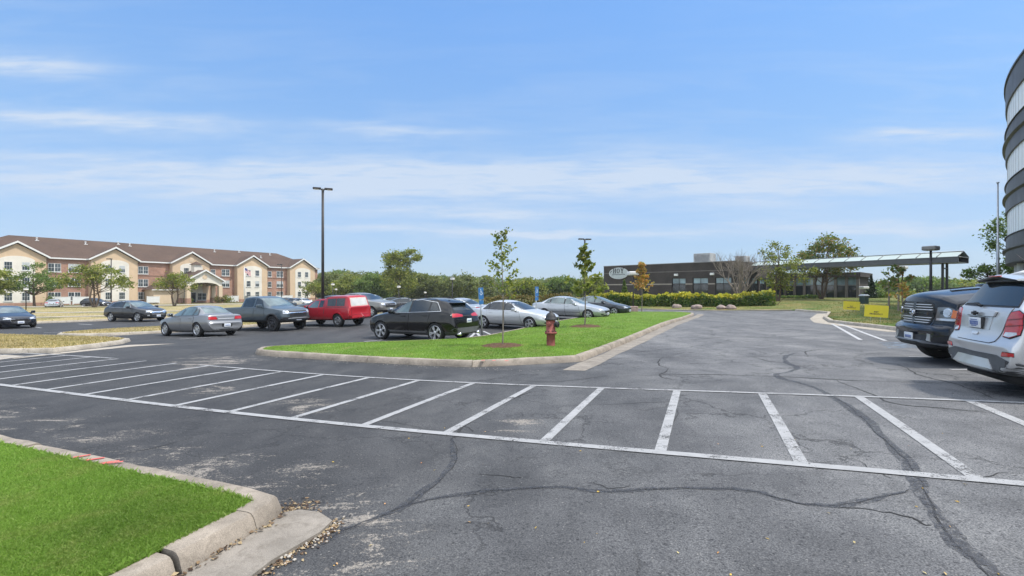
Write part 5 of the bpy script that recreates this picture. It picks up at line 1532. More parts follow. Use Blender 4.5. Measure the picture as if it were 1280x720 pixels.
class Car:
    def __init__(s, name, label, st, body_mat, wheels, r, hw, cat, loc, heading, group=None, levels=2, low=.30, well=1.13, boxes=(), low_mat=None, creases=((3, .35), (4, .8), (5, .6)), tw=.22, z=None, bow=(.13, .07)):
        s.root = thing(name, (loc[0], loc[1], gz(*loc) if z is None else z), label, cat, heading, group)
        # follow the slope of the ground under the four wheels
        hx, hy = math.cos(heading), math.sin(heading)
        zf = gz(loc[0] + hx * 1.4, loc[1] + hy * 1.4); zr = gz(loc[0] - hx * 1.4, loc[1] - hy * 1.4)
        zl = gz(loc[0] - hy * .8, loc[1] + hx * .8); zq = gz(loc[0] + hy * .8, loc[1] - hx * .8)
        if z is None: s.root.location.z = (zf + zr) / 2
        else: zf = zr = zl = zq = z
        s.root.rotation_euler = (math.atan2(zl - zq, 1.6), -math.atan2(zf - zr, 2.8), heading)
        me, s.bvh = loft_body(st, [(x, r, r * well, hw) for x in wheels], bow, levels, creases, boxes)
        me.materials.clear()
        for m in (body_mat, WELL, low_mat or BLACK): me.materials.append(m)
        bm = BM(); bm.from_mesh(me)
        for f in bm.faces:
            c = f.calc_center_median(); f.material_index = 0
            if c.z < low: f.material_index = 2
            for x in wheels:
                d = math.hypot(c.x - x, c.z - r)
                if d < r * well + .012 and abs(f.normal.x * (c.x - x) + f.normal.z * (c.z - r)) > .5 * d and f.normal.x * (c.x - x) + f.normal.z * (c.z - r) < 0: f.material_index = 1
                if d < r * well - .01 and abs(f.normal.y) > .8 and abs(c.y) < hw - .3: f.material_index = 1
            for b in boxes:
                if b[0] - .01 < c.x < b[1] + .01 and b[2] - .01 < c.y < b[3] + .01 and c.z > b[4] - .01 and c.z < b[5]: f.material_index = 2
            f.smooth = True
        for e in bm.edges:
            if len(e.link_faces) == 2 and (e.calc_face_angle(0) > R(38)): e.smooth = False
        bm.to_mesh(me); bm.free(); me.name = 'body'
        s.body = obj_mesh('body', me, s.root); s.paint = body_mat
        s.xf = max(q[0] for q in st) - .13; s.xr = min(q[0] for q in st) + .13; s.wx = wheels; s.r = r; s.hw = hw; s.tw = tw
    def frame(s, side):
        if side == 'front': return Vector((6, 0, 0)), Vector((0, 1, 0)), Vector((0, 0, 1)), Vector((-1, 0, 0))
        if side == 'rear': return Vector((-6, 0, 0)), Vector((0, 1, 0)), Vector((0, 0, 1)), Vector((1, 0, 0))
        if side == 'top': return Vector((0, 0, 6)), Vector((1, 0, 0)), Vector((0, 1, 0)), Vector((0, 0, -1))
        if side == 'left': return Vector((0, 6, 0)), Vector((1, 0, 0)), Vector((0, 0, 1)), Vector((0, -1, 0))
        if side == 'right': return Vector((0, -6, 0)), Vector((1, 0, 0)), Vector((0, 0, 1)), Vector((0, 1, 0))
        sg = 1 if side[-1] == 'l' else -1           # diagonal fronts and rears: 'fl', 'fr', 'rl', 'rr'; u = y, v = z
        fx = 1 if side[0] == 'f' else -1
        D = Vector((-fx * .75, -sg * .66, 0)).normalized()
        return -D * 6, Vector((0, 1, 0)), Vector((0, 0, 1)), D
    def decal(s, name, side, poly, m, off=.004, cell=.09, parent=None, under=None, grow=.012, rnd=0):
        """a panel that lies on the body: polygon in the plane of the side, pressed onto the shell"""
        if rnd: poly = chaikin(poly, rnd)
        bm = BM()
        jobs = [(poly, off, 0)]
        if under is not None: jobs = [(inset(ccw(list(poly)), -grow), off * .35, 1)] + jobs
        O, U, V, D = s.frame(side)
        for pl, of, mi in jobs:
            b2 = BM()
            f = b2.faces.new([b2.verts.new((p[0], p[1], 0)) for p in pl])
            f.normal_update(); bmesh.ops.triangulate(b2, faces=[f]); grid_cut(b2, cell)
            bad = []
            for v in b2.verts:
                p = O + U * v.co.x + V * v.co.y
                if len(side) == 2: p = Vector(((s.xf if side[0] == 'f' else s.xr), v.co.x, v.co.y)) - D * 6
                h = s.bvh.ray_cast(p, D)
                if h[0] is None: bad.append(v); continue
                n = h[1]
                if n.dot(D) > 0: n = -n
                v.co = h[0] + n * of
            if bad: bmesh.ops.delete(b2, geom=bad, context='VERTS')
            if not b2.faces: b2.free(); continue
            q = bmesh.ops.extrude_edge_only(b2, edges=[e for e in b2.edges if e.is_boundary])
            for e in q['geom']:
                if isinstance(e, bmesh.types.BMVert): e.co += D * (of + .008)
            for f in b2.faces:
                f.material_index = mi; f.smooth = True
                if f.normal.dot(D) > 0: f.normal_flip()
            for e in b2.edges:
                if len(e.link_faces) == 2 and e.calc_face_angle(0) > R(40): e.smooth = False
            tmp = bpy.data.meshes.new('t'); b2.to_mesh(tmp); b2.free(); bm.from_mesh(tmp); bpy.data.meshes.remove(tmp)
        me = bpy.data.meshes.new(name); bm.to_mesh(me); bm.free()
        for q in ([m] if under is None else [m, under]): me.materials.append(q)
        return obj_mesh(name, me, parent or s.root)
    def both(s, name, side, poly, m, **k):
        """same panel on the left and the right"""
        out = []
        for sd in (('left', 'right') if side == 'side' else (side + 'l', side + 'r') if len(side) == 1 else (side, side)):
            p = poly
            if side in ('front', 'rear', 'f', 'r') and (sd[-1] == 'r' if len(sd) == 2 else len(out) == 1): p = [(-u, v) for u, v in poly]
            out.append(s.decal(name, sd, p, m, **k))
        return out
    def wheels(s, spokes=10, rim=RIM, style='twin', rr=.70):
        r, tw = s.r, s.tw
        bm = BM()
        prof = [(r * rr, -tw * .42), (r * .90, -tw * .5), (r * .975, -tw * .42), (r, -tw * .28), (r, tw * .28), (r * .975, tw * .42), (r * .90, tw * .5), (r * rr, tw * .42), (r * rr - .01, 0)]
        M = Matrix.Rotation(R(-90), 4, 'X')
        lathe(bm, prof, 28, 0, M, False)
        tyre = obj('tmp', bm, RUBBER, None, True, 30); tm = tyre.data; tm.name = 'wheel'; bpy.data.objects.remove(tyre)
        bm = BM(); q = r * rr
        lathe(bm, [(q - .005, -tw * .36), (q + .006, tw * .40), (q - .012, tw * .44), (q - .03, tw * .30), (q - .035, -tw * .2)], 28, 0, M, False)
        lathe(bm, [(.0, tw * .04), (q - .03, tw * .04)], 24, 1, M, False)
        lathe(bm, [(.075, tw * .1), (.07, tw * .40), (.03, tw * .42), (.001, tw * .42)], 14, 0, M, False)
        for i in range(spokes):
            a = 2 * math.pi * i / spokes
            wds = [(0,)] if style == 'single' else [(-.14,), (.14,)]
            for (da,) in wds:
                b_ = a + da; a0 = a + da * .35
                p0 = Vector((math.sin(a0) * .05, tw * .36, math.cos(a0) * .05)); p1 = Vector((math.sin(b_) * (q - .015), tw * .36, math.cos(b_) * (q - .015)))
                d = (p1 - p0).normalized(); sdv = Vector((d.z, 0, -d.x)); w0 = .020 if style != 'single' else .032
                vs = []
                for p, w in ((p0, w0), (p1, w0 * 1.15)):
                    for sy in (0, -.035):
                        for sx in (-1, 1): vs.append(bm.verts.new(p + sdv * w * sx + Vector((0, sy, 0))))
                for f in ((0, 1, 5, 4), (2, 6, 7, 3), (0, 4, 6, 2), (1, 3, 7, 5)): bm.faces.new([vs[k] for k in f])
        bmesh.ops.recalc_face_normals(bm, faces=bm.faces[:])
        ro = obj('tmp', bm, [rim, BLACK], None, True, 30); rm = ro.data; rm.name = 'rim'; bpy.data.objects.remove(ro)
        for x in s.wx:
            for sd in (1, -1):
                w = obj_mesh('wheel', tm, s.root); w.location = (x, sd * (s.hw - tw / 2 - .015), r); w.rotation_euler = (0, random.uniform(0, 1), 0 if sd > 0 else math.pi)
                obj_mesh('rim', rm, w)
    def block(s, name, m, fn, parent=None, smooth=True):
        bm = BM(); fn(bm); return obj(name, bm, m, parent or s.root, smooth, 35)
    def mirrors(s, x, y, z, m=None, sc=1.0):
        for sd in (1, -1):
            def f(bm):
                bx(bm, x - .07 * sc, x + .09 * sc, sd * (y + .05) if sd > 0 else -(y + .05 + .2 * sc), sd * (y + .05) + .2 * sc if sd > 0 else -(y + .05), z - .02, z + .14 * sc, .035)
                bx(bm, x - .02, x + .06, min(sd * (y - .06), sd * (y + .08)), max(sd * (y - .06), sd * (y + .08)), z - .03, z + .03)
            q = s.block('side_mirror', m or s.paint, f)
            s.block('mirror_glass', GLASS, lambda bm: bx(bm, x - .075 * sc, x - .069 * sc, min(sd * (y + .07), sd * (y + .05 + .18 * sc)), max(sd * (y + .07), sd * (y + .05 + .18 * sc)), z, z + .12 * sc), q)
    def plate(s, x, y, z, front, w=.305, h=.155, snap=True):
        sg = 1 if front else -1
        q = [s.bvh.ray_cast(Vector((sg * 6, y + dy, z + dz)), Vector((-sg, 0, 0)))[0] for dy in (-.1, .1) for dz in (-.06, .06)]
        q = [w_.x * sg for w_ in q if w_ is not None]
        if q and snap: x = sg * (max(q) + .004)
        def f(bm): bx(bm, min(x, x + sg * .018), max(x, x + sg * .018), y - w / 2, y + w / 2, z - h / 2, z + h / 2, .004)
        q = s.block('license_plate', PLATE, f)
        def g(bm):
            xa, xb = sorted((x + sg * .0185, x + sg * .021))
            for i in range(6): bx(bm, xa, xb, y - w * .36 + i * w * .125, y - w * .36 + i * w * .125 + w * .08, z - h * .22, z + h * .16)
        s.block('plate_print', PLTXT, g, q)
    def doors(s, polys, handles, under=BLACK):
        """polys in (x, z) on both sides"""
        for pl, hd in zip(polys, handles):
            for d, sd in zip(s.both('door', 'side', pl, s.paint, off=.010, under=under, grow=.010, cell=.11), (1, -1)):
                if hd is None: continue
                hx, hz = hd
                h = s.bvh.ray_cast(Vector((hx, sd * 5, hz)), Vector((0, -sd, 0)))[0]
                if h is None: continue
                s.block('handle', s.paint if s.paint is not None else CHROME, lambda bm: bx(bm, hx - .10, hx + .10, h.y + sd * .012 - .012, h.y + sd * .012 + .022 * max(sd, -.2) + .006, hz - .016, hz + .016, .006), d)

def scale_st(st, fx, fy, fz, dz=0): return [(a * fx, b * fz + dz, c * fy, d * fy, e * fz + dz, f * fy, g * fz + dz, h * fy, i * fz + dz, j) for a, b, c, d, e, f, g, h, i, j in st]
SEDAN = [(2.36, .30, .42, .50, .46, .46, .56, .36, .60, .01), (2.29, .22, .62, .72, .48, .68, .65, .50, .69, .015), (2.05, .18, .75, .85, .50, .80, .74, .62, .78, .025), (1.45, .17, .78, .895, .53, .85, .83, .68, .88, .045),
         (.95, .17, .78, .90, .55, .86, .89, .70, .955, .05), (.10, .17, .78, .905, .56, .865, .93, .56, 1.37, .05), (-.55, .17, .78, .905, .56, .865, .945, .57, 1.405, .05), (-1.05, .17, .78, .905, .57, .86, .96, .55, 1.365, .045),
         (-1.66, .18, .77, .895, .58, .845, .985, .62, 1.035, .03), (-1.74, .18, .77, .893, .58, .84, .985, .66, 1.015, .02), (-2.15, .20, .75, .87, .60, .81, .975, .68, 1.0, .02), (-2.25, .22, .72, .85, .60, .79, .955, .66, .985, .015), (-2.28, .24, .71, .84, .60, .78, .80, .66, .82, .01), (-2.30, .24, .71, .84, .58, .79, .66, .70, .68, .0), (-2.37, .28, .68, .81, .50, .77, .61, .68, .63, .0), (-2.375, .32, .64, .79, .46, .74, .56, .66, .58, .0)]
SUV = [(2.39, .32, .52, .60, .52, .56, .68, .45, .74, .01), (2.29, .25, .72, .80, .52, .76, .80, .58, .88, .02), (2.0, .22, .82, .92, .56, .88, .93, .68, 1.0, .04), (1.4, .22, .85, .955, .60, .91, 1.02, .72, 1.09, .045),
       (.98, .22, .85, .96, .62, .91, 1.07, .74, 1.15, .04), (.10, .22, .85, .965, .64, .92, 1.09, .64, 1.60, .05), (-.6, .22, .85, .965, .65, .92, 1.11, .655, 1.67, .055), (-1.4, .22, .85, .965, .66, .92, 1.14, .62, 1.62, .045),
       (-1.86, .24, .83, .95, .66, .90, 1.165, .57, 1.515, .03), (-2.15, .26, .80, .935, .66, .88, 1.14, .66, 1.19, .02), (-2.29, .30, .76, .915, .62, .86, .98, .72, 1.05, .015), (-2.38, .34, .72, .87, .56, .82, .70, .70, .75, .0)]

def sedan(name, label, col, loc, hd, L_=4.72, W=1.8, H=1.45, spokes=5, style='twin', rim=RIM, side_trim=None, group=None, detail=True, glass=None, head=LENS, plate_f=True, low_plate=False):
    fx, fy, fz = L_ / 4.72, W / 1.81, H / 1.455
    c = Car(name, label, scale_st(SEDAN, fx, fy, fz), col, (1.42 * fx, -1.36 * fx), .325 * fz, .905 * fy, 'car', loc, hd, group, low=.24)
    g = glass or GLASS
    S = lambda pl: [(x * fx, z * fz) for x, z in pl]
    Fr = lambda pl: [(y * fy, z * fz) for y, z in pl]
    c.decal('windshield', 'front', Fr([(-.70, .985), (.70, .985), (.56, 1.345), (-.56, 1.345)]), g, cell=.12)
    c.decal('rear_window', 'rear', Fr([(-.60, 1.07), (.60, 1.07), (.50, 1.33), (-.50, 1.33)]), g, cell=.12)
    dr = [S([(.98, .30), (.02, .27), (-.03, .92), (.82, .90)]), S([(.0, .27), (-.86, .30), (-1.02, .46), (-1.12, .93), (-.05, .925)])]
    c.doors(dr, [(.15 * fx, .83 * fz), (-.85 * fx, .85 * fz)])
    c.both('window_trim', 'side', S([(.70, .950), (-1.42, .985), (-1.08, 1.335), (-.55, 1.365), (-.02, 1.345), (.22, 1.285)]), BLACK, off=.004, cell=.14, under=BRIGHT if detail else BLACK, grow=.012)
    c.both('window', 'side', S([(.62, .965), (-.02, .965), (-.02, 1.335), (.22, 1.27)]), g, off=.007, cell=.14)
    c.both('window', 'side', S([(-.10, .968), (-.95, .985), (-.95, 1.33), (-.55, 1.355), (-.10, 1.345)]), g, off=.007, cell=.14)
    c.both('window', 'side', S([(-1.02, .99), (-1.36, 1.00), (-1.06, 1.315)]), g, off=.007, cell=.14)
    c.both('headlight', 'f', Fr([(.36, .60), (.84, .58), (.84, .72), (.60, .71), (.38, .665)]), head, off=.006, cell=.07, under=BLACK)
    c.decal('grille', 'front', Fr([(-.40, .44), (.40, .44), (.46, .60), (-.46, .60)]), BLACK, off=.008, cell=.08, under=CHROME, grow=.02)
    c.decal('lower_grille', 'front', Fr([(-.55, .27), (.55, .27), (.48, .37), (-.48, .37)]), BLACK, off=.006, cell=.08)
    c.both('fog_light', 'f', Fr([(.52, .34), (.74, .34), (.74, .41), (.52, .41)]), BLACK, off=.006, cell=.08)
    c.both('taillight', 'r', Fr([(.40, .78), (.83, .78), (.83, .92), (.46, .91)]), RED, off=.006, cell=.07, under=BLACK)
    c.decal('trunk_seam', 'rear', Fr([(-.60, .745), (.60, .745), (.60, .752), (-.60, .752)]), BLACK, off=.003, cell=.2)
    c.decal('bumper_seam', 'rear', Fr([(-.80, .60), (.80, .60), (.80, .612), (-.80, .612)]), BLACK, off=.003, cell=.2)
    c.decal('plate_recess', 'rear', Fr([(-.24, .62), (.24, .62), (.26, .76), (-.26, .76)]) if not low_plate else Fr([(-.24, .44), (.24, .44), (.26, .58), (-.26, .58)]), BLACK, off=.003, cell=.1)
    c.decal('trunk_trim', 'rear', Fr([(-.38, .80), (.38, .80), (.38, .83), (-.38, .83)]), BRIGHT, off=.008, cell=.1)
    c.both('door_moulding', 'side', S([(.94, .46), (-.88, .47), (-.88, .50), (.94, .49)]), col if not side_trim else side_trim, off=.016, cell=.2)
    c.wheels(spokes, rim, style)
    c.mirrors(.62 * fx, .86 * fy, .95 * fz)
    c.plate(-2.335 * fx, 0, (.51 if low_plate else .69) * fz, False)
    if plate_f: c.plate(2.30 * fx, 0, .40 * fz, True)
    c.decal('bumper_lip', 'rear', Fr([(-.5, .30), (.5, .30), (.55, .36), (-.55, .36)]), BLACK, off=.004, cell=.12)
    return c
def suv(name, label, col, loc, hd, L_=4.78, W=1.93, H=1.72, spokes=5, style='twin', group=None, rim=RIM, chrome=True, rails=False, cat='car', low=.40, low_mat=None, glass=None, grille=BLACK, g2=None):
    fx, fy, fz = L_ / 4.77, W / 1.93, H / 1.725
    c = Car(name, label, scale_st(SUV, fx, fy, fz), col, (1.43 * fx, -1.42 * fx), .37 * fz, .965 * fy, cat, loc, hd, group, low=low * fz, low_mat=low_mat or BLACK, tw=.25)
    g = glass or GLASS; g_ = g2 or g
    S = lambda pl: [(x * fx, z * fz) for x, z in pl]
    Fr = lambda pl: [(y * fy, z * fz) for y, z in pl]
    c.decal('windshield', 'front', Fr([(-.74, 1.19), (.74, 1.19), (.62, 1.575), (-.62, 1.575)]), g_, cell=.12)
    c.decal('rear_window', 'rear', Fr([(-.62, 1.21), (.62, 1.21), (.51, 1.47), (-.51, 1.47)]), g, cell=.12)
    c.doors([S([(.98, .44), (-.08, .42), (-.10, 1.08), (.86, 1.05)]), S([(-.12, .42), (-.88, .44), (-1.06, .66), (-1.16, 1.11), (-.14, 1.085)])], [(.16 * fx, .98 * fz), (-.92 * fx, 1.01 * fz)])
    c.both('window_trim', 'side', S([(.72, 1.100), (-1.66, 1.20), (-1.36, 1.52), (-.60, 1.625), (-.02, 1.585), (.20, 1.525)]), BLACK, off=.004, cell=.14, under=BRIGHT if chrome else BLACK, grow=.014)
    c.both('window', 'side', S([(.64, 1.115), (-.08, 1.135), (-.08, 1.565), (.20, 1.50)]), g_, off=.007, cell=.14)
    c.both('window', 'side', S([(-.17, 1.14), (-1.06, 1.175), (-1.06, 1.55), (-.60, 1.605), (-.17, 1.575)]), g, off=.007, cell=.14)
    c.both('window', 'side', S([(-1.14, 1.19), (-1.57, 1.215), (-1.34, 1.485), (-1.14, 1.53)]), g, off=.007, cell=.14)
    c.both('headlight', 'f', Fr([(.34, .78), (.88, .76), (.90, .90), (.62, .90), (.36, .86)]), LENS, off=.006, cell=.07, under=BLACK)
    c.decal('grille', 'front', Fr([(-.46, .54), (.46, .54), (.56, .80), (-.56, .80)]), grille, off=.008, cell=.09, under=CHROME, grow=.02)
    c.both('taillight', 'r', Fr([(.26, .98), (.90, .96), (.90, 1.10), (.60, 1.10), (.28, 1.05)]), RED, off=.007, cell=.07, under=BLACK)
    c.both('fog_light', 'f', Fr([(.56, .46), (.78, .46), (.78, .54), (.56, .54)]), LENS, off=.006, cell=.08)
    c.wheels(spokes, rim, style, .74)
    c.mirrors(.66 * fx, .92 * fy, 1.10 * fz, None, 1.1)
    c.plate(-2.36 * fx, 0, .82 * fz, False); c.plate(2.33 * fx, 0, .46 * fz, True)
    c.decal('bumper', 'rear', Fr([(-.84, .36), (.84, .36), (.86, .56), (-.86, .56)]), low_mat or GREYPL, off=.012, cell=.12)
    if rails:
        for sd in (-1, 1):
            c.block('roof_rail', GREYPL, lambda bm: tube(bm, [(.08 * fx, sd * .60 * fy, 1.60 * fz), (-.1 * fx, sd * .615 * fy, 1.668 * fz), (-.7 * fx, sd * .615 * fy, 1.69 * fz), (-1.2 * fx, sd * .595 * fy, 1.655 * fz), (-1.42 * fx, sd * .58 * fy, 1.59 * fz)], .014, 6))
    return c

HD_R = math.atan2(-.373, .928); HD_L = HD_R + math.pi
P_SIL = paint('silver_paint', (.42, .44, .46), .55, .30); P_BLK = paint('black_paint', (.006, .006, .007), .0, .25); P_GRY = paint('grey_metallic_paint', (.22, .225, .235), .4, .34)
P_DRK = paint('dark_blue_grey_paint', (.035, .042, .052), .35, .3); P_RED = paint('red_paint', (.36, .016, .026), .0, .32); P_SLATE = paint('slate_paint', (.072, .094, .112), .25, .35)
P_WHT = paint('white_paint', (.62, .62, .61), .0, .3); P_NAVY = paint('navy_black_paint', (.012, .016, .026), .3, .28); P_LSIL = paint('light_silver_paint', (.56, .57, .58), .5, .30)
P_CHAR = paint('charcoal_paint', (.03, .031, .034), .4, .3)

# black crossover behind the grass island
e_ = suv('crossover', 'black crossover with chrome window trim and twin exhausts behind the grass island', P_BLK, (-3.75, 19.65), math.atan2(.49, -.87), 4.78, 1.93, 1.74, 5, 'twin', None, RIM, True, True, 'car', .42, GREYPL, None, BLACK, GLASS2)
for sd in (-1, 1):
    e_.block('exhaust_tip', CHROME, lambda bm: tube(bm, [(-2.20, sd * .62, .33), (-2.44, sd * .62, .33)], .055, 10))
e_.block('antenna', BLACK, lambda bm: bx(bm, -1.52, -1.40, -.02, .02, 1.70, 1.755, .01))
e_.decal('tailgate_bar', 'rear', [(-.3, .99), (.3, .99), (.3, 1.03), (-.3, 1.03)], BLACK, .008)
e_.both('rocker_trim', 'side', [(.95, .36), (-.92, .36), (-.92, .42), (.95, .40)], mat('satin_trim', (.22, .22, .23), .35, .5), off=.012, cell=.2)
e_.block('spoiler', P_BLK, lambda bm: bx(bm, -2.06, -1.80, -.52, .52, 1.495, 1.525, .012))
# the silver sedans and the dark one facing the island
sedan('sedan', 'pale blue silver sedan with tinted side windows beside the leaning blue sign', P_LSIL, (.12, 24.2), math.atan2(-.56, .83), 4.75, 1.78, 1.45, 5, 'twin', side_trim=None)
sedan('sedan', 'silver sedan with body side moulding and six spoke wheels, second beyond the hydrant', P_SIL, (3.75, 30.3), math.atan2(-.50, .866), 5.0, 1.84, 1.48, 6, 'single', glass=GLASS2, side_trim=GREYPL)
sedan('sedan', 'dark blue grey sedan parked nearest to the long hedge', P_DRK, (6.55, 35.6), math.atan2(-.50, .866), 4.75, 1.8, 1.42, 5, 'twin', glass=GLASS2)
sedan('sedan', 'silver sedan hidden behind the black crossover with only its rear showing', P_SIL, (-3.6, 29.0), math.atan2(.47, -.88), 4.6, 1.78, 1.45)
# grey sedan on the left
m_ = sedan('sedan', 'grey compact sedan seen from behind beside the slate pickup', P_GRY, (-15.45, 23.3), math.atan2(.45, -.89), 4.5, 1.77, 1.49, 7, 'single', glass=GLASS2, detail=False, low_plate=True)
sedan('sedan', 'dark sedan with chrome grille cut off by the left edge of the picture', P_NAVY, (-33.5, 31.4), math.atan2(-.50, .866), 4.85, 1.85, 1.46, 5, 'twin', glass=GLASS2)
suv('crossover', 'black crossover parked across the dry lawn edge left of the grey sedan', P_CHAR, (-29.6, 37.2), math.atan2(-.30, .954), 4.83, 1.93, 1.66, 5, 'twin', None, RIM, True, False, 'car', .34, BLACK, None, CHROME, GLASS2)
# far cars
sedan('sedan', 'silver sedan seen from behind by the white fence of the apartment house', P_SIL, (X_(68, 76), 76), math.atan2(.75, -.55), 4.6, 1.8, 1.46, detail=False)
suv('crossover', 'black car parked under the spreading tree by the apartment house', P_BLK, (X_(120, 80), 80), math.atan2(-.1, 1), 4.5, 1.85, 1.6, chrome=False)
sedan('sedan', 'dark sedan in front of the far gable of the apartment house', P_DRK, (X_(361, 85), 85), math.atan2(-.25, .97), 4.7, 1.8, 1.5, detail=False)
sedan('sedan', 'blue grey sedan between two parked cars below the last gable', paint('blue_grey_paint', (.17, .20, .25), .4, .3), (X_(371, 82), 82), math.atan2(-.45, .9), 4.7, 1.8, 1.45, detail=False)
sedan('sedan', 'white sedan below the last gable, partly behind the red pickup', P_WHT, (X_(380, 80), 80), math.atan2(-.6, .8), 4.6, 1.8, 1.45, detail=False)
suv('minivan', 'dark minivan behind the red pickup beside the tall light pole', P_DRK, (X_(408, 38.5), 38.5), math.atan2(-.15, -.98), 5.1, 1.98, 1.80, chrome=False, cat='van')
sedan('sedan', 'black sedan in the far row between the silver pickup and the black crossover', P_BLK, (X_(497, 42), 42), math.atan2(-.36, -.93), 4.8, 1.84, 1.45)
suv('crossover', 'dark crossover far behind, beside the pale van', P_CHAR, (X_(484, 62), 62), math.atan2(-.36, -.93), 4.6, 1.85, 1.6, chrome=False)
suv('van', 'pale grey green van in the far row behind the silver pickup', paint('pale_van_paint', (.42, .47, .46), .1, .35), (X_(467, 58), 58), math.atan2(-.5, .86), 5.2, 2.0, 2.05, chrome=False, cat='van')

# pickups -----------------------------------------------------------
PICK = [(2.70, .48, .55, .62, .66, .58, .84, .45, .88, .01), (2.62, .40, .76, .86, .66, .80, .98, .62, 1.02, .015), (2.35, .38, .84, .92, .68, .88, 1.08, .70, 1.13, .03), (1.75, .38, .86, .94, .70, .90, 1.14, .74, 1.19, .05), (1.28, .38, .86, .945, .72, .90, 1.18, .76, 1.24, .04),
        (.55, .38, .86, .945, .72, .905, 1.20, .66, 1.74, .04), (.0, .38, .86, .945, .72, .905, 1.21, .67, 1.80, .045), (-.75, .38, .86, .945, .72, .905, 1.22, .665, 1.78, .04), (-.90, .38, .86, .945, .72, .905, 1.22, .67, 1.70, .03), (-.99, .38, .86, .945, .72, .905, 1.215, .80, 1.24, .005),
        (-1.05, .38, .86, .945, .72, .905, 1.21, .84, 1.225, .0), (-2.45, .40, .86, .94, .72, .90, 1.21, .84, 1.225, .0), (-2.66, .42, .84, .93, .72, .89, 1.20, .83, 1.215, .0), (-2.70, .48, .80, .90, .72, .86, 1.18, .80, 1.19, .0)]
def pickup(name, label, col, loc, hd, L_=5.4, W=1.89, H=1.84, wr=.40, bed=True, chrome_bar=True, rim=RIM, low_mat=None, spokes=6, group=None, lift=0., glass=None):
    fx, fy, fz = L_ / 5.4, W / 1.89, H / 1.845
    st = scale_st(PICK, fx, fy, fz, lift)
    boxes = [(-2.58 * fx, -1.12 * fx, -.74 * fy, .74 * fy, .78 * fz, 2.0)] if bed else []
    c = Car(name, label, st, col, (1.72 * fx, -1.55 * fx), wr, .945 * fy, 'pickup truck', loc, hd, group, low=.50 * fz + lift, well=1.17, boxes=boxes, low_mat=low_mat, tw=.27)
    S = lambda pl: [(x * fx, z * fz + lift) for x, z in pl]; Fr = lambda pl: [(y * fy, z * fz + lift) for y, z in pl]
    g = glass or GLASS
    c.decal('windshield', 'front', Fr([(-.76, 1.285), (.76, 1.285), (.63, 1.70), (-.63, 1.70)]), g, cell=.12)
    c.doors([S([(1.12, .56), (.22, .54), (.22, 1.17), (1.06, 1.16)]), S([(.18, .54), (-.62, .54), (-.80, .80), (-.82, 1.19), (.18, 1.175)])], [(.34 * fx, 1.08 * fz + lift), (-.68 * fx, 1.09 * fz + lift)])
    g = GLASS
    c.both('window', 'side', S([(1.02, 1.235), (.24, 1.245), (.24, 1.69), (.62, 1.665)]), g, off=.006, cell=.14)
    c.both('window', 'side', S([(.14, 1.25), (-.76, 1.265), (-.76, 1.68), (-.3, 1.715), (.14, 1.70)]), g, off=.006, cell=.14)
    c.decal('rear_window', 'rear', Fr([(-.6, 1.32), (.6, 1.32), (.58, 1.66), (-.58, 1.66)]), g, cell=.12)
    c.both('headlight', 'f', Fr([(.46, .86), (.88, .86), (.88, 1.04), (.50, 1.0)]), LENS, off=.006, cell=.07, under=BLACK)
    c.decal('grille', 'front', Fr([(-.50, .70), (.50, .70), (.56, .99), (-.56, .99)]), BLACK, off=.010, cell=.08, under=CHROME if chrome_bar else None, grow=.03)
    if chrome_bar: c.decal('grille_bar', 'front', Fr([(-.52, .83), (.52, .83), (.53, .88), (-.53, .88)]), CHROME, off=.02, cell=.08)
    c.both('taillight', 'r', Fr([(.74, .82), (.90, .82), (.90, 1.16), (.74, 1.16)]), RED, off=.008, cell=.07)
    c.wheels(spokes, rim, 'single', .62)
    c.mirrors(.92 * fx, .90 * fy, 1.22 * fz + lift, None, 1.25)
    c.plate(2.66 * fx, 0, .56 * fz + lift, True); c.plate(-2.74 * fx, 0, .60 * fz + lift, False)
    c.decal('bumper', 'rear', Fr([(-.86, .50), (.86, .50), (.86, .66), (-.86, .66)]), CHROME if chrome_bar else GREYPL, off=.05, cell=.12)
    c.both('wheel_flare', 'side', [(1.72 * fx + (wr * 1.17 + .07) * math.cos(a), wr + (wr * 1.17 + .07) * math.sin(a)) for a in [R(8 + i * 13.7) for i in range(13)]] + [(1.72 * fx + (wr * 1.17 + .005) * math.cos(a), wr + (wr * 1.17 + .005) * math.sin(a)) for a in [R(172 - i * 13.7) for i in range(13)]], low_mat or c.paint, off=.03, cell=.2)
    return c
col_ = pickup('pickup', 'slate grey lifted crew cab pickup with black trim facing right', P_SLATE, (-13.85, 26.7), math.atan2(-.46, .888), 5.35, 1.90, 1.86, .41, True, False, DRIM, BLACK, 6, lift=.06, glass=GLASS2)
col_.decal('front_bumper', 'front', [(-.86, .60), (.86, .60), (.80, .74), (-.80, .74)], BLACK, .05, .1)
col_.decal('grille_bar', 'front', [(-.56, .94), (.56, .94), (.57, .98), (-.57, .98)], CHROME, .02, .08)
col_.decal('skid_bar', 'front', [(-.60, .655), (.60, .655), (.60, .69), (-.60, .69)], GALV, .075, .1)
RANG = [s for s in PICK]
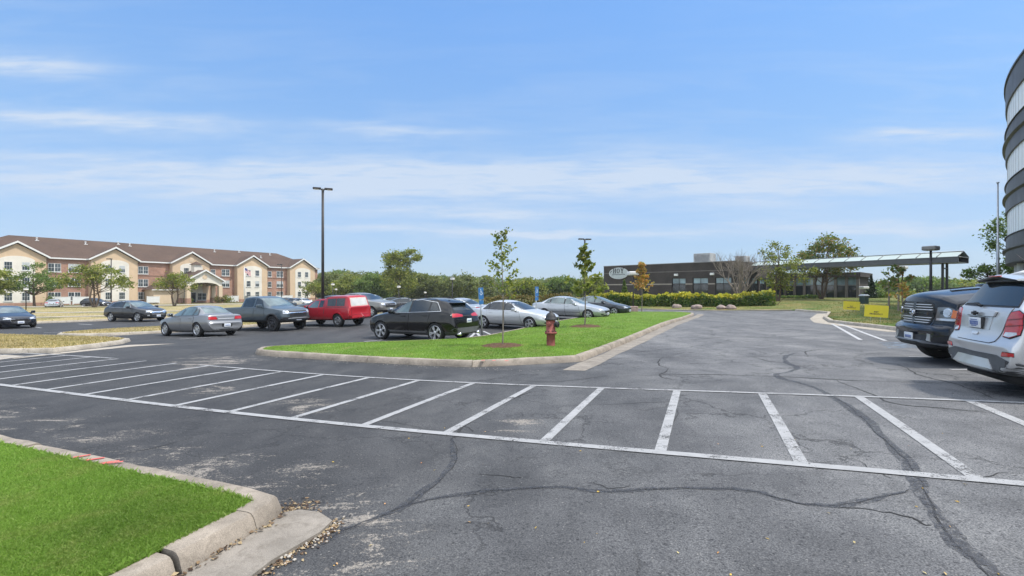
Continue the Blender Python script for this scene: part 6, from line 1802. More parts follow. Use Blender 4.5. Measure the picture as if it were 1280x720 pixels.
# red pickup with a matching bed topper
RS = [(2.55, .42, .50, .60, .62, .56, .78, .42, .82, .01), (2.46, .36, .72, .82, .62, .76, .90, .58, .93, .015), (2.15, .34, .80, .87, .64, .82, .98, .64, 1.02, .03), (1.55, .34, .81, .88, .66, .83, 1.03, .68, 1.07, .04), (1.12, .34, .81, .885, .68, .84, 1.07, .70, 1.11, .03),
      (.50, .34, .81, .885, .68, .84, 1.09, .60, 1.56, .03), (.05, .34, .81, .885, .68, .84, 1.09, .62, 1.61, .035), (-.42, .34, .81, .885, .68, .84, 1.10, .62, 1.60, .035), (-.50, .34, .81, .885, .68, .84, 1.10, .66, 1.615, .03), (-.62, .34, .81, .885, .68, .845, 1.10, .71, 1.735, .04),
      (-1.5, .34, .81, .885, .68, .845, 1.10, .72, 1.76, .05), (-2.25, .36, .81, .88, .68, .84, 1.10, .70, 1.74, .04), (-2.36, .38, .80, .875, .68, .835, 1.10, .69, 1.70, .03), (-2.50, .40, .79, .87, .68, .83, 1.08, .74, 1.14, .01), (-2.55, .45, .76, .85, .68, .81, 1.06, .74, 1.09, .0)]
rg = Car('pickup', 'red extended cab pickup with matching red bed topper and tow ball', RS, P_RED, (1.62, -1.55), .365, .885, 'pickup truck', (-10.95, 28.4), math.atan2(.45, -.89), None, low=.44, well=1.17, tw=.25)
rg.decal('windshield', 'front', [(-.70, 1.14), (.70, 1.14), (.57, 1.52), (-.57, 1.52)], GLASS2, cell=.12)
rg.doors([[(.98, .46), (-.02, .44), (-.02, 1.06), (.92, 1.05)]], [(.10, .97)])
rg.both('window', 'side', [(.86, 1.11), (.02, 1.12), (.02, 1.525), (.50, 1.50)], GLASS2, off=.006, cell=.14)
rg.both('window', 'side', [(-.06, 1.13), (-.40, 1.14), (-.40, 1.525), (-.06, 1.53)], GLASS, off=.006, cell=.14)
rg.both('topper_window', 'side', [(-.76, 1.20), (-1.42, 1.20), (-1.42, 1.62), (-.76, 1.60)], GLASS, off=.006, cell=.14, under=BLACK)
rg.both('topper_window', 'side', [(-1.48, 1.20), (-2.10, 1.20), (-2.10, 1.62), (-1.48, 1.62)], GLASS, off=.006, cell=.14, under=BLACK)
GLAREG = mat('painted_glare_glass', (.50, .49, .46), .12, 0, .8, .15, 2)  # pale base colour stands in for the bright reflection on this window
rg.decal('topper_rear_window', 'rear', [(-.62, 1.20), (.62, 1.20), (.58, 1.60), (-.58, 1.60)], GLAREG, .008, .12, None, mat('faded_topper_frame', (.50, .36, .32), .5), .05)
rg.decal('topper_seam', 'side' and 'left', [(-.62, 1.115), (-2.42, 1.115), (-2.42, 1.14), (-.62, 1.14)], BLACK, .004, .2)
rg.decal('topper_seam', 'right', [(-.62, 1.115), (-2.42, 1.115), (-2.42, 1.14), (-.62, 1.14)], BLACK, .004, .2)
rg.both('cab_gap', 'side', [(-.475, .46), (-.515, .46), (-.515, 1.63), (-.475, 1.63)], BLACK, off=.005, cell=.2)
rg.decal('tailgate', 'rear', [(-.68, .68), (.68, .68), (.68, 1.07), (-.68, 1.07)], P_RED, .008, .12, None, BLACK, .012)
rg.both('taillight', 'r', [(.72, .70), (.86, .70), (.86, 1.06), (.72, 1.06)], RED, off=.007, cell=.08)
rg.decal('bumper', 'rear', [(-.84, .50), (.84, .50), (.84, .66), (-.84, .66)], P_RED, .06, .12)
rg.plate(-2.64, .02, .57, False)
rg.block('tow_hitch', BLACK, lambda bm: (bx(bm, -2.78, -2.5, -.04, .04, .40, .47), bmesh.ops.create_uvsphere(bm, u_segments=10, v_segments=8, radius=.035, matrix=Matrix.Translation((-2.74, 0, .53)))))
rg.wheels(5, RIM, 'single', .60); rg.mirrors(.78, .84, 1.10, None, 1.1)
rg.both('headlight', 'f', [(.46, .74), (.80, .74), (.80, .90), (.48, .90)], LENS, off=.006, cell=.08)
rg.both('wheel_flare', 'side', [(-1.55 + .50 * math.cos(a), .365 + .50 * math.sin(a)) for a in [R(8 + i * 13.7) for i in range(13)]] + [(-1.55 + .432 * math.cos(a), .365 + .432 * math.sin(a)) for a in [R(172 - i * 13.7) for i in range(13)]], P_RED, off=.035, cell=.2)
rg.both('wheel_flare', 'side', [(1.62 + .50 * math.cos(a), .365 + .50 * math.sin(a)) for a in [R(8 + i * 13.7) for i in range(13)]] + [(1.62 + .432 * math.cos(a), .365 + .432 * math.sin(a)) for a in [R(172 - i * 13.7) for i in range(13)]], P_RED, off=.035, cell=.2)
pickup('pickup', 'silver grey full size pickup in the far row right of the red pickup', paint('pewter_paint', (.22, .215, .20), .5, .3), (X_(452, 36.5), 36.5), math.atan2(-.42, .9), 5.8, 2.0, 1.90, .40, True, True, RIM, None, 6)
HAZE = .00028
# ------------------------------------------------------------------ the two vehicles at the right edge
# silver crossover seen from behind
TX = [(2.10, .34, .50, .58, .52, .54, .70, .42, .76, .01), (2.0, .26, .70, .80, .55, .74, .86, .55, .94, .02), (1.6, .24, .80, .87, .60, .83, 1.00, .66, 1.06, .04), (1.0, .24, .80, .885, .62, .85, 1.08, .70, 1.14, .04), (.2, .24, .80, .89, .64, .855, 1.10, .60, 1.61, .06),
      (-.5, .24, .80, .89, .65, .855, 1.12, .61, 1.66, .06), (-1.2, .24, .80, .89, .66, .855, 1.15, .60, 1.645, .055), (-1.70, .25, .80, .89, .68, .85, 1.17, .585, 1.585, .04), (-1.78, .25, .79, .89, .69, .85, 1.17, .59, 1.53, .025), (-1.97, .26, .78, .885, .70, .845, 1.15, .70, 1.20, .02), (-2.02, .27, .77, .88, .70, .84, 1.12, .76, 1.16, .015),
      (-2.055, .28, .76, .87, .68, .83, .98, .76, 1.02, .01), (-2.075, .29, .75, .865, .60, .83, .78, .76, .80, .005), (-2.15, .30, .74, .85, .52, .82, .685, .74, .70, .0), (-2.165, .33, .70, .83, .47, .80, .62, .70, .66, .0)]
hd_t = math.atan2(-.375, .927)
cen = Vector((6.67, 6.82)) + Vector((math.cos(hd_t), math.sin(hd_t))) * 2.12
tx = Car('crossover', 'silver crossover with large red taillights parked at the right edge', TX, P_LSIL, (1.28, -1.27), .345, .89, 'car', (cen.x, cen.y), hd_t, None, 3, low=.02, low_mat=GREYPL, creases=((4, .5), (5, .4)), tw=.22, bow=(.12, .08), z=EYE - 1.42)
D = tx.decal
D('rear_window', 'rear', [(-.66, 1.20), (.66, 1.20), (.62, 1.32), (.54, 1.50), (-.54, 1.50), (-.62, 1.32)], GLASS, .006, .05, None, BLACK, .02)
D('tailgate', 'rear', [(-.62, 1.17), (.62, 1.17), (.55, .90), (.50, .72), (.42, .695), (-.42, .695), (-.50, .72), (-.55, .90)], P_LSIL, .010, .05, None, BLACK, .006)
D('tailgate_strip', 'rear', [(-.36, 1.045), (.36, 1.045), (.39, 1.105), (.34, 1.115), (-.34, 1.115), (-.39, 1.105)], P_LSIL, .038, .05, None, BLACK, .004)
D('plate_recess', 'rear', [(-.29, .86), (.29, .86), (.32, 1.035), (-.32, 1.035)], P_LSIL, .016, .05, None, BLACK, .004)
D('release_handle', 'rear', [(-.07, .775), (.07, .775), (.085, .815), (-.085, .815)], CHROME, .024, .05, None, BLACK, .01)
tl = [(.57, .80), (.70, .785), (.86, .84), (.885, .93), (.885, 1.10), (.80, 1.14), (.68, 1.12), (.61, 1.02)]
for q in tx.both('taillight', 'r', tl, RED, off=.014, cell=.035, under=BLACK, grow=.012): pass
tx.both('reverse_light', 'r', [(.585, .805), (.70, .792), (.83, .835), (.82, .865), (.62, .855)], LENS, off=.018, cell=.04)
tx.both('taillight_bar', 'r', [(.60, .925), (.885, .955), (.885, .968), (.60, .938)], mat('dark_red_lens', (.16, .005, .006), .15, 0, .6), off=.018, cell=.05)
tx.both('taillight_bar', 'r', [(.62, 1.01), (.885, 1.04), (.885, 1.053), (.62, 1.023)], mat('dark_red_lens', (.16, .005, .006), .15, 0, .6), off=.018, cell=.05)
D('bumper_cladding', 'rear', [(-.84, .30), (.84, .30), (.86, .50), (.60, .50), (.48, .425), (.40, .53), (-.40, .53), (-.48, .425), (-.60, .50), (-.86, .50)], GREYPL, .008, .05)
D('bumper_cladding', 'rear', [(-.86, .47), (-.56, .545), (.56, .545), (.86, .47), (.86, .41), (-.86, .41)], GREYPL, .014, .05)
D('skid_plate', 'rear', [(-.52, .345), (.52, .345), (.40, .47), (-.40, .47)], P_LSIL, .022, .05)
tx.both('reflector', 'r', [(.60, .545), (.80, .56), (.80, .60), (.70, .605), (.62, .60)], RED, off=.014, cell=.05, under=BLACK, grow=.008)
tx.both('side_cladding', 'side', [(-.84, .30), (.80, .30), (.80, .43), (-.84, .43)], GREYPL, off=.012, cell=.12)
def arc_ring(cx, cz, r0, r1): return [(cx + r1 * math.cos(a), cz + r1 * math.sin(a)) for a in [R(2 + i * 14.6) for i in range(13)]] + [(cx + r0 * math.cos(a), cz + r0 * math.sin(a)) for a in [R(178 - i * 14.6) for i in range(13)]]
tx.both('wheel_flare', 'side', arc_ring(-1.27, .345, .395, .46), GREYPL, off=.014, cell=.1); tx.both('wheel_flare', 'side', arc_ring(1.28, .345, .395, .46), GREYPL, off=.014, cell=.1)
tx.doors([[(.95, .46), (.0, .45), (-.02, 1.08), (.85, 1.06)], [(-.04, .45), (-.80, .47), (-.98, .70), (-1.05, 1.11), (-.06, 1.085)]], [(.18, .98), (-.84, 1.0)])
tx.both('window', 'side', [(.70, 1.13), (-.02, 1.14), (-.02, 1.535), (.30, 1.49)], GLASS, off=.006, cell=.1); tx.both('window', 'side', [(-.10, 1.145), (-.98, 1.17), (-.98, 1.545), (-.10, 1.545)], GLASS, off=.006, cell=.1)
tx.both('window', 'side', [(-1.05, 1.18), (-1.55, 1.21), (-1.40, 1.50), (-1.05, 1.54)], GLASS, off=.006, cell=.1)
D('windshield', 'front', [(-.70, 1.17), (.70, 1.17), (.58, 1.555), (-.58, 1.555)], GLASS, cell=.1)
tx.both('headlight', 'f', [(.36, .80), (.82, .78), (.82, .92), (.40, .88)], LENS, off=.006, cell=.07)
# roof spoiler with high brake light, rails, wiper, antenna
def spo(bm):
    pts = [(-1.50, 1.62), (-1.86, 1.60), (-1.89, 1.588), (-1.87, 1.575), (-1.74, 1.56)]
    a = [bm.verts.new((x, -.50, z - .035)) for x, z in pts]; m = [bm.verts.new((x + .0, 0, z + .03)) for x, z in pts]; b = [bm.verts.new((x,   .50, z - .035)) for x, z in pts]
    for p, q in ((a, m), (m, b)):
        for i in range(5): bm.faces.new((p[i], p[(i + 1) % 5], q[(i + 1) % 5], q[i]))
    bm.faces.new(a[::-1]); bm.faces.new(b); bmesh.ops.recalc_face_normals(bm, faces=bm.faces[:])
sp_ = tx.block('spoiler', P_LSIL, spo)
tx.block('brake_light', RED, lambda bm: bx(bm, -1.895, -1.87, -.14, .14, 1.600, 1.618, .004), sp_)
tx.block('spoiler_underside', BLACK, lambda bm: bx(bm, -1.86, -1.74, -.50, .50, 1.525, 1.548, .006), sp_)
for sd in (-1, 1):
    tx.block('roof_rail', GALV, lambda bm: (tube(bm, [(.05, sd * .60, 1.60), (-.08, sd * .605, 1.68), (-.7, sd * .605, 1.70), (-1.3, sd * .60, 1.685), (-1.55, sd * .595, 1.60)], .022, 8), bx(bm, -.75, -.65, sd * .605 - .015, sd * .605 + .015, 1.60, 1.69)))
tx.block('wiper', BLACK, lambda bm: (tube(bm, [(-2.025, .02, 1.185), (-2.06, .0, 1.20)], .022, 8), tube(bm, [(-2.055, .02, 1.20), (-2.04, .14, 1.225), (-2.03, .30, 1.21)], [.016, .013, .008], 6), tube(bm, [(-2.02, .10, 1.225), (-2.02, .42, 1.212)], .009, 5)))
tx.block('antenna', BLACK, lambda bm: (bx(bm, -1.52, -1.38, -.03, .03, 1.655, 1.69, .012), tube(bm, [(-1.44, 0, 1.68), (-1.66, 0, 1.92)], [.008, .004], 6)))
# black cross shaped emblem, plate in a dark frame
def emb(bm):
    for p in ([(-.085, -.018), (.085, -.018), (.1, .018), (-.07, .018)], [(-.034, -.032), (.03, -.032), (.044, .032), (-.02, .032)]):
        prism(bm, p, frame((-2.105, 0, 1.085), (0, -1, 0), (0, 0, 1)), .012)
tx.block('emblem', BLACK, emb)
tx.block('plate_frame', BLACK, lambda bm: bx(bm, -2.098, -2.07, -.172, .172, .865, 1.035, .006))
tx.plate(-2.10, 0, .95, False, .30, .145, False)
def lines(bm):
    for z, w in ((.99, .09), (.965, .11), (.925, .10), (.905, .07)): bx(bm, -2.1215, -2.119, -w, w, z - .006, z + .006)
tx.block('plate_text', PLTXT, lines)
tx.wheels(5, RIM, 'twin', .70)
tx.mirrors(.62, .86, 1.12)
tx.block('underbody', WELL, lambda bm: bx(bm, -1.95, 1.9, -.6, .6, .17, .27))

# black full size pickup, nose towards the aisle
RM = [(2.955, .44, .55, .70, .58, .66, .70, .60, .72, .0), (2.93, .40, .78, .90, .58, .86, .74, .78, .76, .0), (2.86, .38, .86, .985, .60, .95, .78, .84, .80, .0), (2.835, .38, .86, .985, .62, .94, .82, .70, .84, .0), (2.805, .38, .87, .985, .64, .94, 1.19, .60, 1.25, .02), (2.775, .38, .88, .99, .66, .945, 1.235, .62, 1.335, .05), (2.68, .38, .89, .995, .67, .95, 1.265, .65, 1.375, .065), (2.50, .38, .90, .995, .68, .955, 1.29, .66, 1.405, .07),
      (2.0, .38, .92, 1.005, .72, .965, 1.34, .72, 1.46, .085), (1.45, .38, .92, 1.005, .74, .965, 1.38, .76, 1.50, .08), (1.25, .38, .92, 1.005, .74, .965, 1.39, .80, 1.49, .03), (.45, .38, .92, 1.005, .76, .965, 1.40, .72, 1.93, .04), (-.2, .38, .92, 1.005, .76, .965, 1.41, .73, 1.98, .05), (-1.0, .38, .92, 1.005, .76, .965, 1.42, .72, 1.95, .04), (-1.15, .38, .92, 1.005, .76, .965, 1.42, .74, 1.86, .02), (-1.25, .38, .92, 1.005, .76, .965, 1.42, .86, 1.45, .0),
      (-1.32, .38, .92, 1.005, .76, .965, 1.42, .90, 1.44, .0), (-2.7, .40, .92, 1.0, .76, .96, 1.42, .90, 1.44, .0), (-2.90, .44, .90, .99, .76, .95, 1.41, .89, 1.43, .0), (-2.95, .48, .86, .96, .76, .92, 1.38, .86, 1.40, .0)]
P_RAM = paint('blue_black_paint', (.013, .016, .022), .2, .25)
hd_r = math.atan2(.26, -.966)
F0 = Vector((8.22, 9.78)); cr = F0 - Vector((math.cos(hd_r), math.sin(hd_r))) * 2.94
rm = Car('pickup', 'black full size pickup with chrome slat grille nosing out beside the silver crossover', RM, P_RAM, (1.98, -1.62), .42, 1.005, 'pickup truck', (cr.x, cr.y), hd_r, None, 3, low=.02, well=1.15, boxes=[(-2.84, -1.40, -.80, .80, .86, 2.2)], creases=((3, .3), (4, .75), (5, .75)), tw=.30, bow=(.20, .03), z=EYE - 1.50)
D = rm.decal
D('grille', 'front', [(-.46, .80), (.46, .80), (.55, 1.00), (.52, 1.20), (.44, 1.25), (-.44, 1.25), (-.52, 1.20), (-.55, 1.00)], mat('grille_black', (.012, .012, .013), .4), .012, .05, None, P_RAM, .055)
for z0, z1, w in ((.835, .848, .44), (.885, .90, .47), (.935, .95, .49), (1.09, 1.105, .50), (1.14, 1.155, .49), (1.19, 1.205, .46)):
    D('grille_slat', 'front', [(.05, z0), (w, z0), (w, z1), (.05, z1)], BRIGHT, .034, .06); D('grille_slat', 'front', [(-.05, z0), (-w, z0), (-w, z1), (-.05, z1)], BRIGHT, .034, .06)
D('grille_cross', 'front', [(-.045, .80), (.045, .80), (.045, 1.24), (-.045, 1.24)], P_RAM, .030, .06); D('grille_cross', 'front', [(-.53, 1.0), (.53, 1.0), (.53, 1.05), (-.53, 1.05)], P_RAM, .030, .06)
def head(bm):      # small silver animal head badge: a shield with two curled horns
    M = frame((2.862, 0, 1.025), (0, 1, 0), (0, 0, 1))
    prism(bm, [(-.02, -.06), (.02, -.06), (.038, .0), (.03, .05), (-.03, .05), (-.038, .0)], M, .02)
    for s in (-1, 1): tube(bm, [(2.875, s * .03, 1.07), (2.875, s * .075, 1.075), (2.875, s * .09, 1.03), (2.875, s * .065, .995), (2.875, s * .05, 1.02)], [.016, .017, .014, .010, .006], 6)
rm.block('badge', CHROME, head)
for s in (1, -1):
    P = lambda pl: [(s * u, v) for u, v in pl]
    k = 'front'
    hl = rm.decal('headlight', k, P([(.575, .90), (.955, .90), (.955, 1.12), (.80, 1.165), (.60, 1.155)]), mat('headlight_bezel', (.15, .16, .165), .15, .3, .7, .4, 6, coat=.8), .008, .05, None, BLACK, .012)
    rm.decal('light_bar', k, P([(.60, .905), (.945, .905), (.945, .945), (.60, .945)]), LENS, .014, .05, hl)
    rm.decal('turn_signal', k, P([(.88, .96), (.952, .96), (.952, 1.09), (.90, 1.12)]), AMBER, .014, .05, hl)
    rm.decal('projector', k, [(s * .80 + .068 * math.cos(a), 1.06 + .068 * math.sin(a)) for a in [i * .524 for i in range(12)]], LENS, .024, .03, hl, CHROME, .018)
    rm.decal('projector', k, [(s * .70 + .035 * math.cos(a), 1.06 + .035 * math.sin(a)) for a in [i * .524 for i in range(12)]], GLASS, .016, .03, hl)
    rm.decal('fog_light', k, P([(.52, .50), (.62, .49), (.60, .63), (.52, .64)]), mat('fog_bezel', (.36, .37, .38), .3, .4), .012, .05)
    rm.decal('fog_recess', 'front', P([(.22, .47), (.50, .48), (.50, .62), (.24, .60)]), BLACK, .006, .06)
D('front_bumper', 'front', [(-.92, .68), (.92, .68), (.90, .775), (.55, .785), (-.55, .785), (-.90, .775)], P_RAM, .012, .07)
D('lower_grille', 'front', [(-.36, .47), (.36, .47), (.40, .60), (-.40, .60)], BLACK, .008, .06)
D('air_dam', 'front', [(-.84, .40), (.84, .40), (.88, .465), (-.88, .465)], BLACK, .03, .08); D('bumper_lip', 'front', [(-.84, .455), (.84, .455), (.86, .48), (-.86, .48)], mat('satin_lip', (.16, .17, .19), .3, .3), .035, .08)
rm.plate(2.965, 0, .545, True)
# power dome creases on the hood
for s in (-1, 1):
    rm.decal('hood_scoop', 'top', [(1.75, s * .18), (2.35, s * .22), (2.38, s * .34), (1.75, s * .42)], P_RAM, .02, .08)
    rm.decal('hood_vent', 'top', [(1.72, s * .20), (1.86, s * .20), (1.86, s * .38), (1.72, s * .40)], BLACK, .023, .08)
D('windshield', 'front', [(-.82, 1.52), (.82, 1.52), (.70, 1.90), (-.70, 1.90)], GLASS, cell=.1)
rm.both('window', 'side', [(.98, 1.44), (.12, 1.45), (.12, 1.86), (.52, 1.85)], GLASS, off=.006, cell=.1); rm.both('window', 'side', [(.04, 1.45), (-1.0, 1.46), (-1.0, 1.83), (.04, 1.87)], GLASS, off=.006, cell=.1)
rm.doors([[(1.12, .56), (.10, .55), (.08, 1.38), (1.05, 1.37)], [(.05, .55), (-.92, .56), (-1.1, .9), (-1.12, 1.39), (.05, 1.385)]], [(.24, 1.25), (-.92, 1.26)])
rm.wheels(6, RIM, 'single', .60); rm.mirrors(.95, .96, 1.42, None, 1.5)
rm.both('taillight', 'r', [(.80, .95), (.96, .95), (.96, 1.36), (.80, 1.36)], RED, off=.008, cell=.07)
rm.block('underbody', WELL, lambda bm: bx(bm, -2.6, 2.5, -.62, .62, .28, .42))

# ------------------------------------------------------------------ street furniture
POLE = mat('dark_pole', (.035, .034, .034), .5, .3, .5, .2, 3); HEADM = mat('lamp_head_grey', (.20, .195, .19), .5, .2)
def pole_lamp(px, Y, ztop, r, label, heads, name='light_pole', base=None, hd=0., group=None, headmat=None, zg=None):
    x = X_(px, Y); g = (gz(x, Y) + .08) if zg is None else zg
    t = thing(name, (x, Y, g), label, 'street lamp', hd, group); h = ztop - g
    bm = BM(); tube(bm, [(0, 0, -.1), (0, 0, h * .5), (0, 0, h)], [r * 1.1, r, r * .85], 10); obj('pole', bm, POLE, t)
    if base:
        bm = BM(); bx(bm, -base[0], base[0], -base[0], base[0], -.1, base[1], .03); obj('base', bm, base[2], t)
    if heads == 'twin':
        for s in (-1, 1):
            bm = BM(); tube(bm, [(0, 0, h - .1), (s * .12, 0, h - .05)], .04, 6); obj('arm', bm, POLE, t)
            bm = BM(); bx(bm, min(s * .10, s * .62), max(s * .10, s * .62), -.16, .16, h - .05, h + .06, .03); f = obj('lamp_head', bm, POLE, t)
            bm = BM(); bx(bm, min(s * .25, s * .56), max(s * .25, s * .56), -.12, .12, h - .065, h - .052); obj('lens', bm, LAMPW, f)
    elif heads == 'box':
        bm = BM(); bx(bm, -.40, .40, -.40, .40, h, h + .30, .07); f = obj('lamp_head', bm, headmat or HEADM, t)
        bm = BM(); bx(bm, -.3, .3, -.3, .3, h - .015, h - .002); obj('lens', bm, LAMPW, f)
    elif heads == 'small':
        bm = BM(); lathe(bm, [(.10, h), (.25, h + .06), (.25, h + .24), (.18, h + .30), (.02, h + .33)], 14); f = obj('lamp_head', bm, headmat or LAMPW, t)
        bm = BM(); lathe(bm, [(.26, h + .245), (.27, h + .28), (.02, h + .36)], 14); obj('lamp_cap', bm, HEADM, f)
    elif heads == 'shoe':
        bm = BM(); bx(bm, -.75, .1, -.17, .17, h - .03, h + .12, .03); f = obj('lamp_head', bm, POLE, t)
        bm = BM(); bx(bm, -.65, -.1, -.13, .13, h - .045, h - .032); obj('lens', bm, LAMPW, f)
    return t
pole_lamp(403.5, 31.5, Z_(236, 31.5), .095, 'tall dark light pole with two flat heads behind the red pickup', 'twin', hd=.35)
pole_lamp(731, 44, Z_(299, 44), .085, 'dark light pole with two flat heads behind the island sapling', 'twin', hd=.3)
pole_lamp(791.5, 38.6, Z_(344, 38.6), .055, 'short lamp post on a square concrete base at the end of the island', 'box', 'lamp_post', (.33, .46, mat('pink_block', (.36, .27, .23), .9, 0, .2, .25, 5, .4, 30)), 0, None, LAMPW)
pole_lamp(1163.5, 33, Z_(313, 33), .085, 'large grey box headed lamp post behind the black pickup', 'box', 'lamp_post', None, .5)
pole_lamp(1128, 52, Z_(336, 52), .07, 'slim lamp post with pale box head under the walkway canopy', 'box', 'lamp_post', None, .5, None, LAMPW)
pole_lamp(1080, 60, Z_(361, 60), .05, 'short lamp post with pale head behind the dark litter bin', 'box', 'lamp_post', None, 0, None, LAMPW)
for px, Y, py, lb in ((32.5, 62, 362, 'dark lamp post with pale head left of the green tree, above the dark sedan'), (416, 70, 356, 'lamp post with pale head just right of the tall light pole'), (420, 95, 362, 'far small lamp post right of the tall light pole'),
                      (498.5, 66, 359, 'lamp post with pale head below the tallest tree'), (531.5, 90, 366, 'far small lamp post with pale head behind the black crossover'), (565.5, 52, 349, 'lamp post with pale head above the roof of the black crossover')):
    pole_lamp(px, Y, Z_(py, Y) - .1, .055, lb, 'small', 'lamp_post')
pole_lamp(139, 82, Z_(324, 82), .09, 'tall brown light pole in front of the second gable', 'shoe')
pole_lamp(352, 88, Z_(331, 88), .07, 'thin light pole in front of the brick left of the last gable', 'shoe')

# flagpole with flag in front of the porch, bare metal flagpole by the tower
x, y = apt_pt(36.4, 10.2); g = gz(x, y) + .1
t = thing('flagpole', (x, y, g), 'white flagpole with a limp striped flag in front of the porch', 'flagpole', AX)
hp_ = 8.9
bm = BM(); tube(bm, [(0, 0, -.1), (0, 0, hp_)], [.09, .05], 8); bmesh.ops.create_uvsphere(bm, u_segments=8, v_segments=6, radius=.1, matrix=Matrix.Translation((0, 0, hp_ + .06))); obj('pole', bm, WHITET, t)
FR = mat('flag_red', (.42, .05, .06), .8); FW = mat('flag_white', (.6, .58, .57), .8); FB = mat('flag_blue', (.05, .06, .17), .8)
bm = BM(); gx_, gy_ = 14, 13; vv = []
for i in range(gx_ + 1):
    u = i / gx_
    vv.append([bm.verts.new((.06 + u * 1.55, .10 * math.sin(u * 9) * u, hp_ - .25 - j / gy_ * 1.15 - .95 * u ** 1.3 + .10 * math.sin(u * 7))) for j in range(gy_ + 1)])
for i in range(gx_):
    for j in range(gy_):
        f = bm.faces.new((vv[i][j], vv[i + 1][j], vv[i + 1][j + 1], vv[i][j + 1])); f.smooth = True
        f.material_index = 2 if (i < 6 and j < 7) else (j % 2)
obj('flag', bm, [FR, FW, FB], t)
X = X_(1247.3, 40.5); g = gz(X, 40.5) + .1
t = thing('flagpole', (X, 40.5, g), 'tall bare metal flagpole left of the round tower', 'flagpole')
hh = Z_(229, 40.5) - g
bm = BM(); tube(bm, [(0, 0, -.1), (0, 0, hh * .5), (0, 0, hh * .5 + .02), (0, 0, hh)], [.11, .10, .075, .05], 10); obj('pole', bm, GALV, t)
bm = BM(); tube(bm, [(0, 0, hh), (0, 0, hh + .1)], [.10, .10], 10); obj('truck', bm, GALV, t)

# hydrant
x, y = gp(688.5, 441.5); g = float(ISLz(np.array([x]), np.array([y]))[0]) + .12
HR = mat('faded_red_hydrant', (.27, .085, .075), .8, 0, .3, .3, 9, .3, 40); HK = mat('hydrant_black', (.028, .028, .03), .6, 0, .4, .3, 10)
hs_ = 12.0 / 12.0 * (y / F) * 43 / .86
t = thing('fire_hydrant', (x, y, g), 'faded red fire hydrant with black cap on the grass island', 'hydrant', -.5); k = y / F * 43.5 / .80
t.scale = (k, k, k)
bm = BM(); lathe(bm, [(.095, -.1), (.098, .0), (.098, .04), (.098, .28), (.135, .285), (.14, .30), (.14, .325), (.105, .335), (.108, .55), (.11, .59), (.135, .595)], 20); obj('barrel', bm, HR, t, True, 40)
bm = BM(); lathe(bm, [(.142, .597), (.145, .62), (.13, .635), (.118, .68), (.09, .735), (.05, .765), (.035, .77), (.035, .80), (.001, .802)], 20); obj('bonnet', bm, HK, t, True, 40)
for a, rr, ln, zz, mm in ((0, .062, .19, .50, HK), (1.57, .045, .165, .52, HR), (-1.57, .045, .165, .52, HR)):
    bm = BM(); M = Matrix.Rotation(a, 4, 'Z'); d = Vector((math.cos(a), math.sin(a), 0))
    tube(bm, [d * .08 + Vector((0, 0, zz)), d * (ln - .05) + Vector((0, 0, zz))], rr * .85, 12); tube(bm, [d * (ln - .05) + Vector((0, 0, zz)), d * ln + Vector((0, 0, zz))], rr * 1.15, 8); tube(bm, [d * ln + Vector((0, 0, zz)), d * (ln + .025) + Vector((0, 0, zz))], rr * .35, 5)
    obj('nozzle', bm, mm, t)
bm = BM()
for i in range(8): M = Matrix.Rotation(i * .785, 4, 'Z'); bx(bm, .112, .132, -.012, .012, .27, .345, 0, 0, M)
obj('flange_bolt', bm, HK, t)

# two accessible parking signs seen edge on
BLUES = mat('blue_sign_face', (.03, .13, .33), .4); SBACK = mat('sign_back_aluminium', (.40, .43, .46), .35, .6)
def acc_sign(px, pyb, pyt, lean, label):
    x, y = gp(px, pyb); g = gz(x, y) + .05
    k = y / F
    t = thing('parking_sign', (x, y, g), label, 'sign', math.atan2(.36, -.93) + .18 - .45 + math.pi)
    h = (pyb - pyt) * k
    top = Vector((0, -lean, h))
    bm = BM(); tube(bm, [(0, 0, -.2), top], .03, 8); obj('post', bm, GALV, t)
    bm = BM(); M = Matrix.Translation(top) @ Matrix.Rotation(math.atan2(lean, h), 4, 'X')
    bx(bm, .034, .042, -.16, .16, -.50, .0, .0, 0, M); p = obj('sign_plate', bm, SBACK, t)
    bm = BM(); bx(bm, .0425, .045, -.155, .155, -.495, -.005, 0, 0, M); obj('sign_face', bm, BLUES, p)
    bm = BM()    # wheelchair figure
    mm = M @ frame((.0455, 0, -.22), (0, 1, 0), (0, 0, 1))
    for i in range(14):
        a0, a1 = R(150 + i * 17), R(150 + (i + 1) * 17)
        prism(bm, [(.075 * math.cos(a0), .075 * math.sin(a0) - .02), (.075 * math.cos(a1), .075 * math.sin(a1) - .02), (.055 * math.cos(a1), .055 * math.sin(a1) - .02), (.055 * math.cos(a0), .055 * math.sin(a0) - .02)], mm, .002)
    for pl in ([(-.02, .02), (.005, .02), (.005, .11), (-.02, .11)], [(-.02, .02), (.065, .02), (.065, .04), (-.02, .04)], [(.05, .02), (.065, .04), (.095, -.06), (.075, -.06)], [(-.02, .065), (.05, .065), (.05, .08), (-.02, .08)]): prism(bm, pl, mm, .002)
    prism(bm, [(-.008 + .022 * math.cos(i * .63), .145 + .022 * math.sin(i * .63)) for i in range(10)], mm, .002)
    obj('symbol', bm, PLATE, p)
    bm = BM(); bx(bm, .03, .034, -.15, .15, -.70, -.53, 0, 0, M); bx(bm, .028, .03, -.06, .06, -.70, -.53, 0, 0, M); obj('lower_plate', bm, BLUES, t)
    return t
acc_sign(603, 422.5, 361, .16, 'leaning blue accessible parking sign between black crossover and pale silver sedan')
acc_sign(670.5, 410, 359.5, .02, 'upright blue accessible parking sign in front of the silver sedans')

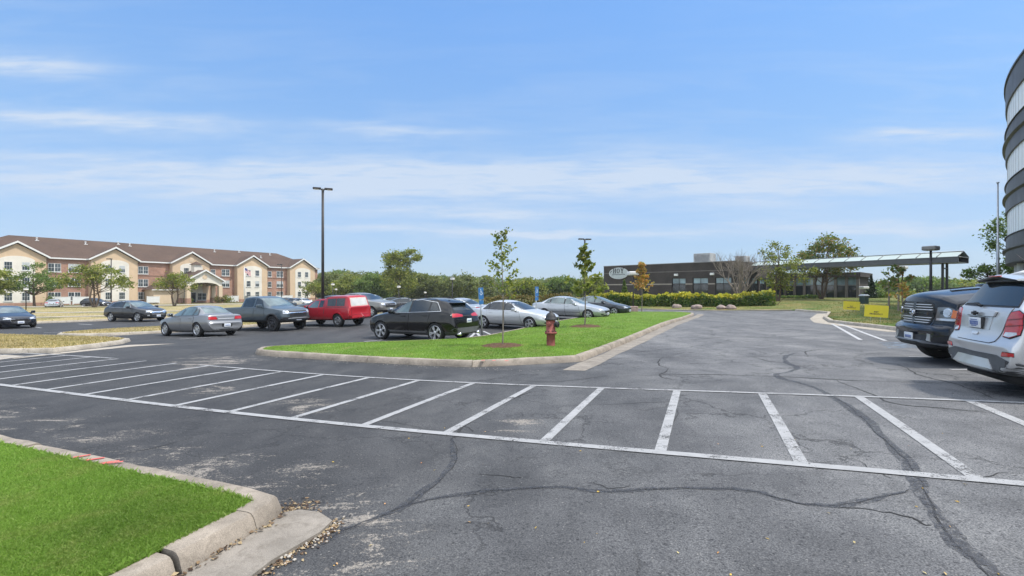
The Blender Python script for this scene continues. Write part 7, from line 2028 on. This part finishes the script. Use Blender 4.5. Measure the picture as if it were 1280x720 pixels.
# yellow yard signs
YEL = mat('yellow_corrugated_sign', (.60, .50, .03), .55, 0, .4, .06, 3); INKB = mat('sign_ink', (.03, .03, .03), .6)
def text_mesh(name, body, size, m, parent, M, depth=.004, bold=.0):
    cu = bpy.data.curves.new('t', 'FONT'); cu.body = body; cu.size = size; cu.align_x = 'CENTER'; cu.align_y = 'CENTER'; cu.extrude = depth; cu.offset = bold; cu.space_character = 1.22
    o = bpy.data.objects.new('t', cu); COL.objects.link(o)
    dg = bpy.context.evaluated_depsgraph_get(); me = bpy.data.meshes.new_from_object(o.evaluated_get(dg)); bpy.data.objects.remove(o)
    me.materials.clear(); me.materials.append(m); me.transform(M); me.name = name
    return obj_mesh(name, me, parent)
def yard_sign(px, Y, w, h, zb, label, yaw):
    x = X_(px, Y); g = float(RLz(np.array([x]), np.array([Y]))[0]) + .05
    t = thing('yard_sign', (x, Y, g), label, 'yard sign', yaw)
    zb = zb - g
    Mt = Matrix.Rotation(R(3), 4, 'Y')
    bm = BM(); bx(bm, -w / 2, w / 2, -.004, .004, zb, zb + h, 0, 0, Mt); b = obj('sign_board', bm, YEL, t)
    mm = Mt @ frame((0, -.006, zb + h * .40), (1, 0, 0), (0, 0, 1))
    text_mesh('lettering', 'PET', h * .17, INKB, b, mm @ Matrix.Translation((0, h * .02, 0)), .001, .004)
    text_mesh('lettering', 'FRIENDLY', h * .17, INKB, b, mm @ Matrix.Translation((0, -h * .15, 0)), .001, .004)
    for s in (-1, 1):
        bm = BM(); tube(bm, [(s * w * .2, .008, -.15), (s * w * .2, .008, zb + .2)], .005, 5); obj('stake', bm, GALV, t)
yard_sign(1094.5, 21.5, .88, .54, Z_(396.3, 21.5), 'nearer yellow yard sign on the lawn left of the black pickup', -.62 + .12)
yard_sign(1064, 31.5, .90, .56, Z_(387.3, 31.5), 'farther yellow yard sign on the lawn left of the litter bin', -.62)
# litter bin
X = X_(1080, 43.5); g = float(RLz(np.array([X]), np.array([43.5]))[0]) + .05
t = thing('litter_bin', (X, 43.5, g), 'dark green litter bin with pale lid on the right lawn', 'bin', .3)
bm = BM(); bx(bm, -.26, .26, -.26, .26, -.05, .72, .03); obj('bin_body', bm, mat('dark_green_plastic', (.012, .032, .03), .5), t)
bm = BM(); bx(bm, -.30, .30, -.30, .30, .725, .80, .02); bx(bm, -.24, .24, -.24, .24, .80, .88, .03); obj('lid', bm, mat('bin_lid_grey', (.42, .47, .52), .45), t)
# utility box by the apartment house
x, y = apt_pt(38.5, 9.5); g = gz(x, y) + .08
t = thing('utility_cabinet', (x, y, g), 'pale grey utility cabinet behind the slate pickup', 'cabinet', AX)
bm = BM(); bx(bm, -1.2, 1.2, -.8, .8, -.1, 1.55, .04); obj('cabinet_body', bm, mat('cabinet_grey', (.42, .43, .42), .6), t)
bm = BM(); bx(bm, -.02, .02, -.815, -.802, .1, 1.4); bx(bm, -1.22, 1.22, -.82, .82, 1.552, 1.60); obj('cabinet_trim', bm, GMETAL, t)

# ------------------------------------------------------------------ thin summer haze
hz, nt, b, out = new_mat('haze_air'); nt.nodes.remove(b)
pv = nt.nodes.new('ShaderNodeVolumePrincipled'); pv.inputs['Density'].default_value = HAZE; pv.inputs['Color'].default_value = (.95, .97, 1, 1); pv.inputs['Anisotropy'].default_value = .2
L(nt, pv.outputs[0], out.inputs['Volume'])
bm = BM(); bx(bm, -330, 330, -60, 400, -8, 26); o = obj('haze', bm, hz); o['kind'] = 'stuff'
SC.cycles.volume_bounces = 0
